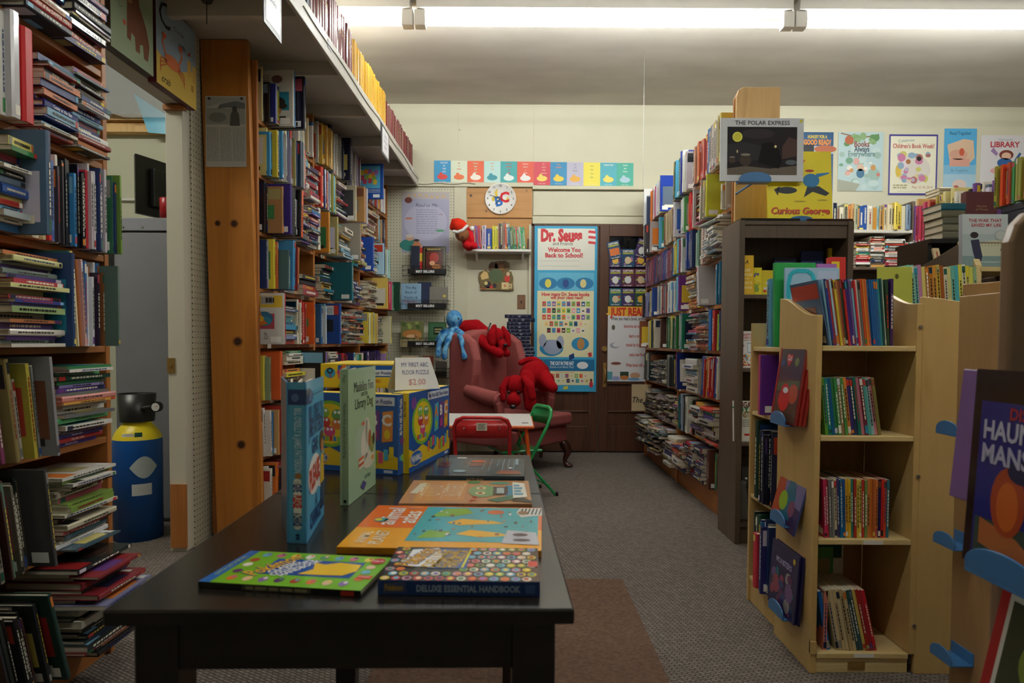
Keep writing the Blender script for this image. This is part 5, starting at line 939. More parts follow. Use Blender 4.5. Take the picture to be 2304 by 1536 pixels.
row(bcase, zb, 2056, [('V', 2098, ['#c83454', '#3c6cac', '#a82c44', '#b83c6c', '#7c4c9c', '#c84c6c'], .22, .24, .016, .022, 0, .01), ('V', 2106, ['#d8784c', '#c86c5c'], .23, .24, .016, .02), ('V', 2130, ['#c8b864', '#b8a85c', '#d0c070'], .25, .26, .016, .02, 0, .01), ('V', 2160, ['#d8cc8c', '#e0d8a4', '#ccc080'], .25, .26, .016, .02), ('V', 2235, MIX, .2, .24, .02, .03)], .4, 'top of the black bookcase')
# navy bookcase with small spines
nb = empty('navy_bookcase', (2.1, 2.55, 0), label='curved navy bookcase with small bright paperbacks near the picture edge', cat='bookcase')
Mn = Matrix.Translation((-2.1, -2.55, 0)); zn = atX(2260, 463, 2.0).z
m = MB(); m.box((2.0, 2.2, zn-.03), (2.2, 2.82, zn)); m.build('shelf', newmat('navy_laminate', .4, '#161c30'), nb, Mn, bevel=.003)
m = MB(); m.prism([(2.2, zn-.03), (2.82, zn-.03), (2.82, zn-.2), (2.7, zn-.14), (2.5, zn-.1), (2.2, zn-.09)], 2.002, 2.014, axis='x'); m.build('apron', MT['navy_laminate'], nb, Mn)
m = MB(); m.box((2.015, 2.8, 0), (2.2, 2.82, zn-.03)); m.box((2.015, 2.2, 0), (2.2, 2.22, zn-.03)); m.build('leg_panel', MT['navy_laminate'], nb, Mn)
ncase = Case((2.01, 2.81), R(180), 'navy bookcase', 'series_paperback', 'paperbacks on the navy bookcase')
row(ncase, zn, 2236, [('V', 2330, ['#c8442c', '#3c8c4c', '#a82c6c', '#8c8c3c', '#2c5ca0', '#d8743c', '#b84c3c', '#e08c4c', '#2c3c7c', '#7c9c4c'], .165, .17, .014, .017)], .3, 'navy bookcase by the picture edge')
# display stand with the war novel
ds = empty('display_stand', (1.8, 2.8, 0), label='dark panelled stand with maple edges that holds the war novel', cat='stand')
Md = Matrix.Translation((-1.8, -2.8, 0)); sx = atY(2200, 600, 2.62).x; zs_ = atY(2230, 600, 2.62).z
def dsb(n, fn, mat): m = MB(); fn(m); m.build(n, mat, ds, Md, bevel=.002)
x2 = atY(2200, 600, 2.62).x
dsb('side_panel', lambda m: m.prism([(2.62, 0), (3.06, 0), (3.06, zs_-.02), (3.0, zs_+.03), (2.72, zs_+.1), (2.66, zs_+.07), (2.62, zs_)], x2-.012, x2, axis='x'), LAMINATE)
dsb('edge_strip', lambda m: m.prism([(2.605, 0), (2.62, 0), (2.62, zs_), (2.66, zs_+.07), (2.72, zs_+.1), (2.712, zs_+.112), (2.65, zs_+.082), (2.605, zs_+.004)], x2-.018, x2+.006, axis='x'), MAPLE_E)
dsb('shelf', lambda m: m.box((x2, 2.6, zs_-.02), (x2+.2, 2.8, zs_-.002)), MAPLE_E); dsb('shelf', lambda m: m.box((x2, 2.6, zs_-.4), (x2+.2, 2.95, zs_-.385)), MAPLE_E); dsb('back_panel', lambda m: m.box((x2, 2.96, 0), (x2+.2, 2.975, zs_+.0)), LAMINATE); dsb('side_panel', lambda m: m.box((x2+.188, 2.62, 0), (x2+.2, 2.95, zs_-.021)), LAMINATE)
def a_war(a):
    a.rect(0, 0, 1, 1, '#a8b4b4', 1); a.rect(0, .62, 1, 1, '#b8c0c0', 1.5); a.text('THE WAR THAT', .5, .88, .0125, '#b04450', 5, w=a.w*.85, bold=.02); a.text('SAVED MY LIFE', .52, .79, .0125, '#b04450', 5, w=a.w*.88, bold=.02)
    a.ell(.75, .3, .5, .2, '#c4c4a8', 2); a.rect(0, 0, 1, .2, '#7c9494', 3); a.fpoly([(.18, .5), (.36, .52), (.44, .2), (.4, .05), (.32, .05), (.24, .25)], '#34344c', 5); a.ell(.26, .6, .09, .06, '#2c2424', 5); a.rect(.3, .44, 1, .47, '#8c7c64', 4)
    for i in range(9): a.rect(.36+.07*i, .38, .37+.07*i, .47, '#8c7c64', 4)
    a.ell(.84, .6, .14, .1, '#a4aaa8', 6, 24); a.ell(.84, .6, .11, .08, '#b8bcb8', 7, 24); a.ell(.9, .32, .07, .04, '#5c4430', 5); a.text('Kimberly Brubaker Bradley', .68, .09, .007, '#e8e8e4', 5, w=a.w*.55)
for k in range(5):
    Y = 2.62+k*.024
    o, ww, hh = stand(2160, 2262, 478, Y, zs_, 'novel', 'pale grey war novel facing out on the panelled stand' if k == 0 else 'copy of the pale grey war novel, %s behind the front one' % ordw(k), 'book', '#9a9ca4' if k == 0 else '#b0a8bc', a_war if k == 0 else None, T=.022, tilt=2, h=.2, group='copies of the pale war novel')
# loose old books near it
def lie(px0, px1, pyb, Y, n, T, cols, nm, lab, grp, L=None, d=.15):
    a0 = atY(px0, pyb, Y); a1 = atY(px1, pyb, Y); L = a1.x-a0.x; q = random.Random(px0); z = a0.z
    for k in range(n):
        mb = book_mb(T*.96, L*q.uniform(.93, 1), d, cols[k % len(cols)], 0, q, face=0); dx = q.uniform(-.006, .006)
        tag(mb.build(nm, [PV, PAGES], None, Matrix(((0, 0, 1, a0.x+dx), (-1, 0, 0, Y), (0, -1, 0, z+T*(k+1)), (0, 0, 0, 1)))), lab % ordw(k+1), 'book', grp)
    return z+T*n
pz = atY(2165, 480, 3.3).z
m = MB(); m.box((0, 0, 0), (.36, .3, .02)); sh = m.build('top_shelf', BLACKM, None, Matrix.Translation((atY(2100, 540, 3.3).x-.02, 3.29, atY(2120, 537, 3.3).z-.0215))); tag(sh, 'low black shelf board carrying the stacked old green books', 'shelf')
m = MB(); m.box((.01, .02, -1.6), (.03, .28, 0)); m.box((.33, .02, -1.6), (.35, .28, 0)); zz_ = sh.location.z; m = MB(); m.box((.0, .02, -zz_), (.02, .28, 0)); m.box((.34, .02, -zz_), (.36, .28, 0)); m.build('leg_panel', BLACKM, sh)
lie(2118, 2172, 537, 3.3, 5, .034, ['#6c6858', '#74705c', '#5c5c4c', '#686450', '#1c5c6c'], 'old_hardback', 'worn green-brown hardback, %s from the bottom of the tall pile by the maroon album', 'pile of worn old hardbacks')
o, ww, hh = stand(2166, 2236, 431, 3.32, atY(2200, 537, 3.3).z, 'photo_album', 'maroon album with small gilt lettering above the pale war novel', 'book', '#5c2c30', lambda a: (a.text('Houses', .5, .7, .012, '#a88c5c', 4), a.text('of Virtue', .5, .63, .012, '#a88c5c', 4)), T=.04, tilt=1)
lie(2113, 2186, 453, 4.35, 4, .022, ['#a89c7c', '#b0a488'], 'old_hardback', 'tan hardback, %s from the bottom of the short pile under the blue poster', 'short pile of tan hardbacks')
m = MB(); m.box((-.01, 0, -.02), (.24, .2, 0)); zq = atY(2113, 453, 4.35).z; m.box((.0, .02, -zq), (.02, .18, -.02)); m.box((.21, .02, -zq), (.23, .18, -.02)); tag(m.build('side_shelf', BLACKM, None, Matrix.Translation((atY(2113, 453, 4.35).x, 4.34, zq-.001))), 'narrow black shelf under the short pile of tan hardbacks', 'shelf')
# leaning framed card
o, ww, hh = stand(2112, 2127, 548, 2.9, zs_-.05, 'narrow_frame', 'narrow cream card with a red stripe leaning by the panelled stand', 'card', '#c8b48c', lambda a: a.rect(.4, .1, .6, .9, '#a83c34', 3), T=.01, tilt=20)
# ------------------------------------------------------------------ black table
TZ = .67
tl = atZ(262, 1352, TZ); tr = atZ(1293, 1370, TZ); br = atZ(1192, 1023, TZ)
tb = empty('black_table', ((tl.x+tr.x)/2, 1.4, 0), label='long black stained table with picture books laid out on it', cat='table')
Mtb = Matrix.Translation((-(tl.x+tr.x)/2, -1.4, 0))
ang = math.atan2(br.x-tr.x, br.y-tr.y)   # slight turn of the table
O = Vector((tr.x, tr.y, 0)); ux = Vector((math.cos(ang), -math.sin(ang), 0)); uy = Vector((math.sin(ang), math.cos(ang), 0))
TW = (tr-tl).length; TL = (br-tr).length
TM = Matrix((ux, uy, Vector((0, 0, 1)))).transposed().to_4x4(); TM.translation = O    # local: x from -TW..0, y 0..TL
def tbb(n, a, b, bev=.003): m = MB(); m.box(a, b); m.build(n, BLACKW, tb, Mtb @ TM, bevel=bev)
sY = (TM.inverted() @ atZ(760, 1110, TZ)).y
tbb('table_leaf', (-TW, 0, TZ-.02), (0, sY-.001, TZ)); tbb('table_leaf', (-TW, sY+.001, TZ-.02), (0, TL, TZ))
tbb('apron', (-TW+.035, .022, TZ-.085), (-.03, .04, TZ-.021)); tbb('apron', (-TW+.035, TL-.04, TZ-.085), (-.03, TL-.022, TZ-.021))
tbb('apron', (-TW+.03, .04, TZ-.085), (-TW+.045, TL-.04, TZ-.021)); tbb('apron', (-.04, .04, TZ-.085), (-.025, TL-.04, TZ-.021))
for x in (-TW+.028, -.022-.055):
    for y in (.018, TL-.018-.055): tbb('leg', (x, y, 0), (x+.055, y+.055, TZ-.021))
tbb('stretcher', (-TW+.083, .03, .12), (-.077, .05, .15))
# things stored under the table
m = MB(); m.box((0, 0, 0), (.24, .3, .27)); o = m.build('cardboard_box', noisemat('cardboard', '#a89a84', '#b4a690', 5, .8), None, Matrix.Translation((-.26, 1.02, .01)) @ Matrix.Rotation(R(4), 4, 'Z'), bevel=.002); tag(o, 'pale cardboard box standing under the black table', 'box')
m = MB(); m.prism([(0, .27), (.115, .27), (.13, .36), (-.02, .35)], 0.02, .03, axis='y'); m.box((0, 0, .2705), (.1, .3, .273)); m.build('flap', MT['cardboard'], o); a = Art(.2, .1); a.text('NM', .7, .6, .022, '#8a7a66', 2, shear=.2); a.build('print', o, face_frame((.02, -.001, .17), (1, 0, 0), (0, 0, 1)), PM)
m = MB(); m.box((0, 0, 0), (.16, .28, .24)); o = m.build('storage_crate', BLACKM, None, Matrix.Translation((-.46, 1.15, .01)), bevel=.01); tag(o, 'black crate standing under the black table', 'box')
# ---- flat books on the table
def quadbook(name, c, T, cov, spine, lab, art, sp=None, spc='#ddd', sph=.008, mat=PG, edge=None, rnd_sp=0):
    """c: the front-left, front-right and back-left pixels of the base at the table top"""
    fl, fr, bl = (atZ(x, y, TZ+T) for x, y in c); x = (fr-fl); w = x.length; x.normalize(); y = (bl-fl); d = y.dot(Vector((-x.y, x.x, 0))); y = Vector((-x.y, x.x, 0))
    M = Matrix((x, y, Vector((0, 0, 1)))).transposed().to_4x4(); M.translation = (fl.x, fl.y, TZ+.0006)
    m = MB(); c_ = .0022 if T > .01 else .0008
    m.box((0, 0, 0), (w, d, c_), cov); m.box((0, 0, T-c_), (w, d, T), cov)
    if rnd_sp: m.prism([(0, c_), (0, T-c_), (-.0, T)] if False else [(d*0+.0, 0), (.0, T), (-.003, T*.75), (-.003, T*.25)], 0, w, spine, axis='x')
    m.box((0, -.0004, 0), (w, c_, T), spine)
    o = m.build(name, mat, None, M); tag(o, lab, 'book', 'picture books laid flat on the black table')
    pg = MB(); pg.box((.002, c_, c_), (w-.003, d-.003, T-c_)); pg.build('page_block', PAGES, o)
    A = Art(w, d); art(A); A.build('cover_print', o, Matrix.Translation((0, 0, T+.0001)), mat)
    S = Art(w, T)
    if callable(sp): sp(S)
    elif sp: S.text(sp, .5, .5, sph, spc, 2, w=w*.8, bold=.02)
    S.build('spine_print', o, face_frame((0, -.0008 if not rnd_sp else -.0035, 0), (1, 0, 0), (0, 0, 1)), mat)
    return o, w, d
CR = ['#d8743c', '#6cb0c8', '#e8c0a0', '#c86c8c', '#8c6cb0', '#e8d05c', '#5c3c64', '#f0e8dc', '#b04c34', '#4c8c74']
def a_classic(a):
    a.rect(0, 0, 1, 1, '#74b42c', 1); a.rect(0, 0, .07, 1, '#1c68b8', 2); a.rect(.27, .3, .86, .78, '#1c4c9c', 2)
    k = 0
    for i in range(8):
        for y in (.15, .88): a.ell(.16+.1*i, y, .028, .07, CR[k % 10], 3); a.ell(.167+.1*i, y+.03, .012, .03, CR[(k+3) % 10], 3.5); k += 1
    for y in (.35, .55, .7): a.ell(.13, y, .03, .06, CR[k % 10], 3); a.ell(.92, y-.05, .03, .06, CR[(k+4) % 10], 3); k += 1
    a.text('Pok\u00e9mon', .3, .56, .026, '#1c3c8c', 4, rot=R(68), bold=.05, w=.09); a.text('Pok\u00e9mon', .3, .56, .026, '#e8b42c', 5, rot=R(68), bold=.02, w=.088)
    for j, t in enumerate(('CLASSIC', "COLLECTOR'S", 'HANDBOOK')): a.text(t, .38+.055*j, .52, .0105, '#f0f0f4', 5, rot=R(68), bold=.03, w=.075)
    a.fpoly([(.52, .34), (.58, .5), (.54, .7), (.62, .66), (.7, .74), (.85, .7), (.86, .5), (.8, .36), (.66, .34)], '#ecc02c', 4)
    a.ell(.93, .84, .045, .1, '#c03c3c', 5); a.text('OVER 150', .93, .84, .006, '#fff', 6, w=.016); a.rect(.9, .3, .99, .4, '#d0402c', 4); a.text('SCHOLASTIC', .945, .35, .004, '#fff', 6, w=.016)
    a.text('GOTTA CATCH EM ALL', .035, .5, .006, '#b8d84c', 5, rot=R(90), w=.08)
quadbook('handbook', ((446, 1309), (812, 1330), (530, 1238)), .008, '#2a2a26', '#17181c', 'green and blue collector handbook with a yellow shape, at the front corner of the table', a_classic, lambda s: (s.rect(.28, .1, .7, .9, '#4a4a3a', 1), s.textlines(1, .3, .2, .68, .8, '#8a8468', .4, 2), s.rect(.88, .1, .96, .9, '#a82c24', 2)), T and 0 if False else '#fff', .004) if False else quadbook('handbook', ((446, 1309), (812, 1330), (530, 1238)), .008, '#2a2a26', '#17181c', 'green and blue collector handbook with a yellow shape, at the front corner of the table', a_classic, lambda s: (s.rect(.28, .1, .7, .9, '#4a4a3a', 1), s.textlines(1, .3, .2, .68, .8, '#8a8468', .4, 2), s.rect(.88, .1, .96, .9, '#a82c24', 2)))
def a_deluxe(a):
    a.rect(0, 0, 1, 1, '#16181c', 1); q = random.Random(3)
    for i in range(15):
        for j in range(8):
            x = .035+.068*i+(.034 if j % 2 else 0); y = .06+.125*j
            if .12 < x < .5 and y > .3: continue
            if x > .985: continue
            a.ell(x, y, .03, .055, q.choice(['#d8743c', '#c8b83c', '#6ca8c0', '#c04444', '#7ca04c', '#c88ca0', '#e0d8c4']), 2, 12); a.ell(x+q.uniform(-.005, .005), y, .018, .034, q.choice(CR), 3, 8)
    a.fpoly([(.1, .38), (.12, .9), (.3, .96), (.36, .6), (.28, .36)], '#e4e4ea', 4); a.rect(.27, .33, .53, .93, '#2c5c9c', 3.5)
    a.text('Pok\u00e9mon', .17, .66, .03, '#28386c', 5, rot=R(72), bold=.06, w=.085); a.text('Pok\u00e9mon', .17, .66, .03, '#e0a42c', 6, rot=R(72), bold=.02, w=.083)
    for j, t in enumerate(('DELUXE', 'ESSENTIAL', 'HANDBOOK')): a.text(t, .31+.07*j, .63, .02, '#c8a03c', 5, rot=R(78), bold=.03, w=.08)
    a.line([(.5, .35), (.53, .92)], .003, '#e0dc3c', 5); a.rect(.93, .4, .99, .56, '#c8342c', 4)
quadbook('handbook', ((850, 1306), (1215, 1310), (876, 1231)), .019, '#16305c', '#1b3a7c', 'thick handbook with rows of small round pictures and a blue spine', a_deluxe, lambda s: (s.text('DELUXE ESSENTIAL HANDBOOK', .56, .5, .0085, '#9ab0d4', 2, w=s.w*.64, bold=.03), s.fpoly([(.03, .1), (.04, .9), (.17, .95), (.18, .2)], '#3a4a74', 1), s.text('Pok\u00e9mon', .1, .55, .008, '#b8963c', 3, w=s.w*.11, bold=.03), s.rect(.91, .2, .97, .8, '#3c5c9c', 1)))
def a_atlas(a):
    a.rect(0, 0, 1, 1, '#e8a020', 1); a.rect(0, .42, 1, 1, '#e06a20', 1.5); a.rect(.31, .14, .98, .98, '#3ca4b0', 2)
    for j, (t, x) in enumerate((('animal', .135), ('atlas', .245))): a.text(t, x, .7 if j == 0 else .68, .034, '#f0ece4', 5, rot=R(90), bold=.012, w=a.h*.52 if j == 0 else a.h*.4)
    a.text('ANIMAL', .09, .2, .018, '#f4e4b8', 5, rot=R(90), bold=.012, w=a.h*.24); a.text('PLANET', .17, .2, .022, '#f4e8c8', 5, rot=R(90), bold=.012, w=a.h*.28)
    for pts in ([(.36, .7), (.42, .92), (.55, .95), (.6, .82), (.5, .72)], [(.36, .2), (.4, .38), (.52, .36), (.5, .22)]): a.fpoly(pts, '#7cac38', 3)
    for pts in ([(.47, .56), (.55, .66), (.72, .62), (.8, .56), (.66, .53), (.55, .5)], [(.55, .3), (.62, .4), (.78, .34), (.84, .28), (.68, .24)]): a.fpoly(pts, '#e4b03c', 3)
    a.ell(.73, .85, .05, .06, '#c85c34', 3); q = random.Random(9)
    for _ in range(34): a.ell(q.uniform(.34, .95), q.uniform(.2, .94), q.uniform(.004, .014), q.uniform(.01, .03), q.choice(['#8c5c34', '#e8e4dc', '#4c4c44', '#c87c4c', '#2c6c7c']), 4, 8)
    a.fpoly([(.87, .98), (1, .98), (1, .78), (.88, .72), (.85, .85)], '#d8d4cc', 4)
    for i in range(6): a.fpoly([(.87+.022*i, .8), (.878+.022*i, .8), (.89+.022*i, .96), (.88+.022*i, .96)], '#2c2c2c', 5)
    a.ell(.89, .84, .03, .05, '#8c6c54', 6); a.fpoly([(.8, .12), (.99, .1), (.97, .36), (.82, .4)], '#b8bcc8', 5); a.ell(.89, .3, .04, .035, '#3c3c54', 6); a.ell(.9, .19, .045, .03, '#3c3c54', 6)
    a.ell(.1, .6, .04, .05, '#3c9c9c', 5); a.ell(.085, .6, .02, .03, '#d8c83c', 6); a.ell(.24, .93, .05, .03, '#c87c5c', 4)
quadbook('atlas', ((757, 1231), (1218, 1240), (822, 1137)), .01, '#c88a18', '#d8921c', 'large orange and turquoise animal atlas lying on the black table', a_atlas, lambda s: s.text('ANIMAL PLANET', .14, .5, .006, '#b87818', 2, w=s.w*.18))
def a_otto(a):
    a.rect(0, 0, 1, 1, '#b8855c', 1); a.rect(.1, .1, .48, .95, '#cc9058', 2)
    for x in (.14, .3, .44): a.line([(x, .2), (x+.02, .85)], .0015, '#e8d0a8', 3)
    for t, x, h in (('OTTO', .2, .05), ('BLOTTER', .38, .035)): a.text(t, x, .52, h, '#ecd8b4', 4, rot=R(90), w=.1, bold=-.01)
    a.text('and the', .295, .52, .012, '#ecd8b4', 4, rot=R(90)); a.fpoly([(.04, .4), (.1, .4), (.14, .85), (.08, .85)], '#d8d0bc', 3)
    a.ell(.62, .5, .12, .26, '#7ca06c', 4); a.ell(.6, .62, .04, .06, '#e8d4a0', 5); a.ell(.6, .4, .04, .06, '#e8d4a0', 5); a.ell(.6, .62, .02, .03, '#8c3424', 6); a.ell(.6, .4, .02, .03, '#8c3424', 6); a.rect(.7, .34, .82, .68, '#3c3c44', 5); a.rect(.73, .39, .79, .63, '#a8b8b8', 6)
    a.rect(.8, .2, .9, .75, '#3c88a8', 4); a.ell(.53, .9, .06, .06, '#4c8c4c', 4); a.fpoly([(.86, .2), (.97, .25), (.96, .85), (.86, .9)], '#e8e4d8', 6); a.textlines(4, .87, .3, .95, .8, '#3c8cb0', .3, 7); a.blobs(5, .48, .02, .6, .3, ['#c0402c'], .02, 5); a.fpoly([(.66, .14), (.86, .34), (.9, .2), (.74, .04)], '#3c6c54', 5); a.fpoly([(.9, .3), (1, .1), (1, .02), (.84, .1)], '#2c2420', 5); a.ell(.75, .86, .09, .05, '#4c9c84', 4)
quadbook('picture_book', ((896, 1133), (1197, 1134), (926, 1081)), .01, '#a8714c', '#a06c48', 'tan robot picture book lying between the atlas and the dark book', a_otto, lambda s: s.text('OTTO and the BLOTTER', .42, .5, .006, '#c89460', 2, w=s.w*.6))
def a_ret(a):
    a.rect(0, 0, 1, 1, '#243c4c', 1); a.rect(.2, .12, .95, .95, '#2c4454', 2); a.ell(.5, .7, .16, .2, '#5c3c34', 3); a.ell(.48, .78, .08, .06, '#c8502c', 4); a.ell(.45, .55, .05, .07, '#8c3c34', 4)
    for x, y0 in ((.38, .4), (.55, .3), (.62, .25), (.7, .5), (.76, .2), (.82, .4), (.88, .3)): a.line([(x, y0), (x+.01, .92)], .0012, '#7c9cac', 3.5)
    a.text('RETURN', .14, .6, .02, '#8c2c24', 5, rot=R(90), w=.08, bold=.01); a.text('RETURN', .1, .6, .02, '#6c2420', 4, rot=R(90), w=.08); a.rect(.72, .12, .95, .26, '#8c2c28', 4); a.rect(.7, .1, .97, .12, '#c88c54', 5); a.ell(.32, .22, .07, .06, '#8ca4b0', 5); a.rect(.22, .94, .33, 1, '#e4e4e0', 6); a.ell(.85, .4, .02, .03, '#e8e4e4', 6)
    a.rect(.9, .6, .93, .95, '#9cb0b8', 4)
quadbook('picture_book', ((958, 1070), (1180, 1072), (985, 1030)), .018, '#122c3c', '#12303c', 'dark teal picture book with a gold spine title near the far end of the table', a_ret, lambda s: s.text('RETURN', .5, .5, .0075, '#b89868', 2, w=s.w*.32))
# ---- standing books
def standbook(nm, pb, pc, z, h, cov, spine, lab, fcov, fsp, T, open_=14, back=.16):
    """spine toward the camera; front cover runs from the spine to pixel pc; back cover splays away"""
    a0 = atZ(*pb, z); a1 = atZ(*pc, z); d = (a1-a0); D = d.length; d.normalize(); nrm = Vector((d.y, -d.x, 0))
    root = empty(nm, (a0.x, a0.y, z+.0008), label=lab, cat='book')
    def board(n, p, dr, L, face, art, th=.003, mat=PG, off=0):
        nn = Vector((dr.y, -dr.x, 0)); m = MB(); M = face_frame(p, dr, (0, 0, 1)); m.box((0, 0, -th), (L, h, 0), cov if n != 'spine' else spine); b = m.build(n, mat, root, M, bevel=.0005)
        if art: A = Art(L, h); art(A); A.build('cover_print', b, None, mat)
        return b
    board('front_cover', (0, 0, 0), d, D, 1, fcov)
    sx = Vector((-math.cos(R(8)), math.sin(R(8)), 0)) * T                      # spine goes to the picture's left
    sd = -sx.normalized(); board('spine', tuple(sx), sd, T, 1, fsp)
    b2 = (Matrix.Rotation(R(open_), 3, 'Z') @ d); p2 = sx
    m = MB(); m.box((0, 0, -.003), (D*.98, h, 0), cov); m.build('back_cover', PG, root, face_frame(tuple(p2), b2, (0, 0, 1)), bevel=.0005)
    k = MB()
    for i, t in enumerate((.25, .5, .75)):
        s = sx*t; b3 = (Matrix.Rotation(R(open_*t), 3, 'Z') @ d); n3 = Vector((-b3.y, b3.x, 0))*.003
        k.prism([(s.x+b3.x*.004+n3.x*0, s.y+b3.y*.004), (s.x+b3.x*D*.95, s.y+b3.y*D*.95), (s.x+b3.x*D*.95+n3.x, s.y+b3.y*D*.95+n3.y), (s.x+b3.x*.004+n3.x, s.y+b3.y*.004+n3.y)], .004, h-.004)
    k.build('page_block', PAGES, root)
def f_blue(a):
    a.rect(0, 0, 1, 1, '#54acdc', 1); a.rect(0, .93, 1, 1, '#6cb8e4', 1.2); c = '#1c4c8c'
    a.text("BILL O'REILLY &", .53, .79, .026, c, 4, w=a.w*.8, bold=.03); a.text('JAMES PATTERSON', .53, .69, .026, c, 4, w=a.w*.82, bold=.03); a.text('GIVE', .45, .57, .024, c, 4, w=a.w*.34, bold=.05)
    a.ell(.42, .38, .34, .13, '#f0ecec', 3, 26); a.fpoly([(.7, .3), (.86, .22), (.6, .27)], '#f0ecec', 3); a.text('PLEASE', .42, .38, .036, '#d02c24', 5, w=a.w*.56, bold=.05, rot=R(6)); a.text('A', .5, .2, .02, c, 4, bold=.04); a.text('CHANCE', .46, .1, .026, c, 4, w=a.w*.6, bold=.05)
    a.ell(.84, .56, .13, .07, '#5c3824', 5); a.ell(.86, .52, .09, .05, '#c88458', 6); a.fpoly([(.72, .26), (.98, .26), (.96, .46), (.78, .46)], '#e4bc34', 5); a.fpoly([(.74, .08), (.96, .08), (.96, .26), (.76, .26)], '#243c6c', 5); a.line([(.04, .02), (.04, .9)], .001, '#24508c', 3); a.line([(.05, .905), (1, .905)], .001, '#24508c', 3)
    a.rect(0, .86, .2, .955, '#1c3878', 4); a.ell(.2, .9, .14, .045, '#1c3878', 4); a.ell(.2, .9, .1, .033, '#4c6cac', 5)
def s_blue(a):
    a.rect(0, 0, 1, 1, '#4ca0d0', 1); a.rect(0, .86, 1, .955, '#1c3878', 4); a.ell(.4, .905, .22, .025, '#4c6cac', 5)
    a.text("BILL O'REILLY & JAMES PATTERSON", .55, .64, .012, '#b8dcf0', 4, rot=-R(90), w=a.h*.4, bold=.02); a.ell(.55, .42, .2, .018, '#a8743c', 4)
    a.ell(.5, .385, .22, .02, '#f0f0f0', 2); a.ell(.5, .105, .22, .02, '#f0f0f0', 2); a.rect(.28, .1, .72, .385, '#f0f0f0', 2)
    for t, y, c in (('GIVE', .345, '#1c3c7c'), ('PLEASE', .26, '#c82c28'), ('A CHANCE', .15, '#1c3c7c')): a.text(t, .5, y, .014, c, 4, rot=-R(90), bold=.05, w=a.h*(.05 if t == 'GIVE' else .08))
    for y in (.05, .03): a.ell(.5, y, .12, .01, '#24406c', 3)
standbook('tall_blue_book', (690, 1224), (729, 1157), TZ, .262, '#3c94cc', '#4ca0d0', 'glossy blue hardback standing open on the table with its spine to the front', f_blue, s_blue, .03, 14)
def f_mad(a):
    a.rect(0, 0, 1, 1, '#a8c4a0', 1); c = '#28302c'
    a.text('Madeline Finn', .55, .86, .022, c, 4, w=a.w*.72, bold=.0); a.text('and the', .55, .8, .012, c, 4); a.text('Library Dog', .55, .73, .022, c, 4, w=a.w*.66)
    a.ell(.56, .4, .34, .17, '#b4c8b0', 1.6, 26); a.ell(.56, .38, .14, .13, '#e4dfd0', 3); a.ell(.66, .49, .09, .11, '#e0dac8', 4); a.fpoly([(.55, .4), (.66, .4), (.66, .58), (.6, .6), (.55, .56)], '#e8e2d4', 4); a.ell(.5, .56, .05, .015, '#d8684c', 5); a.ell(.72, .25, .22, .07, '#dcd6c4', 3); a.ell(.75, .42, .06, .07, '#a8643c', 4.5); a.ell(.84, .36, .08, .07, '#8c8c54', 4.6); a.ell(.9, .4, .05, .05, '#2c2c30', 5)
    for i, cc in enumerate(('#e0d8c0', '#c8502c', '#e8dcc4', '#d8602c')): a.fpoly([(.33, .21+.022*i), (.52, .22+.022*i), (.53, .24+.022*i), (.34, .232+.022*i)], cc, 5)
    a.ell(.86, .25, .06, .02, '#d8a04c', 5); a.text('Lisa Papp', .66, .13, .009, '#4c5450', 4, shear=.3); a.fpoly([(.4, .07), (.52, .03), (.62, .07), (.5, .11)], '#4c4488', 5)
def s_mad(a): a.rect(0, 0, 1, 1, '#94b08c', 1); a.text('Papp', .5, .93, .006, '#3c4c3c', 3, rot=-R(90)); a.text('Madeline Finn and the Library Dog', .5, .55, .006, '#3c4c3c', 3, rot=-R(90), w=a.h*.4); a.ell(.5, .03, .25, .012, '#1c1c1c', 3)
standbook('tall_green_book', (784, 1138), (845, 1089), TZ, .272, '#a0bc98', '#94b08c', 'sage green hardback with a white dog picture standing open behind the blue one', f_mad, s_mad, .014, 12)
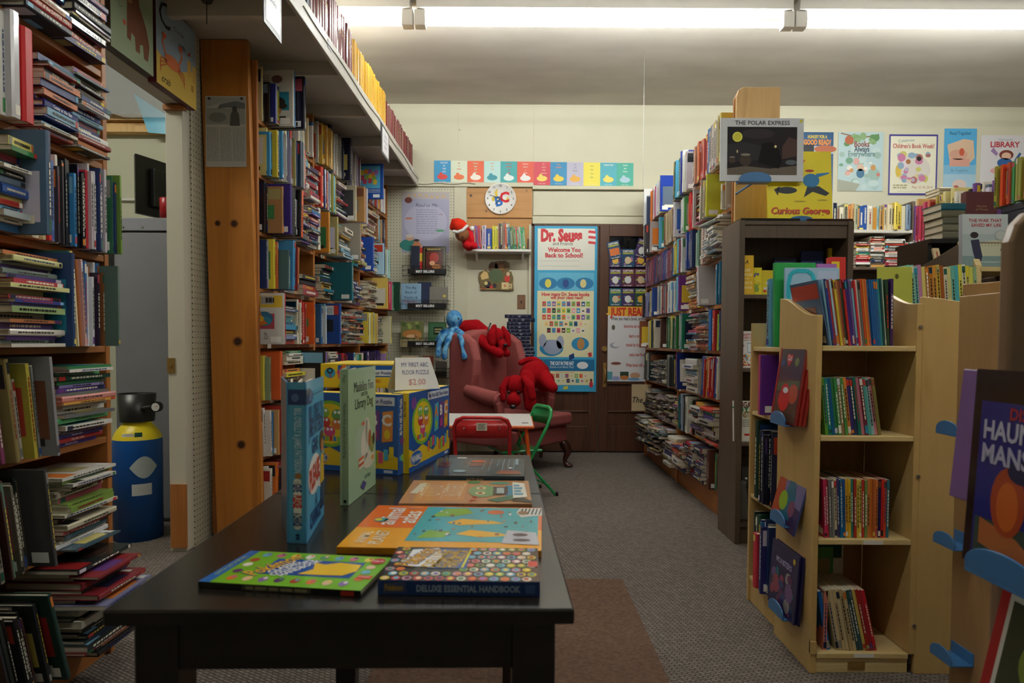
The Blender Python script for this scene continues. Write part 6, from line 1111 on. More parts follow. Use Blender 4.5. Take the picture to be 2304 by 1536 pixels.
# ---- puzzle boxes
def pz_face(a, big=1, title='My First ABC Floor Puzzle', side=0):
    a.rect(0, 0, 1, 1, '#1c58a8', 1); a.fpoly([(0, 0), (1, 0), (1, .22), (.8, .3), (.55, .16), (.3, .3), (.12, .24), (0, .3)], '#e8c420', 2)
    a.rect(0, 0, 1, .07, '#1c58a8', 3); q = random.Random(int(big*7)); a.ell(.3, .6, .24, .3, '#7cb83c', 3, 26); a.ell(.3, .6, .2, .26, '#e8cc24', 3.5, 26)
    for x, y, c in ((.24, .74, '#8cc04c'), (.38, .72, '#6ca05c'), (.25, .62, '#c83c34'), (.38, .6, '#e07c3c'), (.3, .5, '#d84c7c')): a.ell(x, y, .06, .07, c, 4); a.ell(x-.02, y+.03, .014, .02, '#fff', 5); a.ell(x+.02, y+.03, .014, .02, '#fff', 5)
    for i in range(6): a.rect(.18+.04*i, .38, .21+.04*i, .44, ['#c83c34', '#3c8ccc', '#8cc04c'][i % 3], 5)
    for i, (t, c) in enumerate((('A', '#4cb0d0'), ('B', '#6c3c8c'), ('C', '#e08c3c'))):
        x0 = .58+.13*i; a.fpoly([(x0, .4), (x0+.11, .42), (x0+.115, .8), (x0+.01, .78)], c, 4); a.text(t, x0+.05, .68, a.h*.14, '#e8842c' if i == 0 else '#f0e8e0', 6, bold=.04); a.ell(x0+.055, .5, .03, .06, ['#8cc04c', '#c83c8c', '#e8cc24'][i], 5)
    for i in range(10): a.rect(.42+.055*i, .17+.05*math.sin(i*.8), .465+.055*i, .31+.05*math.sin(i*.8), ['#e07c3c', '#8cc04c', '#d84c7c', '#4cb0d0', '#e8cc24'][i % 5], 5)
    a.ell(.15, .16, .14, .1, '#e8c47c', 6, 24); a.ell(.15, .16, .125, .088, '#2c64ac', 7, 24); a.text('PAJANIMALS', .15, .16, a.h*.08, '#f0f0f0', 8, w=a.w*.22, bold=.03)
    a.rect(.42, .86, .97, .965, '#dce4f0', 5); a.text(title, .695, .912, a.h*.055, '#2c3c8c', 7, w=a.w*.5, bold=.02); a.ell(.1, .86, .06, .08, '#7c4ca0', 5); a.rect(.86, .02, .95, .055, '#c8d4e4', 4)
def pbox(p0, p1, T, h, z, lab, art, side, top='#e8cc2c', grp='floor puzzle boxes on the black table', flip=0):
    """front face from p0 to p1 (seen left to right); thickness goes behind"""
    p0 = Vector((p0[0], p0[1], 0)); p1 = Vector((p1[0], p1[1], 0)); d = (p1-p0); w = d.length; d.normalize()
    M = face_frame((p0.x, p0.y, z+.0008), d, (0, 0, 1)); m = MB(); m.box((0, 0, -T), (w, h, -.0), '#e4c424'); o = m.build('puzzle_box', PV, None, M, bevel=.001); tag(o, lab, 'box', grp)
    A = Art(w, h); art(A); A.build('front_print', o, None, PG)
    for k, F in ((0, face_frame((0, 0, -T), (0, 0, 1), (0, 1, 0))), (1, face_frame((w, 0, 0), (0, 0, -1), (0, 1, 0)))):
        S = Art(T, h); side(S); S.build('side_print', o, F, PG)
    return o
def pz_side(s): s.rect(0, 0, .55, 1, '#1c58a8', 1); s.rect(.55, 0, 1, 1, '#e8c420', 1); s.text('My First ABC Floor Puzzle', .28, .72, .012, '#f0f0f0', 3, rot=R(90), w=s.h*.45, bold=.02); s.text('46 PIECES', .75, .8, .008, '#4c4c2c', 3, rot=R(90), w=s.h*.2); s.blobs(4, .1, .1, .9, .3, ['#4cb0d0', '#d84c7c', '#8cc04c'], .12); s.ell(.4, .42, .2, .05, '#6c3c8c', 3)
A0 = atZ(905, 1071, TZ); ax0 = atZ(690, 1054, TZ); B0 = atZ(920, 1066, TZ); B1 = atZ(1010, 1019, TZ)
dA = Vector((A0.x-ax0.x, A0.y-ax0.y, 0)).normalized()
pbox((A0.x-dA.x*.29, A0.y-dA.y*.29), (A0.x-dA.x*.012, A0.y-dA.y*.012), .05, .198, TZ, 'yellow and blue floor puzzle box standing behind the sage green book', lambda a: pz_face(a, 1), pz_side)
dB = (B1-B0); dB.z = 0; dB.normalize(); Bn = Vector((-dB.y, dB.x, 0))
pbox((B0.x, B0.y), (B0.x+dB.x*.33, B0.y+dB.y*.33), .045, .2, TZ, 'yellow and blue floor puzzle box whose front faces the armchair side', lambda a: pz_face(a, 2), lambda s: pz_side(s))
def pz_low(a):
    a.rect(0, 0, 1, 1, '#e8c424', 1); a.rect(.22, 0.45, .95, .95, '#1c58a8', 2); a.rect(.62, .5, .93, .76, '#dce4f0', 3); a.text('Floor Puzzle', .78, .63, a.h*.13, '#2c3c8c', 5, w=a.w*.26, bold=.02)
    a.ell(.12, .62, .07, .22, '#3c9cc0', 3); a.text('O', .12, .72, .016, '#1c1c2c', 4, bold=.03); a.text('3', .12, .5, .014, '#b03c8c', 4); a.blobs(8, .2, .05, .34, .95, ['#e07c3c', '#8cc04c', '#d84c7c', '#c83c34', '#6c3c8c'], .05, 4); a.rect(.3, .0, .95, .08, '#e0b820', 3); a.text('PAJANIMALS', .7, .28, .01, '#c8501c', 5, w=a.w*.15)
C0 = atZ(722, 873, TZ+.2); C1 = atZ(892, 873, TZ+.2)
cw = C1.x-C0.x
m = MB(); m.box((0, 0, 0), (cw+.012, .3, .066), '#e6c626'); o = m.build('puzzle_box', PV, None, Matrix.Translation((C0.x, C0.y, TZ+.2015)), bevel=.001); tag(o, 'puzzle box lying flat on top of the standing puzzle boxes', 'box', 'floor puzzle boxes on the black table')
A = Art(cw+.008, .064); pz_low(A); A.build('front_print', o, face_frame((0, -.0006, .001), (1, 0, 0), (0, 0, 1)), PG)
m = MB(); m.box((0, 0, 0), (.05, .26, .199), '#e0c022'); o = m.build('puzzle_box', PV, None, Matrix.Translation((C0.x+.04, C0.y+.07, TZ+.0008)), bevel=.001); tag(o, 'plain yellow puzzle box hidden behind the standing ones, carrying the flat one', 'box', 'floor puzzle boxes on the black table')
# tent sign
t0 = atZ(889, 878, TZ+.203); t1 = atZ(992, 874, TZ+.203); w = (t1-t0).length*.98; dx = (t1-t0); dx.z = 0; dx.normalize(); hgt = .083
nb_ = Vector((-dx.y, dx.x, 0)); tz = TZ+.2032
r = empty('tent_card', (t0.x, t0.y, tz), label='folded white tent card with a handwritten price on the puzzle boxes', cat='sign')
for s in (0, 1):
    base = Vector((0, 0, 0)) if s == 0 else nb_*.05; tilt = nb_*.025 if s == 0 else -nb_*.025
    F = face_frame(base, dx if s == 0 else dx, (tilt.x, tilt.y, hgt)); m = MB(); L = math.hypot(.025, hgt)
    m.prism([(0, 0), (w, 0), (w*.86, L), (w*.09, L)], -.0008, 0); pf = m.build('card_panel', newmat('white_card_%d' % s, .8, '#eeecea', .2), r, F)
    if s == 0:
        A = Art(w, L)
        for t, y, c, hh in (('MY FIRST ABC', .78, '#54548c', .012), ('FLOOR PUZZLE', .54, '#54548c', .012), ('$2.00', .24, '#c87c7c', .016)): A.text(t, .5, y, hh, c, 2, w=w*.6, shear=.1)
        A.build('handwriting', pf, None, PM)
# ------------------------------------------------------------------ children's table and folding chairs
kz = .5; k0 = atZ(1203, 957, kz); k1 = atZ(1190, 930, kz)
kt = empty('play_table', (k0.x-.3, k0.y+.3, 0), label='small white topped table with an orange rim before the armchair', cat='table'); Mk = Matrix.Translation((-(k0.x-.3), -(k0.y+.3), 0))
m = MB(); m.box((k0.x-.62, k0.y+.008, kz-.012), (k0.x-.008, k1.y-.008, kz)); m.build('table_top', WHITEM, kt, Mk, bevel=.003)
m = MB(); m.box((k0.x-.63, k0.y, kz-.02), (k0.x, k1.y, kz-.004)); m.build('rim', ORGM, kt, Mk, bevel=.006)
for sx_, xx in ((1, k0.x-.03), (-1, k0.x-.6)):
    for yy in (k0.y+.05, k1.y-.05):
        m = MB(); m.cyl((xx-.02*sx_, yy, kz-.02), (xx+.03*sx_, yy, 0), .011, n=10); m.build('leg', ORGM, kt, Mk)
m = MB(); a.text if False else None
m.cyl((k0.x-.04, k0.y+.05, kz-.05), (k0.x-.12, k0.y+.06, kz-.02), .004, n=6); m.cyl((k0.x-.03, k0.y+.05, .28), (k0.x-.1, k0.y+.06, kz-.02), .003, n=6); m.build('brace', BRASS, kt, Mk)
A = Art(.05, .09); A.textlines(5, .1, .1, .9, .9, '#444', .2, 1); A.build('sticker', kt, Mk @ Matrix.Translation((k0.x-.08, k0.y+.08, kz+.0004)), PM)
def fchair(name, lab, mat, loc, rz, w=.31, sh=.3, bh=.57):
    r = empty(name, loc, rz, lab, 'chair', 'small metal folding chairs')   # faces local +y; back at y=0
    hw = w/2
    m = MB(); pts = [(-hw, .27, 0), (-hw, .1, .27), (-hw, 0, .45), (-hw, -.03, bh-.05), (-hw+.015, -.037, bh-.015), (-hw+.05, -.04, bh), (hw-.05, -.04, bh), (hw-.015, -.037, bh-.015), (hw, -.03, bh-.05), (hw, 0, .45), (hw, .1, .27), (hw, .27, 0)]
    m.tube(pts, .011, 10); m.build('front_leg_and_back_frame', mat, r)
    for s in (-1, 1):
        m = MB(); m.tube([(s*(hw-.02), .24, sh-.02), (s*(hw-.02), .1, .2), (s*(hw-.015), -.08, 0)], .009, 8); m.build('rear_leg', mat, r)
        m = MB(); m.cyl((s*hw, .268, .0), (s*hw, .272, .02), .014, n=10); m.cyl((s*(hw-.015), -.082, 0), (s*(hw-.015), -.078, .02), .013, n=10); m.build('foot_cap', PLAST, r)
    m = MB(); m.cyl((-hw+.02, -.03, .07), (hw-.02, -.03, .07), .006, n=8); m.build('stretcher', mat, r)
    m = MB(); n = 9
    for i in range(n):                                          # curved back panel
        x0 = -hw+.012+(w-.024)*i/n; x1 = -hw+.012+(w-.024)*(i+1)/n; c0 = -.02*(1-(2*i/n-1)**2); c1 = -.02*(1-(2*(i+1)/n-1)**2)
        m.mesh([(x0, -.038+c0, bh-.012), (x1, -.038+c1, bh-.012), (x1, -.03+c1, bh-.115), (x0, -.03+c0, bh-.115), (x0, -.03+c0, bh-.012), (x1, -.03+c1, bh-.012), (x1, -.022+c1, bh-.115), (x0, -.022+c0, bh-.115)], [(0, 3, 2, 1), (4, 5, 6, 7), (0, 1, 5, 4), (3, 7, 6, 2)], '#fff', 0, True)
    b = m.build('back_panel', mat, r)
    m = MB(); m.box((-hw+.01, .02, sh-.016), (hw-.01, .3, sh)); m.build('seat', mat, r, bevel=.008, seg=3)
    for s in (-1, 1):
        m = MB(); m.ball((s*.1, -.052, bh-.06), .006, n=8, k=5); m.build('rivet', CHROME, b)
    return r, b
rc, rb = fchair('folding_chair', 'red metal folding chair with its back to the black table', REDM, (-.168, 3.88, 0), 0, w=.315)
st = MB(); st.box((-.03, -.0, -.022), (.03, .001, .022), '#cfc8b4')
for j in range(5): st.face([(-.022, -.0004, .016-.007*j), (-.022, -.0004, .013-.007*j), (.02-.004*(j % 3), -.0004, .013-.007*j), (.02-.004*(j % 3), -.0004, .016-.007*j)], '#5c5850')
st.build('paper_label', PM, rb, Matrix.Translation((.0, -.062, .522)))
fchair('folding_chair', 'green metal folding chair standing sideways before the armchair', GRNM, (.17, 4.5, 0), R(112), w=.29, sh=.31, bh=.575)
# ------------------------------------------------------------------ wing armchair
ac = empty('wing_armchair', (-.03, 5.45, 0), R(50), 'dusty rose wing armchair with dark carved legs by the double door', 'armchair')
def fab(n, m, bev=.02, seg=4): return m.build(n, FAB, ac, bevel=bev, seg=seg)
m = MB(); m.box((-.32, -.36, .2), (.32, .36, .34)); fab('seat_base', m, .02)
m = MB(); m.box((-.235, -.3, .345), (.235, .28, .44)); m.box((-.32, -.41, .345), (.32, -.22, .44)); fab('seat_cushion', m, .025)
m = MB(); n = 14; top = [(.27*math.cos(math.pi*i/n), .99+.11*math.sin(math.pi*i/n)) for i in range(n+1)]; m.prism([(-.27, .33), (.27, .33)]+top, .22, .36, axis='y')
fab('backrest', m, .035, 4)
for s in (-1, 1):
    m = MB(); prof = [(.36, .33), (.36, 1.03), (.30, 1.07), (.2, 1.06), (.11, 1.0), (.06, .86), (.07, .74), (.1, .64), (.02, .6), (.0, .33)]
    m.prism(prof if True else prof, *( (.235, .32) if s > 0 else (-.32, -.235)), axis='x'); fab('wing', m, .03, 4)
    m = MB(); m.prism([(.1, .33), (.1, .58), (-.16, .56), (-.18, .33)], *((.245, .315) if s > 0 else (-.315, -.245)), axis='x'); fab('arm_panel', m, .015)
    m = MB(); m.tube([(s*.3, .16, .62), (s*.305, .05, .595), (s*.315, -.08, .572), (s*.32, -.18, .565)], [.05, .056, .06, .06], 16); a_ = fab('arm', m, 0)
    a_.modifiers.clear() if False else None
    m = MB(); m.cyl((s*.32, -.18, .565), (s*.32, -.193, .565), .058, .048, n=20); m.tube([(s*.32+.042*math.cos(t)*s, -.195, .565+.042*math.sin(t)) for t in [i*.5 for i in range(11)]], .006, 6); b = fab('arm_scroll', m, 0)
    m = MB(); m.prism([(.27, .34), (.33, .34), (.335, .42), (.365, .54), (.27, .56)] if s > 0 else [(-.33, .34), (-.27, .34), (-.27, .56), (-.365, .54), (-.335, .42)], -.2, -.16, axis='y'); fab('arm_front', m, .01)
    m = MB(); m.tube([(s*.29, -.33, .2), (s*.3, -.355, .165), (s*.305, -.375, .12), (s*.29, -.355, .06), (s*.29, -.36, .03), (s*.295, -.385, .012)], [.034, .04, .03, .018, .017, .024], 12); m.ball((s*.296, -.388, .014), (.032, .036, .014)); m.build('leg', MAHOG, ac)
    m = MB(); m.tube([(s*.28, .33, .2), (s*.285, .36, .1), (s*.29, .39, 0)], [.024, .02, .018], 8); m.build('leg', MAHOG, ac)
# ------------------------------------------------------------------ plush toys (plain ones)
def blob(name, parts, mat, voxel=.009, M=None, parent=None, smooth=6):
    m = MB()
    for p in parts:
        if p[0] == 'e': m.ball(p[1], p[2], n=14, k=10, M=(Matrix.Rotation(R(p[3][1]), 4, p[3][0]) if len(p) > 3 else None))
        else:
            pts, rr = p[1], p[2]
            if not isinstance(rr, (list, tuple)): rr = [rr]*len(pts)
            m.tube(pts, rr, 12)
            m.ball(pts[0], rr[0]*.99, n=12, k=8); m.ball(pts[-1], rr[-1]*.99, n=12, k=8)
    o = m.build(name, mat, parent, M)
    r = o.modifiers.new('r', 'REMESH'); r.mode = 'VOXEL'; r.voxel_size = voxel; r.use_smooth_shade = True
    s = o.modifiers.new('s', 'SMOOTH'); s.iterations = smooth; s.factor = .6
    return o
def plushdog(name, lab, M, pose):
    if pose == 'stand':
        b = blob(name, [('e', (.0, .02, .26), (.13, .2, .12), ('X', -20)), ('t', [(.07, .17, .3), (.1, .2, .2), (.12, .24, .1)], [.08, .07, .06]), ('t', [(-.06, .17, .3), (-.06, .22, .2), (-.05, .24, .1)], [.08, .07, .06]),
            ('t', [(.08, -.12, .2), (.09, -.17, .1), (.09, -.2, .04)], [.07, .055, .055]), ('t', [(-.08, -.12, .2), (-.09, -.17, .1), (-.09, -.2, .04)], [.07, .055, .055]),
            ('t', [(.0, .18, .36), (.0, .2, .45), (-.05, .16, .5), (-.12, .1, .48)], [.04, .035, .034, .032]), ('e', (-.07, -.2, .2), (.095, .09, .1)), ('e', (-.08, -.27, .13), (.075, .07, .06)),
            ('t', [(-.16, -.17, .24), (-.19, -.19, .15), (-.19, -.2, .08)], [.03, .045, .03]), ('t', [(.0, -.19, .26), (.05, -.22, .18), (.07, -.23, .1)], [.03, .045, .035])], PLUSHR, .009, M)
        tag(b, lab, 'toy'); m = MB(); m.ball((-.08, -.34, .145), (.028, .018, .02)); m.build('nose', PLAST, b)
        for x in (-.11, -.04):
            m = MB(); m.ball((x, -.285, .21), (.012, .008, .014)); m.build('eye', PLAST, b)
    return b
# dog draped over the top of the chair back
def P5(l): return [atY(*p) for p in l]
def part_blob(n, parts, par, mat=None): return blob(n, parts, mat or PLUSHR, .008, None, par, 4)
dogA = blob('plush_dog', [('t', P5([(1030, 742, 5.75), (1048, 738, 5.72), (1070, 738, 5.7), (1090, 750, 5.66), (1100, 758, 5.62)]), [.045, .07, .078, .06, .05]), ('e', atY(1117, 757, 5.58), (.07, .07, .075)), ('e', atY(1131, 777, 5.53), (.042, .05, .045)),
    ('t', P5([(1080, 762, 5.56), (1096, 778, 5.5), (1113, 790, 5.47), (1124, 795, 5.46)]), [.05, .04, .038, .04]), ('t', P5([(1122, 780, 5.62), (1134, 792, 5.55), (1140, 795, 5.54)]), [.035, .032, .033]), ('t', P5([(1030, 745, 5.86), (1080, 752, 5.88)]), [.05, .05])], PLUSHR, .008)
tag(dogA, 'red plush dog draped over the top of the armchair back', 'toy', 'red plush dogs')
part_blob('ear', [('t', P5([(1112, 735, 5.5), (1106, 752, 5.485), (1107, 772, 5.48)]), [.024, .036, .034])], dogA)
part_blob('ear', [('t', P5([(1132, 738, 5.58), (1142, 755, 5.56), (1144, 775, 5.56)]), [.02, .028, .024])], dogA)
m = MB(); m.ball(atY(1137, 776, 5.475), (.017, .012, .014)); m.build('nose', PLAST, dogA)
m = MB(); m.ball(atY(1127, 760, 5.5), (.008, .006, .009)); m.build('eye', PLAST, dogA)
m = MB(); m.tube(P5([(1104, 727, 5.58), (1099, 740, 5.53), (1098, 757, 5.52)]), .007); m.build('collar', PLAST, dogA)
# dog on the arm and seat
def q5(px, py, Y): return atY(px, py, Y)
dogB = blob('plush_dog', [('e', q5(1203, 842, 5.42), (.125, .13, .11), ('Y', -15)), ('e', q5(1226, 858, 5.44), (.08, .11, .085)), ('t', [q5(1225, 850, 5.34), q5(1238, 866, 5.26), q5(1244, 872, 5.24)], [.06, .045, .042]), ('t', [q5(1185, 850, 5.32), q5(1190, 885, 5.22), q5(1194, 912, 5.14)], [.065, .05, .05]),
    ('t', [q5(1214, 826, 5.5), q5(1213, 815, 5.52), q5(1203, 809, 5.53), q5(1188, 809, 5.54), q5(1172, 816, 5.55)], [.035, .032, .028, .026, .026]), ('e', q5(1159, 866, 5.16), (.075, .075, .08)), ('e', q5(1156, 900, 5.1), (.058, .055, .052))], PLUSHR, .008)
tag(dogB, 'larger red plush dog climbing over the armchair arm onto the seat', 'toy', 'red plush dogs')
part_blob('ear', [('t', [q5(1141, 852, 5.12), q5(1131, 872, 5.1), q5(1132, 896, 5.09)], [.022, .03, .026])], dogB)
part_blob('ear', [('t', [q5(1178, 850, 5.1), q5(1193, 870, 5.06), q5(1198, 893, 5.05)], [.024, .036, .032])], dogB)
m = MB(); m.ball(q5(1154, 915, 5.045), (.026, .016, .018)); m.build('nose', PLAST, dogB)
for px in (1145, 1166):
    m = MB(); m.ball(q5(px, 882, 5.075), (.01, .008, .012)); m.build('eye', PLAST, dogB)
# blue octopus
oc = blob('plush_octopus', [('e', q5(1022, 718, 5.5), (.068, .065, .075)), ('e', q5(1022, 745, 5.5), (.05, .05, .04)),
    ('t', [q5(1015, 745, 5.5), q5(998, 755, 5.46), q5(988, 775, 5.44), q5(986, 798, 5.43)], [.03, .026, .024, .028]), ('t', [q5(1018, 750, 5.46), q5(1008, 765, 5.4), q5(1002, 785, 5.39), q5(1000, 803, 5.39)], [.03, .025, .022, .026]),
    ('t', [q5(1028, 745, 5.46), q5(1038, 750, 5.38), q5(1048, 765, 5.34), q5(1060, 783, 5.33)], [.03, .027, .022, .028]), ('t', [q5(1030, 748, 5.44), q5(1037, 762, 5.34), q5(1041, 785, 5.3), q5(1045, 803, 5.3)], [.026, .02, .014, .026]),
    ('t', [q5(1010, 742, 5.54), q5(994, 748, 5.55), q5(985, 765, 5.55)], [.026, .022, .022])], PLUSHB, .008)
tag(oc, 'tie-dyed blue plush octopus hanging on the wing of the armchair', 'toy')
m = MB(); m.ball(q5(1032, 716, 5.44), (.006, .005, .007)); m.build('eye', PLAST, oc)
# volumes stacked on a dark stool behind the chair
sp_ = empty('stool', (.13, 5.98, 0), label='dark stool behind the armchair holding a pile of navy volumes', cat='stool')
m = MB(); m.box((-.19, -.14, .8), (.15, .14, .83)); m.build('top', DOORWOOD, sp_, bevel=.004)
for x in (-.16, .11):
    for y in (-.11, .09): m = MB(); m.box((x, y, 0), (x+.03, y+.03, .8)); m.build('leg', DOORWOOD, sp_)
q = random.Random(2)
z = .8306
for k in range(13):
    T = .031; x0 = -.045+(.008*max(0, k-1) if False else 0)+q.uniform(-.008, .012) - (.03 if k == 12 else 0)+ (.035 if k < 4 else 0); w = .2+(.03 if k > 10 else 0)
    mb = book_mb(T-.001, w, .15, '#181e3c', 0, q, face=0)
    for z0, z1 in ((.12, .15), (.3, .32), (.5, .6), (.82, .84)): mb.face([(.0052, T*.3, z0*w), (.0052, T*.7, z0*w), (.0052, T*.7, z1*w), (.0052, T*.3, z1*w)], '#7c7c8c')
    tag(mb.build('encyclopedia_volume', [PG, PAGES], None, Matrix(((0, 0, 1, x0), (-1, 0, 0, 5.88), (0, -1, 0, z+T*(k+1)), (0, 0, 0, 1)))), 'navy volume with silver spine marks, %s from the bottom of the pile behind the armchair' % ordw(k+1), 'book', 'navy volumes piled behind the armchair')
# ------------------------------------------------------------------ things on the back wall
def poster(name, c, lab, fn, off=.006, group=None, bg='#fff', mat=PV, tilt=0):
    """c: px0, py0, px1, py1 of a flat sheet on the back wall"""
    x0, z1 = W(c[0], c[1], off); x1, z0 = W(c[2], c[3], off); w, h = x1-x0, z1-z0
    m = MB(); m.box((0, 0, -.0015), (w, h, 0), bg); o = m.build(name, mat, None, face_frame((x0, YB-off-.001, z0), (1, 0, 0), (0, 0, 1)) @ Matrix.Rotation(R(tilt), 4, 'Z')); tag(o, lab, 'poster', group)
    A = Art(w, h); fn(A); A.build('print', o, None, mat); return o
strip = [('THE CAT IN THE HAT', '#2c94c8', '#e8e8f0', '#d83c34'), ('Fox in Socks', '#d8e0c8', '#c84c3c', '#e06c34'), ('Green Eggs and Ham', '#e0603c', '#c0e0b8', '#f0e8dc'), ('HOP ON POP', '#b8dcd8', '#e8a070', '#2c8c9c'), ('Horton Hatches the Egg', '#3ca0a4', '#d84c44', '#e0e8e4'), ('Horton Hears a Who', '#d8543c', '#f0dcd0', '#e8e4e4'),
    ('IF I RAN THE CIRCUS', '#c83c4c', '#e8b4a0', '#e8cc5c'), ('The LORAX', '#2c88b8', '#e8843c', '#e8c83c'), ("Oh, the Places", '#b8b4c8', '#6c7494', '#e0a83c'), ('One Fish Two Fish', '#e8d84c', '#6c8c5c', '#4c9cb0'), ('SNEETCHES', '#48a8b8', '#f0f0e8', '#e8d460'), ('Yertle the Turtle', '#40a894', '#e0f0e4', '#a8c8d8')]
sp0 = (977, 361); 
for i, (t, bg, c, c2_) in enumerate(strip):
    x0 = 977+37.35*i
    def fn(a, t=t, c=c, c2_=c2_, i=i):
        ws = t.split(); n = len(ws); L = ws if n <= 4 else [' '.join(ws[:2])]+ws[2:]
        L = L[:5]
        for k, wd_ in enumerate(L): a.text(wd_, .6 if i in (0, 6) else .5, .9-.13*k if i != 9 else .85-.16*k, .012, c, 4, w=a.w*.75, bold=.02)
        if i not in (9,): a.ell(.5, .28, .32, .12, c2_, 2); a.ell(.42, .36, .12, .12, c2_, 3)
        a.text('by Dr. Seuss', .5, .07, .009, '#f0f0f0', 5, w=a.w*.7)
    poster('book_cover_print', (x0, 361+.5*i, x0+36.8, 412+.7*i), 'small %s cover print, %s along the strip above the clock' % (cname(bg), ordw(i+1)), fn, off=.004, group='cover prints in a strip above the clock', bg=bg)
def pr_read(a):
    a.rect(0, 0, 1, 1, '#a8a8c4', 1); a.ell(.5, .5, .45, .3, '#b8b8d0', 1.4, 26); a.rect(0, .88, 1, 1, '#b8b0b0', 1.6)
    for i in range(7): a.ell(.15+.12*i, .93+.02*math.sin(i), .03, .012, '#e0b060', 3)
    a.text('Read to Me', .52, .78, .03, '#3c3c60', 4, w=a.w*.6, shear=.3); a.textlines(11, .3, .3, .75, .72, '#9090b0', .15)
    a.ell(.14, .86, .08, .05, '#703c34', 3); a.ell(.16, .12, .2, .1, '#2c7c74', 3); a.ell(.17, .24, .08, .05, '#c89c80', 4); a.ell(.16, .27, .08, .03, '#c8c4bc', 5); a.ell(.32, .1, .1, .07, '#c87c4c', 4); a.ell(.31, .18, .06, .035, '#b0785c', 5); a.ell(.31, .2, .06, .02, '#2c2420', 5.5); a.ell(.8, .36, .1, .02, '#5ca07c', 3); a.ell(.15, .56, .08, .015, '#c87c60', 3); a.ell(.82, .63, .05, .015, '#b09cb0', 3)
poster('poster', (904, 431, 1011, 568), 'lavender reading poster with stars on the pegboard above the wire racks', pr_read, off=.014)
# wire racks with books
def rack(i, py0, py1, lab, books):
    x0, z1 = W(905, py0, .15); x1, z0 = W(1010, py1, .15); w = x1-x0; z1 = z0+.06; off = .014
    r = empty('wire_rack', ((x0+x1)/2, YB-off, z0), label=lab, cat='rack', group='wire book racks on the pegboard'); M = Matrix.Translation((-(x0+x1)/2, -(YB-off), -z0)); m = MB()
    yf = YB-off-.14; yb = YB-off-.004
    for z in (z0, z0+.05, z0+.085): m.tube([(x0, yb, z), (x0, yf, z), (x1, yf, z), (x1, yb, z)], .0022, 5)
    for k in range(9): x = x0+w*k/8; m.tube([(x, yb, z0), (x, yf, z0), (x, yf, z0+.085)], .0016, 4)
    for x in (x0+.05, x1-.05): m.tube([(x, yb, z0), (x, yb, z0+.28)], .0022, 4)
    m.build('wire_frame', BLACKM, r, M)
    m = MB(); m.box((x0+w*.12, yf-.006, z0+.012), (x1-w*.05, yf-.003, z0+.058)); p = m.build('sign_strip', PLAST, r, M)
    A = Art(w*.83, .046); A.text('BEST SELLERS', .45, .5, .02, '#e4e4e4', 2, w=w*.45, bold=.04); A.build('lettering', p, face_frame((x0+w*.12, yf-.0066, z0+.012), (1, 0, 0), (0, 0, 1)), PM)
    for k, (a, b, top, cov, bl, fn) in enumerate(books):
        Y = yf+.012+.012*(k % 2)
        pa = atY(a, top, Y); pb = atY(b, top, Y)
        M2_ = face_frame((pa.x, Y, z0+.004), (1, 0, 0), (0, .06, 1)); ww = pb.x-pa.x; hh = pa.z-z0-.004; mb = MB(); mb.box((0, 0, -.022), (ww, hh, -.0), cov); o = mb.build('rack_book', PG, None, M2_, bevel=.001); tag(o, bl, 'book', 'books displayed in the wire racks')
        pg = MB(); pg.box((.002, hh-.002, -.02), (ww-.002, hh+.0005, -.002)); pg.build('page_block', PAGES, o)
        if fn: A = Art(ww, hh); fn(A); A.build('cover_print', o, None, PG)
rack(0, 555, 620, 'wire rack with dark hardbacks below the lavender poster', [
    (924, 944, 552, '#2c3040', 'dark slate book at the back of the highest wire rack', None), (938, 951, 556, '#c8302c', 'red and yellow striped book in the highest wire rack', lambda a: a.rect(0, .5, 1, .8, '#d8b83c', 2)),
    (950, 1003, 553, '#1c1814', 'black framed art book with a red scene in the highest wire rack', lambda a: (a.rect(.06, .05, .94, .95, '#7c6438', 1), a.rect(.09, .07, .91, .93, '#1c1612', 2), a.rect(.16, .12, .84, .82, '#5c241c', 3), a.ell(.5, .6, .2, .18, '#a0342c', 4), a.ell(.42, .42, .12, .08, '#d8a078', 5), a.ell(.6, .3, .2, .08, '#a86c3c', 5), a.textlines(1, .2, .86, .8, .92, '#b09858', .4, 4)))])
rack(1, 635, 697, 'wire rack with a pale blue puzzle book below the dark hardbacks', [
    (902, 947, 637, '#8cb0cc', 'pale blue puzzle book in the middle wire rack', lambda a: [a.text(t, .5, y, .022, '#26304c' if i != 3 else '#a83c54', 4, w=a.w*.75, bold=.0) for i, (t, y) in enumerate((('The Big', .84), ('Book of', .66), ('Puzzles &', .46), ('Paradoxes', .3)))]),
    (940, 970, 634, '#2c3450', 'dark blue book behind the pale blue puzzle book', None), (966, 1008, 645, '#7c7870', 'grey-brown book behind the mint green one in the middle wire rack', lambda a: a.ell(.8, .6, .08, .06, '#c8b84c', 3)),
    (968, 998, 647, '#6cb49c', 'mint green book in the middle wire rack', lambda a: (a.textlines(5, .15, .2, .85, .8, '#c8e0d0', .3, 3), a.rect(.3, .02, .7, .1, '#4c9c84', 3)))])
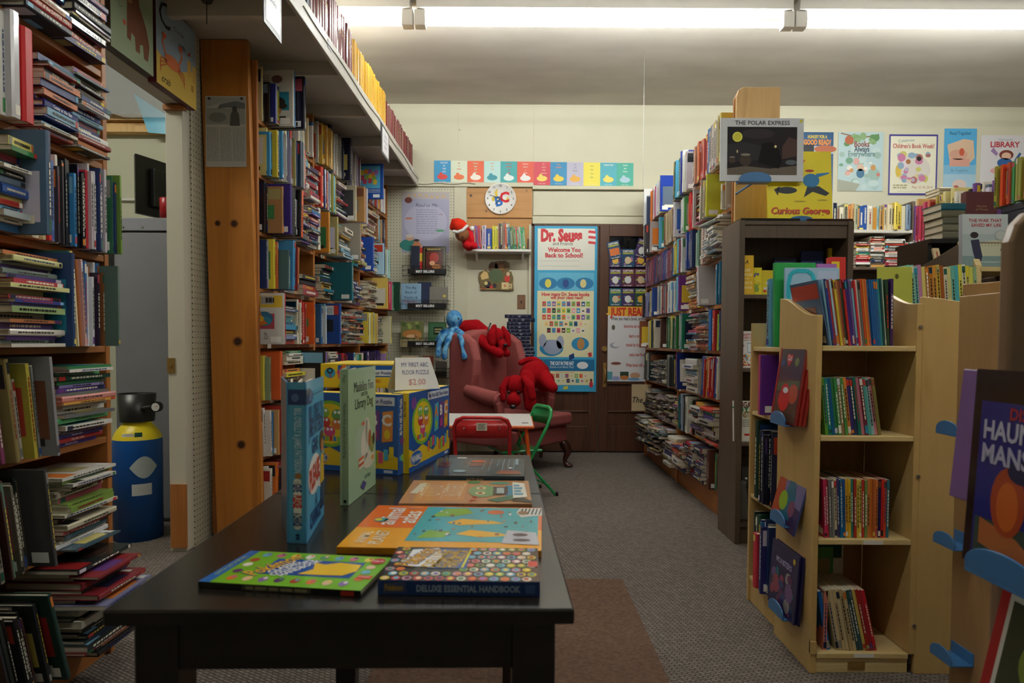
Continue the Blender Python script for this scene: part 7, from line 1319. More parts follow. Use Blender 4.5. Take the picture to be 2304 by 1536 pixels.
rack(2, 720, 782, 'wire rack with a brown puma book and a dark green book', [
    (901, 953, 722, '#6c7048', 'picture book of a tawny animal in leaves in the lower wire rack', lambda a: (a.rect(0, 0, 1, .3, '#a89c74', 1.5), a.ell(.5, .5, .42, .17, '#b07840', 3), a.ell(.75, .42, .15, .12, '#b88450', 4), a.ell(.5, .42, .25, .07, '#d0a880', 4), a.blobs(8, 0, .7, 1, 1, ['#4c6034', '#8c9c54'], .1))),
    (963, 1004, 724, '#2c5438', 'dark green book with a black title box in the lower wire rack', lambda a: (a.rect(.06, .05, .94, .95, '#3c6848', 1.5), a.rect(.3, .5, .8, .8, '#14201c', 3), a.textlines(2, .36, .56, .74, .76, '#b0a878', .3, 4)))])
rack(3, 790, 850, 'lowest wire rack partly hidden by the tent card', [
    (903, 940, 800, '#c8b090', 'tan book in the lowest wire rack', None), (950, 975, 800, '#7c3c2c', 'rust brown book in the lowest wire rack', None), (980, 1005, 812, '#5c5450', 'grey-brown picture book in the lowest wire rack', None)])
# clock
cx, cz_ = W(1126, 447, .03); cr = 34.5/KB
ck = empty('wall_clock', (cx, YB-.022, cz_), label='round white wall clock with big alphabet letters and small animals', cat='clock')
m = MB(); m.lathe([(0, 0), (cr, 0), (cr, .016), (cr*.97, .024), (cr*.94, .018), (0, .018)], 40, M=Matrix.Rotation(R(90), 4, 'X')); m.build('case', WHITEM, ck)
A = Art(2*cr, 2*cr); c = '#222'
for k in range(1, 13):
    t = math.pi/2-k*math.pi/6; A.text(str(k), .5+.41*math.cos(t), .5+.41*math.sin(t), .018, c, 3, bold=.02)
A.text('A', .38, .55, .05, '#e0c040', 3, bold=.06); A.text('B', .45, .42, .085, '#3c74c0', 4, bold=.04, rot=.2); A.text('C', .63, .55, .09, '#c8303c', 5, bold=.04)
for x, y in ((.36, .68), (.27, .48), (.72, .44)): A.ell(x, y, .05, .07, '#e0c458', 2); A.ell(x+.02, y+.08, .03, .03, '#d8b84c', 2.5)
A.build('dial_print', ck, face_frame((-cr, -.0185, -cr), (1, 0, 0), (0, 0, 1)), PM)
m = MB(); m.box((-.003, -.0235, -.01), (.003, -.0225, .07)); m.build('hour_hand', PLAST, ck, Matrix.Rotation(R(-138), 4, 'Y')); m = MB(); m.box((-.002, -.0255, -.01), (.002, -.0245, .1)); m.build('minute_hand', PLAST, ck, Matrix.Rotation(R(-72), 4, 'Y'))
# small shelf with books and the plush elf
x0, zt_ = W(1043, 560, .2); x1 = W(1195, 560, .2)[0]
sh = empty('wall_shelf', ((x0+x1)/2, YB, zt_), label='small white wall shelf of thin books under the alphabet clock', cat='shelf'); Ms = Matrix.Translation((-(x0+x1)/2, -YB, -zt_))
m = MB(); m.box((x0, YB-.2, zt_-.02), (x1, YB-.022, zt_)); m.build('board', WHITEM, sh, Ms, bevel=.002)
for x in (x0+.1, x1-.08): m = MB(); m.prism([(YB-.022, zt_-.02), (YB-.03, zt_-.09), (YB-.14, zt_-.02)], x, x+.02, axis='x'); m.build('bracket', WHITEM, sh, Ms)
m = MB(); m.box((x1-.03, YB-.16, zt_+.0005), (x1-.018, YB-.08, zt_+.1)); tag(m.build('bookend', DOORWOOD, bevel=.004), 'small dark bookend closing the thin books on the wall shelf', 'bookend')
scase = Case((x0, YB-.19), R(-90), 'wall shelf', 'thin_storybook', 'thin books on the white wall shelf')
row(scase, zt_, 1066, [('V', 1085, ['#c84c44', '#d8a8a0', '#e0dcd8', '#8c5c9c'], .2, .21, .008, .012, 0, .01, {'lean': -4}), ('V', 1094, ['#c8b8d8', '#d8c8e0', '#e8e0e8'], .2, .21, .008, .012, .0, .01), ('B', 1108, '#2c4c98', .18, .0), ('V', 1121, ['#d8d040', '#c8c438', '#e0d84c'], .2, .21, .01, .02, 0, .01), ('V', 1138, ['#8c6c60', '#a08c80', '#3c5c3c', '#20343c'], .22, .24, .01, .014, .0, .01), ('V', 1150, ['#c85834', '#2c5c7c', '#4c4c54', '#3c84a8'], .22, .235, .01, .014, 0, .01, {'lean': -2}), ('V', 1164, ['#b8423c', '#3c7c44', '#c8c8bc', '#2c6c4c', '#c83c34'], .18, .2, .008, .012, .0, .01, {'lean': -3}), ('V', 1184, ['#2c8c54', '#3c9c6c', '#c8c4b4', '#c04838', '#58a888'], .19, .2, .008, .012, 0, .01, {'lean': -5})], .5, 'white wall shelf under the clock')
# plush doll with red cap (plain)
def q6(px, py, Y=6.0): return atY(px, py, Y)
el = blob('plush_doll', [('t', [q6(1046, 520), q6(1052, 540), q6(1056, 552)], [.05, .055, .05]), ('t', [q6(1056, 552, 5.98), q6(1068, 553, 5.93)], [.035, .03]), ('t', [q6(1048, 552, 5.98), q6(1052, 552, 5.9)], [.03, .03]), ('t', [q6(1058, 525, 5.97), q6(1062, 540, 5.94)], [.028, .024])], newmat('red_felt', .9, '#c01c24', .1), .008)
tag(el, 'plush doll with a red stocking cap slumped at the end of the wall shelf', 'toy')
m = MB(); m.ball(q6(1040, 527, 5.94), (.062, .06, .06)); m.build('head', newmat('brown_felt', .9, '#8a5a3c', .1), el)
h2 = blob('cap', [('e', q6(1034, 508, 5.95), (.075, .07, .06), ('Y', 20)), ('t', [q6(1030, 503, 5.95), q6(1022, 498, 5.95), q6(1017, 512, 5.95)], [.05, .035, .025])], newmat('orange_red_felt', .9, '#d8301c', .1), .008, None, el)
m = MB(); m.tube([q6(1020, 520, 5.9), q6(1030, 522, 5.885), q6(1042, 517, 5.885), q6(1052, 507, 5.9)], .014, 8); m.build('cap_brim', WHITEM, el)
m = MB(); m.ball(q6(1062, 514, 5.96), .022); m.build('mitten', WHITEM, el)
for px, py in ((1031, 530), (1041, 533)): m = MB(); m.ball(q6(px, py, 5.885), .007); m.build('eye', PLAST, el)
# bear plaque
px_, pz_ = W(1116, 620, .02)
PTS = [(1076, 625), (1079, 612), (1088, 608), (1094, 605), (1098, 611), (1105, 612), (1108, 602), (1110, 592), (1116, 587), (1122, 590), (1126, 587), (1138, 586), (1146, 592), (1147, 602), (1143, 611), (1150, 610), (1155, 624), (1154, 636), (1156, 652), (1146, 654), (1110, 652), (1082, 652), (1080, 640)]
m = MB(); pp = [W(a, b, .02) for a, b in PTS]; m.prism([(x-px_, z-pz_) for x, z in reversed(pp)] if False else [(x-px_, z-pz_) for x, z in pp], -.018, 0, '#6c5c34', axis='y')
pq = m.build('wall_plaque', PV, None, Matrix.Translation((px_, YB-.0012, pz_)), bevel=.003); tag(pq, 'painted wooden plaque of two hugging bears and toy blocks on the wall', 'plaque')
x0, z0 = W(1076, 654, .02); x1, z1 = W(1156, 586, .02); A = Art(x1-x0, z1-z0)
A.ell(.42, .78, .13, .17, '#5c3c24', 2); A.ell(.62, .8, .16, .19, '#6c4828', 2); A.ell(.66, .78, .08, .1, '#8c6438', 3); A.ell(.5, .5, .2, .24, '#4c5c3c', 3); A.ell(.38, .9, .04, .05, '#5c3c24', 3); A.ell(.82, .4, .08, .12, '#c83c34', 3); A.ell(.84, .56, .05, .07, '#d8b890', 4)
A.rect(.66, .06, .86, .28, '#d8c490', 4); A.text('B', .76, .17, .022, '#b84434', 5, bold=.03); A.rect(.84, .08, .96, .24, '#c8b078', 4.5); A.text('A', .9, .16, .018, '#3c5c7c', 5, bold=.03); A.fpoly([(.06, .5), (.16, .66), (.26, .6), (.3, .42), (.1, .36)], '#d8b878', 3); A.line([(.04, .12), (.15, .06), (.34, .14)], .008, '#8c3428', 4); A.ell(.27, .2, .09, .12, '#24202c', 4); A.ell(.46, .17, .06, .08, '#24202c', 4); A.ell(.37, .13, .05, .06, '#b83428', 5); A.rect(.06, .04, .5, .08, '#8c7c44', 2); A.ell(.22, .25, .05, .06, '#d8c880', 5)
A.build('painting', pq, face_frame((x0-px_, -.0188, z0-pz_), (1, 0, 0), (0, 0, 1)), PV)
wp = wallbox('switch_plate', 1164, 663, 1182, 695, .006, wood('plate_wood', '#6c4c34', '#7a5840', '#5c402c'), kind=None); tag(wp, 'brown wooden switch plate on the wall beside the door', 'switch')
x, z = W(1173, 679); m = MB(); m.box((x-.005, YB-.016, z-.01), (x+.005, YB-.0062, z+.01)); m.build('toggle', PLAST, wp)
# ---- door posters
DC = ['#e06c3c', '#3c94c0', '#e0c83c', '#c83c4c', '#6cac5c', '#e8e4d8', '#7c5ca0', '#f0d0a0', '#2c5c8c', '#d8dcd8', '#2c2c34', '#e8a0a8']
def pr_seuss(a):
    a.rect(0, 0, 1, 1, '#3ca4d0', 1); a.rect(.05, .735, .96, .985, '#e8e8dc', 2); a.rect(.06, .6, .95, .72, '#68bcdc', 2.2); a.rect(.05, .21, .95, .61, '#e8e2b8', 2.4); a.rect(.0, .125, .97, .195, '#1c6c9c', 3); a.rect(.05, .04, .96, .125, '#e8e2b8', 2.5)
    a.text('Dr. Seuss', .43, .945, .105, '#c83038', 5, w=a.w*.66, bold=.06); a.text('and Friends', .45, .895, .032, '#383838', 5, w=a.w*.32); a.text('Welcome You', .47, .858, .04, '#c83c44', 5, w=a.w*.52, bold=.04); a.text('Back to School!', .47, .825, .04, '#c83c44', 5, w=a.w*.6, bold=.04)
    a.line([(.1, .79), (.72, .79)], .002, '#999', 4); a.line([(.1, .76), (.72, .76)], .002, '#999', 4)
    for i in range(5): a.fpoly([(.86, .975-.016*i), (.97, .97-.016*i), (.97, .955-.016*i), (.85, .96-.016*i)], '#c83038' if i % 2 == 0 else '#f0f0ec', 5)
    for x in (.22, .5, .8): a.ell(x, .655, .145, .036, '#2c7cb0', 3, 26)
    for x, c in ((.22, '#e0d458'), (.5, '#2c4c8c'), (.78, '#e0d490')): a.ell(x, .655, .05, .026, c, 4)
    a.text('How many Dr. Seuss books', .5, .59, .032, '#c83440', 5, w=a.w*.76, bold=.04); a.text('will your class read?', .52, .57, .026, '#c83440', 5, w=a.w*.58, bold=.04)
    q = random.Random(4)
    for r, y in enumerate((.53, .49, .45, .41, .37)):
        n = (10, 10, 10, 9, 8)[r]
        for i in range(n): x = .12+(.78/10)*(i+(10-n)/2)+.01; a.rect(x, y-.013, x+.058, y+.016, q.choice(DC), 4); a.rect(x+.012, y-.005, x+.046, y+.004, q.choice(DC), 5)
    a.ell(.28, .265, .19, .05, '#2c88b8', 3, 26); a.ell(.3, .27, .15, .045, '#9aa4bc', 4, 26); a.ell(.14, .31, .06, .04, '#a4acc4', 4); a.ell(.42, .3, .06, .04, '#a4acc4', 4); a.ell(.74, .29, .14, .04, '#2c88b8', 3, 26); a.ell(.75, .29, .06, .035, '#b8844c', 4); a.fpoly([(.56, .22), (.64, .235), (.65, .205), (.57, .19)], '#1c3c7c', 4); a.fpoly([(.86, .235), (.92, .24), (.93, .215), (.88, .21)], '#c83440', 4)
    a.ell(.13, .16, .05, .02, '#5c9c4c', 4); a.text('THE CAT IN THE HAT', .45, .172, .032, '#f0f0f4', 5, w=a.w*.38, bold=.04); a.text('Knows a Lot About That!', .45, .15, .02, '#f0f0f4', 5, w=a.w*.38); a.ell(.78, .16, .09, .022, '#e8e8ec', 4); a.text('Discover exciting worlds', .5, .118, .012, '#c86c4c', 5, w=a.w*.6)
    for r, y in enumerate((.095, .065)):
        for i in range(10): x = .13+.075*i+.02*r; a.rect(x, y-.011, x+.052, y+.013, q.choice(DC), 4); a.rect(x+.01, y-.004, x+.04, y+.005, q.choice(DC), 5)
    a.fpoly([(.48, .03), (.55, .035), (.55, .015), (.47, .012)], '#d8d04c', 4); a.ell(.92, .045, .03, .02, '#c83444', 5); a.ell(.92, .07, .02, .01, '#5c3c2c', 5)
poster('door_poster', (1203, 508, 1341, 881), 'tall light blue school reading poster on the closed door leaf', pr_seuss, off=.052)
def pr_cap(a, seed=1):
    q = random.Random(seed); bgc = q.choice(['#1c4468', '#3c2c5c', '#1c5c6c', '#284c3c', '#5c2c44']); a.rect(0, 0, 1, 1, bgc, 1); a.blobs(9, .05, .1, .95, .62, ['#4c9cb8', '#d8c83c', '#c85c3c', '#8cb04c', '#a86ca0'], .1)
    a.ell(.5, .38, .26, .2, q.choice(['#d8c09c', '#e0e4e4', '#e8b84c']), 4); a.text('CAPTAIN', .5, .88, .016, '#e8e4dc', 5, w=a.w*.8, bold=.04); a.text('UNDERPANTS', .5, .76, .014, '#d8d83c', 5, w=a.w*.85, bold=.04); a.text('DAV PILKEY', .5, .07, .01, '#e8e4dc', 5, w=a.w*.7, bold=.03)
k = 0
for j, (y0, y1) in enumerate(((560, 601), (604, 645), (648, 688))):
    for i, (x0, x1) in enumerate(((1371, 1398), (1399, 1427), (1428, 1456))):
        k += 1; poster('comic_cover_print', (x0, y0, x1, y1), 'dark comic cover print, %s in the %s row on the open door glass' % (ordw(i+1), ordw(j+1)), lambda a, k=k: pr_cap(a, k), off=.05, group='comic cover prints on the door glass', bg='#24364c')
poster('comic_cover_print', (1373, 545, 1400, 585), 'tilted orange and blue comic cover print at the top of the door glass', lambda a: (pr_cap(a, 31), a.rect(.1, .2, .9, .6, '#d8743c', 4.5)), off=.056, tilt=12)
poster('comic_cover_print', (1427, 533, 1452, 575), 'tilted dark green comic cover print at the top of the door glass', lambda a: pr_cap(a, 8), off=.056, tilt=-16)
def pr_just(a):
    a.rect(0, 0, 1, 1, '#dcdce0', 1); a.rect(0, .9, 1, 1, '#e4b440', 2); a.ell(.45, .9, .5, .03, '#e4b440', 2.1); a.text('JUST READ!', .5, .93, .07, '#c83828', 5, w=a.w*.9, bold=.05)
    for t, y, c, w_, x in (('When you read a book, anything', .84, '#33333c', .86, .5), ('become an explorer', .74, '#b83c38', .56, .66), ('learn a new language', .61, '#b83c38', .5, .75), ('travel to the moon', .49, '#b83c38', .5, .68), ('make new friends', .36, '#b83c38', .42, .72), ('What book will you', .22, '#b83c38', .5, .68)): a.text(t, x, y, .032, c, 4, w=a.w*w_, bold=.02)
    a.ell(.13, .72, .04, .035, '#5c5448', 4); a.ell(.17, .48, .12, .04, '#a4a8b8', 3); a.ell(.21, .49, .09, .03, '#dcdce0', 3.5); a.ell(.2, .24, .12, .02, '#8c5448', 4); a.rect(0, 0, 1, .04, '#c8d4dc', 2); a.rect(0, .02, .12, .13, '#5c9cac', 3); a.rect(.3, .06, .5, .13, '#2c4434', 3); a.ell(.4, .05, .1, .03, '#b8743c', 4); a.ell(.65, .08, .12, .04, '#c89c7c', 3); a.ell(.2, .04, .1, .03, '#9ca4d0', 4); a.ell(.62, .03, .14, .02, '#6c9cc8', 4)
poster('door_poster', (1368, 689, 1462, 858), 'white and yellow reading poster with red script on the open door leaf', pr_just, off=.05)
# ---- posters on the right of the back wall
def pr1(a): a.rect(0, 0, 1, 1, '#24507c', 1); a.text('HUNGRY FOR A', .5, .94, .03, '#e0c43c', 4, w=a.w*.6, bold=.03); a.text('GOOD READ?', .5, .87, .045, '#e08c2c', 4, w=a.w*.85, bold=.05); a.rect(0, .72, 1, .82, '#b8c4d0', 2); a.ell(.75, .78, .35, .05, '#b0603c', 3); a.rect(0, .7, .4, .84, '#1c1c28', 3)
poster('wall_poster', (1803, 297, 1872, 470), 'navy book poster with orange title behind the yellow cover', pr1)
def pr2(a):
    a.rect(0, 0, 1, 1, '#b4ccd0', 1); a.blobs(26, 0, 0, 1, 1, ['#a8c4c4', '#c0d4d4', '#9cb8b0'], .12); a.fpoly([(0, 0), (.4, 0), (.5, .12), (0, .2)], '#a0a494', 2.5)
    a.line([(.05, .98), (.5, .9), (.9, .96)], .012, '#8c6c50', 3); a.blobs(16, .02, .75, .98, .99, ['#5c8c54', '#7ca06c', '#a86c44', '#88a878'], .07, 3); a.blobs(14, .0, .25, .98, .6, ['#d8a8a0', '#c87c70', '#e8e4dc', '#6c9c80', '#c89454'], .07, 3); a.ell(.24, .86, .1, .07, '#b0603c', 4); a.ell(.5, .3, .09, .08, '#3c6c8c', 5); a.ell(.5, .4, .08, .06, '#d8b8a0', 5)
    for t, y, c in (('Books', .8, '#8c4c44'), ('Always', .715, '#4c5c6c'), ('Everywhere', .635, '#6c8c8c')): a.text(t, .52, y, .05, c, 6, w=a.w*(.34 if len(t) < 8 else .6), bold=.03)
poster('wall_poster', (1887, 297, 1985, 430), 'pale blue illustrated book poster with leaves and woodland animals', pr2)
def pr3(a):
    a.rect(0, 0, 1, 1, '#443c8c', 1); a.rect(.03, .03, .97, .97, '#e6e2cc', 2); a.text('Celebrate', .35, .9, .026, '#5c8c94', 5, w=a.w*.35, rot=.08); a.text("Children's Book Week!", .5, .81, .04, '#b84c44', 5, w=a.w*.85, bold=.02)
    a.ell(.5, .42, .36, .24, '#d8d0c8', 3, 26); a.blobs(26, .14, .2, .88, .72, ['#b8a8c0', '#c8c46c', '#c87ca0', '#8ca8c0', '#d8c890', '#a86c64', '#e0d4dc'], .07, 3.5); a.ell(.4, .55, .05, .04, '#a86c3c', 6); a.ell(.62, .6, .05, .04, '#2c2420', 6); a.ell(.2, .4, .06, .1, '#d8b84c', 4); a.text('May 12-18, 2014', .7, .13, .022, '#b05c50', 5, w=a.w*.42); a.textlines(2, .1, .1, .4, .18, '#a8a078', .3, 4); a.line([(.2, .06), (.8, .06)], .002, '#b0b090', 4)
poster('wall_poster', (2001, 302, 2107, 439), 'cream poster with a blue border and a crowded armchair drawing', pr3)
def pr4(a): a.rect(0, 0, 1, 1, '#54a8d8', 1); a.rect(0, 0, 1, .3, '#a8c8dc', 1.5); a.rect(0, .3, 1, .44, '#80b8d8', 1.4); a.text('Read Together', .5, .93, .03, '#2c3c54', 5, w=a.w*.66); a.fpoly([(.1, .75), (.6, .84), (.9, .82), (.95, .55), (.7, .42), (.2, .45)], '#d8b89c', 3); a.ell(.45, .6, .28, .08, '#d0a08c', 4); a.ell(.55, .64, .08, .06, '#c85c44', 5); a.rect(.18, .42, .8, .54, '#d8a090', 4); a.text('Be Together', .5, .36, .022, '#6c7c9c', 5, w=a.w*.6); a.ell(.5, .14, .22, .08, '#d8c4bc', 3); a.ell(.4, .1, .08, .03, '#b05c54', 4)
poster('wall_poster', (2125, 289, 2194, 436), 'narrow sky blue poster between the cream one and the white one', pr4)
def pr5(a): a.rect(0, 0, 1, 1, '#d8d4d8', 1); a.text('Check out the', .5, .93, .02, '#7c8ca0', 5, w=a.w*.3); a.text('LIBRARY', .5, .85, .05, '#b83c48', 5, w=a.w*.82, bold=.03); a.ell(.53, .68, .15, .08, '#7c3c34', 3); a.ell(.53, .66, .1, .06, '#e0b8a0', 4); a.ell(.5, .55, .16, .08, '#34609c', 4); a.fpoly([(.7, .6), (.8, .72), (.84, .7), (.74, .55)], '#34609c', 4); a.ell(.5, .42, .3, .07, '#d8a0a0', 3); a.fpoly([(.2, .74), (.32, .66), (.36, .7), (.26, .8)], '#9c7cac', 4); a.rect(.58, .22, .84, .42, '#d8a484', 3.5); a.ell(.45, .3, .16, .1, '#c87c74', 4); a.textlines(2, .1, .04, .6, .1, '#b09098', .3, 3)
poster('wall_poster', (2208, 304, 2312, 442), 'white library poster with red capital title at the picture edge', pr5)
# small nail on the wall, trim blocks
x, z = W(1034, 293); m = MB(); m.cyl((x, YB, z), (x, YB-.03, z), .004, n=6); tag(m.build('wall_hook', CHROME), 'tiny bare hook in the upper back wall', 'hook')
# ------------------------------------------------------------------ canvases above the opening
def canvas(p0, p1, w_pts, lab, fn, sidec, bg):
    """stretched canvas on the pegboard header; it faces +x"""
    y0, z0, y1, z1 = w_pts; w = y1-y0; h = z1-z0; D = .036
    m = MB(); m.box((0, 0, -D), (w, h, 0), sidec); m.face([(.0005, .0005, .0003), (w-.0005, .0005, .0003), (w-.0005, h-.0005, .0003), (.0005, h-.0005, .0003)], bg)
    o = m.build('canvas_picture', PV, None, face_frame((-1.527+D+.0015, y0, z0), (0, 1, 0), (0, 0, 1))); tag(o, lab, 'picture')
    A = Art(w, h); A.q = .0004; fn(A); A.build('painting', o, None, PM)
def yz(px, py): p = atX(px, py, -1.49); return p.y, p.z
(ya, za), (yb_, zb_) = yz(249, 102), yz(345, 179)
def c_bear(a):
    a.rect(0, 0, 1, 1, '#9aa88a', 1); b = '#7a4e38'; a.ell(.5, .68, .15, .1, b, 3); a.ell(.42, .77, .05, .045, b, 3); a.ell(.62, .76, .05, .045, b, 3); a.fpoly([(.38, .7), (.62, .7), (.82, .48), (.9, .3), (.86, .12), (.76, .12), (.74, .26), (.66, .24), (.66, .14), (.56, .14), (.54, .28), (.46, .3), (.44, .2), (.36, .22), (.36, .5)], b, 2.5); a.ell(.42, .64, .06, .04, '#a87850', 4); a.ell(.39, .665, .018, .014, '#201814', 5)
    for x, y in ((.28, .6), (.58, .9), (.3, .35)): a.ell(x, y, .035, .03, '#c8604c', 3)
    a.text('Bb', .26, .92, .05, '#3c3c34', 4, shear=.2); a.text('bird', .2, .72, .02, '#5c6c5c', 4, shear=.3); a.text('bear', .82, .84, .02, '#5c6c5c', 4, shear=.3); a.line([(.15, .55), (.2, .48), (.26, .5)], .002, '#5c6c5c')
canvas(0, 0, (ya, za, ya+(yb_-ya), za+.36), 'green canvas of a brown bear above the opening', c_bear, '#4a3a2e', '#9aa88a')
(yc, zc_), (yd, zd) = yz(352, 184), yz(441, 241)
def c_crab(a):
    a.rect(0, 0, 1, 1, '#93a4b4', 1); a.fpoly([(0, 0), (1, 0), (1, .5), (.6, .34), (.3, .3), (0, .38)], '#cfae52', 2); a.rect(.6, .3, 1, .42, '#8ea2b4', 1.5); a.ell(.38, .36, .2, .08, '#d8784c', 4)
    for s in (-1, 1):
        a.line([(.38+.16*s, .4), (.38+.24*s, .52), (.38+.2*s, .6)], .012, '#d8784c', 4); a.ell(.38+.2*s, .61, .05, .035, '#c8603c', 5)
        for k in range(3): a.line([(.38+.14*s, .34-.02*k), (.38+.28*s, .33-.05*k), (.38+.3*s, .26-.05*k)], .006, '#c8683c', 4)
    a.text('C', .2, .86, .11, '#2c2c34', 4); a.text('Cc is for', .55, .8, .02, '#3c4450', 4, shear=.3); a.text('castle', .62, .66, .02, '#3c4450', 4, shear=.3); a.text('crab', .22, .1, .032, '#3c3424', 4, shear=.3)
    a.rect(.76, .36, .86, .56, '#c8a050', 3); a.rect(.9, .34, 1, .54, '#c8a050', 3); a.fpoly([(.76, .62), (.84, .62), (.84, .68)], '#b84434', 4); a.rect(.86, .2, .92, .28, '#b07c3c', 3)
canvas(0, 0, (yc, zc_, yd, zc_+.36), 'blue and sand canvas of an orange crab above the opening', c_crab, '#5c2028', '#93a4b4')
# ------------------------------------------------------------------ back room things
lk = empty('storage_locker', (-1.95, 3.9, 0), label='tall grey metal locker standing in the back room', cat='cabinet'); Ml_ = Matrix.Translation((1.95, -3.9, 0))
lx0 = atY(252, 600, 3.72).x; lz = atY(320, 490, 3.72).z
m = MB(); m.box((lx0, 3.74, .0), (-1.64, 4.15, lz-.07)); m.build('body', LOCK, lk, Ml_, bevel=.004); m = MB(); m.box((lx0+.02, 3.72, .02), (-1.642, 3.739, lz-.08)); m.build('door', LOCK, lk, Ml_, bevel=.003)
m = MB(); m.prism([(lx0+.01, lz-.069), (-1.64, lz-.069), (-1.64, lz), (lx0+.02, lz), (lx0+.012, lz-.01)], 3.715, 4.15, axis='y'); tp = m.build('top_tray', noisemat('grey_plastic_tray', '#8c8c96', '#86868f', 3, .4), lk, Ml_, bevel=.003)
m = MB()
for x in (lx0+.04, lx0+.065, lx0+.17): m = MB(); m.cyl((x, 3.712, lz-.05), (x, 3.716, lz-.05), .006, n=10); m.build('screw', CHROME, lk, Ml_)
pass
# monitor on the locker
mo = empty('monitor', (-1.83, 3.85, lz), label='black flat monitor seen from behind on the grey locker', cat='monitor')
P0 = atY(304, 344, 3.75); P1 = atY(381, 385, 3.98); zb2 = atY(304, 478, 3.75).z
m = MB(); x0_, x1_ = P0.x, P1.x+.25; dv = Vector((P1.x-P0.x, .23, 0)).normalized(); L = .46; hh = P0.z-zb2
m.prism([(0, 0), (L, 0), (L, .03), (.02, .03)], 0, hh); m.box((.1, -.03, .05), (L-.08, .0, hh-.06)); m.build('screen_housing', PLAST, mo, Matrix.Translation((P0.x+1.83, P0.y-3.85, zb2-lz)) @ Matrix.Rotation(math.atan2(dv.y, dv.x), 4, 'Z'), bevel=.004)
m = MB(); m.box((.0, .02, -.0), (.2, .16, .012)); m.box((.07, .06, .012), (.13, .08, zb2-lz+.1)); m.build('stand', PLAST, mo, bevel=.004)
m = MB(); m.lathe([(0, 0), (.033, 0), (.033, .108), (.029, .112), (0, .112)], 20); tag(m.build('tin_can', newmat('dark_red_tin', .3, '#9c1c24'), None, Matrix.Translation((atY(372, 480, 3.74).x, 3.75, lz+.001))), 'dark red tin standing in front of the black monitor', 'can')
# helium tank
tp_ = atZ(312, 1224, 0); ty = max(tp_.y, 3.44); tx = (atY(311, 1100, ty)).x
tk = empty('gas_tank', (tx, ty, 0), label='blue and yellow gas cylinder on the floor of the back room', cat='tank')
zs1 = atY(310, 985, ty).z; zs3 = atY(310, 960, ty).z; rr = .115
m = MB(); m.lathe([(0, 0), (rr, 0), (rr, zs1-.02), (rr*.98, zs1)], 32); b = m.build('body', STEELB, tk)
m = MB(); m.lathe([(rr*.98, zs1), (rr*.93, zs1+.02), (rr*.8, zs1+.045), (rr*.5, zs3+.03), (.03, zs3+.045), (0, zs3+.045)], 32); m.build('shoulder', YEL, tk)
m = MB(); m.lathe([(.065, zs3+.03), (.075, zs3+.1), (.085, zs3+.17), (.088, zs3+.17), (.08, zs3+.03)], 24); m.lathe([(.03, zs3+.03), (.03, zs3+.12), (0, zs3+.12)], 12); m.build('valve_guard', PLAST, tk)
m = MB(); m.cyl((.06, -.06, zs3+.1), (.13, -.07, zs3+.11), .012); m.cyl((.14, -.09, zs3+.11), (.14, -.065, zs3+.11), .026, n=16); g = m.build('gauge', PLAST, tk); A = Art(.04, .04); A.ell(.5, .5, .5, .5, '#d8d8d4', 1, 20); A.line([(.5, .5), (.75, .7)], .002, '#c02c24', 2); A.build('dial', g, face_frame((.12, -.0905, zs3+.09), (1, 0, 0), (0, 0, 1)), PM)
def curved(name, par, r, a0, a1, z0, z1, mat, cols, seg=8, oval=False):
    m = MB()
    for i in range(seg):
        t0, t1 = a0+(a1-a0)*i/seg, a0+(a1-a0)*(i+1)/seg
        e0 = math.sin(math.pi*i/seg) if oval else 1; e1 = math.sin(math.pi*(i+1)/seg) if oval else 1; zm, zh = (z0+z1)/2, (z1-z0)/2
        m.face([(r*math.cos(t0), r*math.sin(t0), zm-zh*e0), (r*math.cos(t1), r*math.sin(t1), zm-zh*e1), (r*math.cos(t1), r*math.sin(t1), zm+zh*e1), (r*math.cos(t0), r*math.sin(t0), zm+zh*e0)], cols)
    m.build(name, mat, par)
curved('oval_sticker', tk, rr+.001, R(-80), R(-15), atY(340, 1068, ty).z, atY(340, 1020, ty).z, PM, '#b4c0c4', 12, True); curved('tape_label', tk, rr+.001, R(-75), R(-30), atY(340, 1105, ty).z, atY(340, 1080, ty).z, PM, '#c8ccd0')
curved('neck_label', tk, rr*.93, R(-100), R(-70), zs1+.015, zs1+.035, PM, '#dcdcd4'); curved('neck_label', tk, rr*.94, R(-68), R(-50), zs1+.018, zs1+.04, PM, '#2c5c4c')
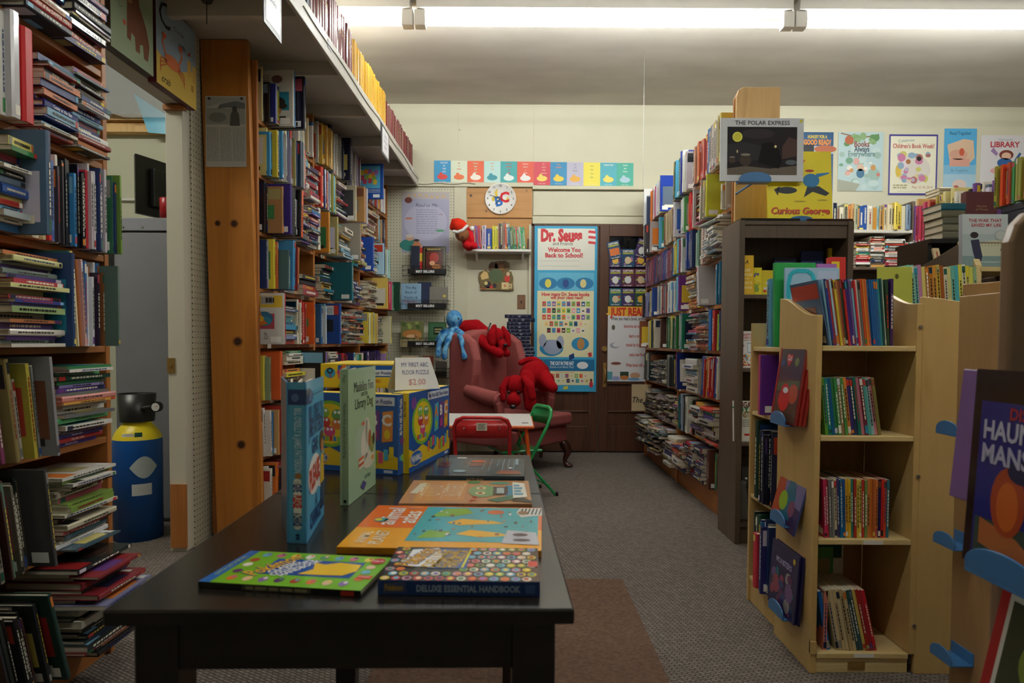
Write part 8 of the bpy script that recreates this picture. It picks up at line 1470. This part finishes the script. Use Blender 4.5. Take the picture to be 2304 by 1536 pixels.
# clear sheets on top of the back room wall
p0 = atY(222, 290, 4.55); m = MB(); m.box((-3.3, 4.5, 2.43), (-2.2, 4.5+.02, 2.95)); tag(m.build('plastic_cover', FROST, None, None, bevel=.005), 'cloudy folded plastic cover stored on the back room wall', 'cover')
q0 = [(303, 212), (380, 262), (380, 303), (335, 299)]
pts = [atY(x, y, 4.5) for x, y in q0]; m = MB(); m.prism([(p.x, p.z) for p in pts], 4.49, 4.5, axis='y'); tag(m.build('blue_film', BLUEFILM), 'bright blue plastic film wedged on the back room wall', 'film')
m = MB(); m.prism([(-3.2, 2.62), (-2.5, 2.43), (-2.1, 2.43), (-2.75, 2.95), (-3.2, 2.98)], 4.44, 4.455, axis='y'); tag(m.build('clear_panel', CLEAR), 'clear plastic panel leaning above the back room wall', 'panel')
m = MB(); m.box((-3.4, 4.5, 2.43), (-2.3, 4.62, 2.47)); tag(m.build('wood_offcut', LIGHTPINE), 'pale wood offcut lying along the top of the back room wall', 'wood')
# ceiling lamp hook near the upper ledge
m = MB(); m.lathe([(0, 0), (.02, 0), (.03, .02), (.03, .05), (0, .05)], 12); m.tube([(0, 0, 0), (0, 0, -.09)], .002, 4); tag(m.build('ceiling_hook', PLAST, None, Matrix.Translation((atZ(465, 5, 2.41).x, atZ(465, 5, 2.41).y, 2.41))), 'small black hook with a hanging wire under the ledge', 'hook')
# loose cable along the ledge edge and the seams of the wall boards
m = MB(); q = random.Random(3); pts = []
for i in range(26):
    y = 3.0+i*.125; pts.append((lx(y)+.021, y, 2.455-.03*math.sin(i*.9)*(.3+.7*q.random())*.4-.012))
m.tube(pts, .003, 5); tag(m.build('loose_wire', newmat('wire_grey', .5, '#9a978c')), 'thin loose wire sagging along the front edge of the white ledge', 'wire')
for k, (a, b, c_, d_) in enumerate(((1030, 245, 1031.5, 410), (1200, 246, 1201.5, 408), (1620, 250, 1621.5, 430))):
    wallbox('trim_%d' % (13+k), a, b, c_, d_, .002, CREAM2)
m = MB(); x0, z0 = W(940, 415, .035); pts = [W(940+k*13, 413+math.sin(k*1.3)*1.6, .035) for k in range(11)]
m.tube([(p[0], YB-.036, p[1]) for p in pts], .003, 5); tag(m.build('wall_wire', MT['wire_grey']), 'thin wire running from the ledge along the wall trim above the lavender poster', 'wire')
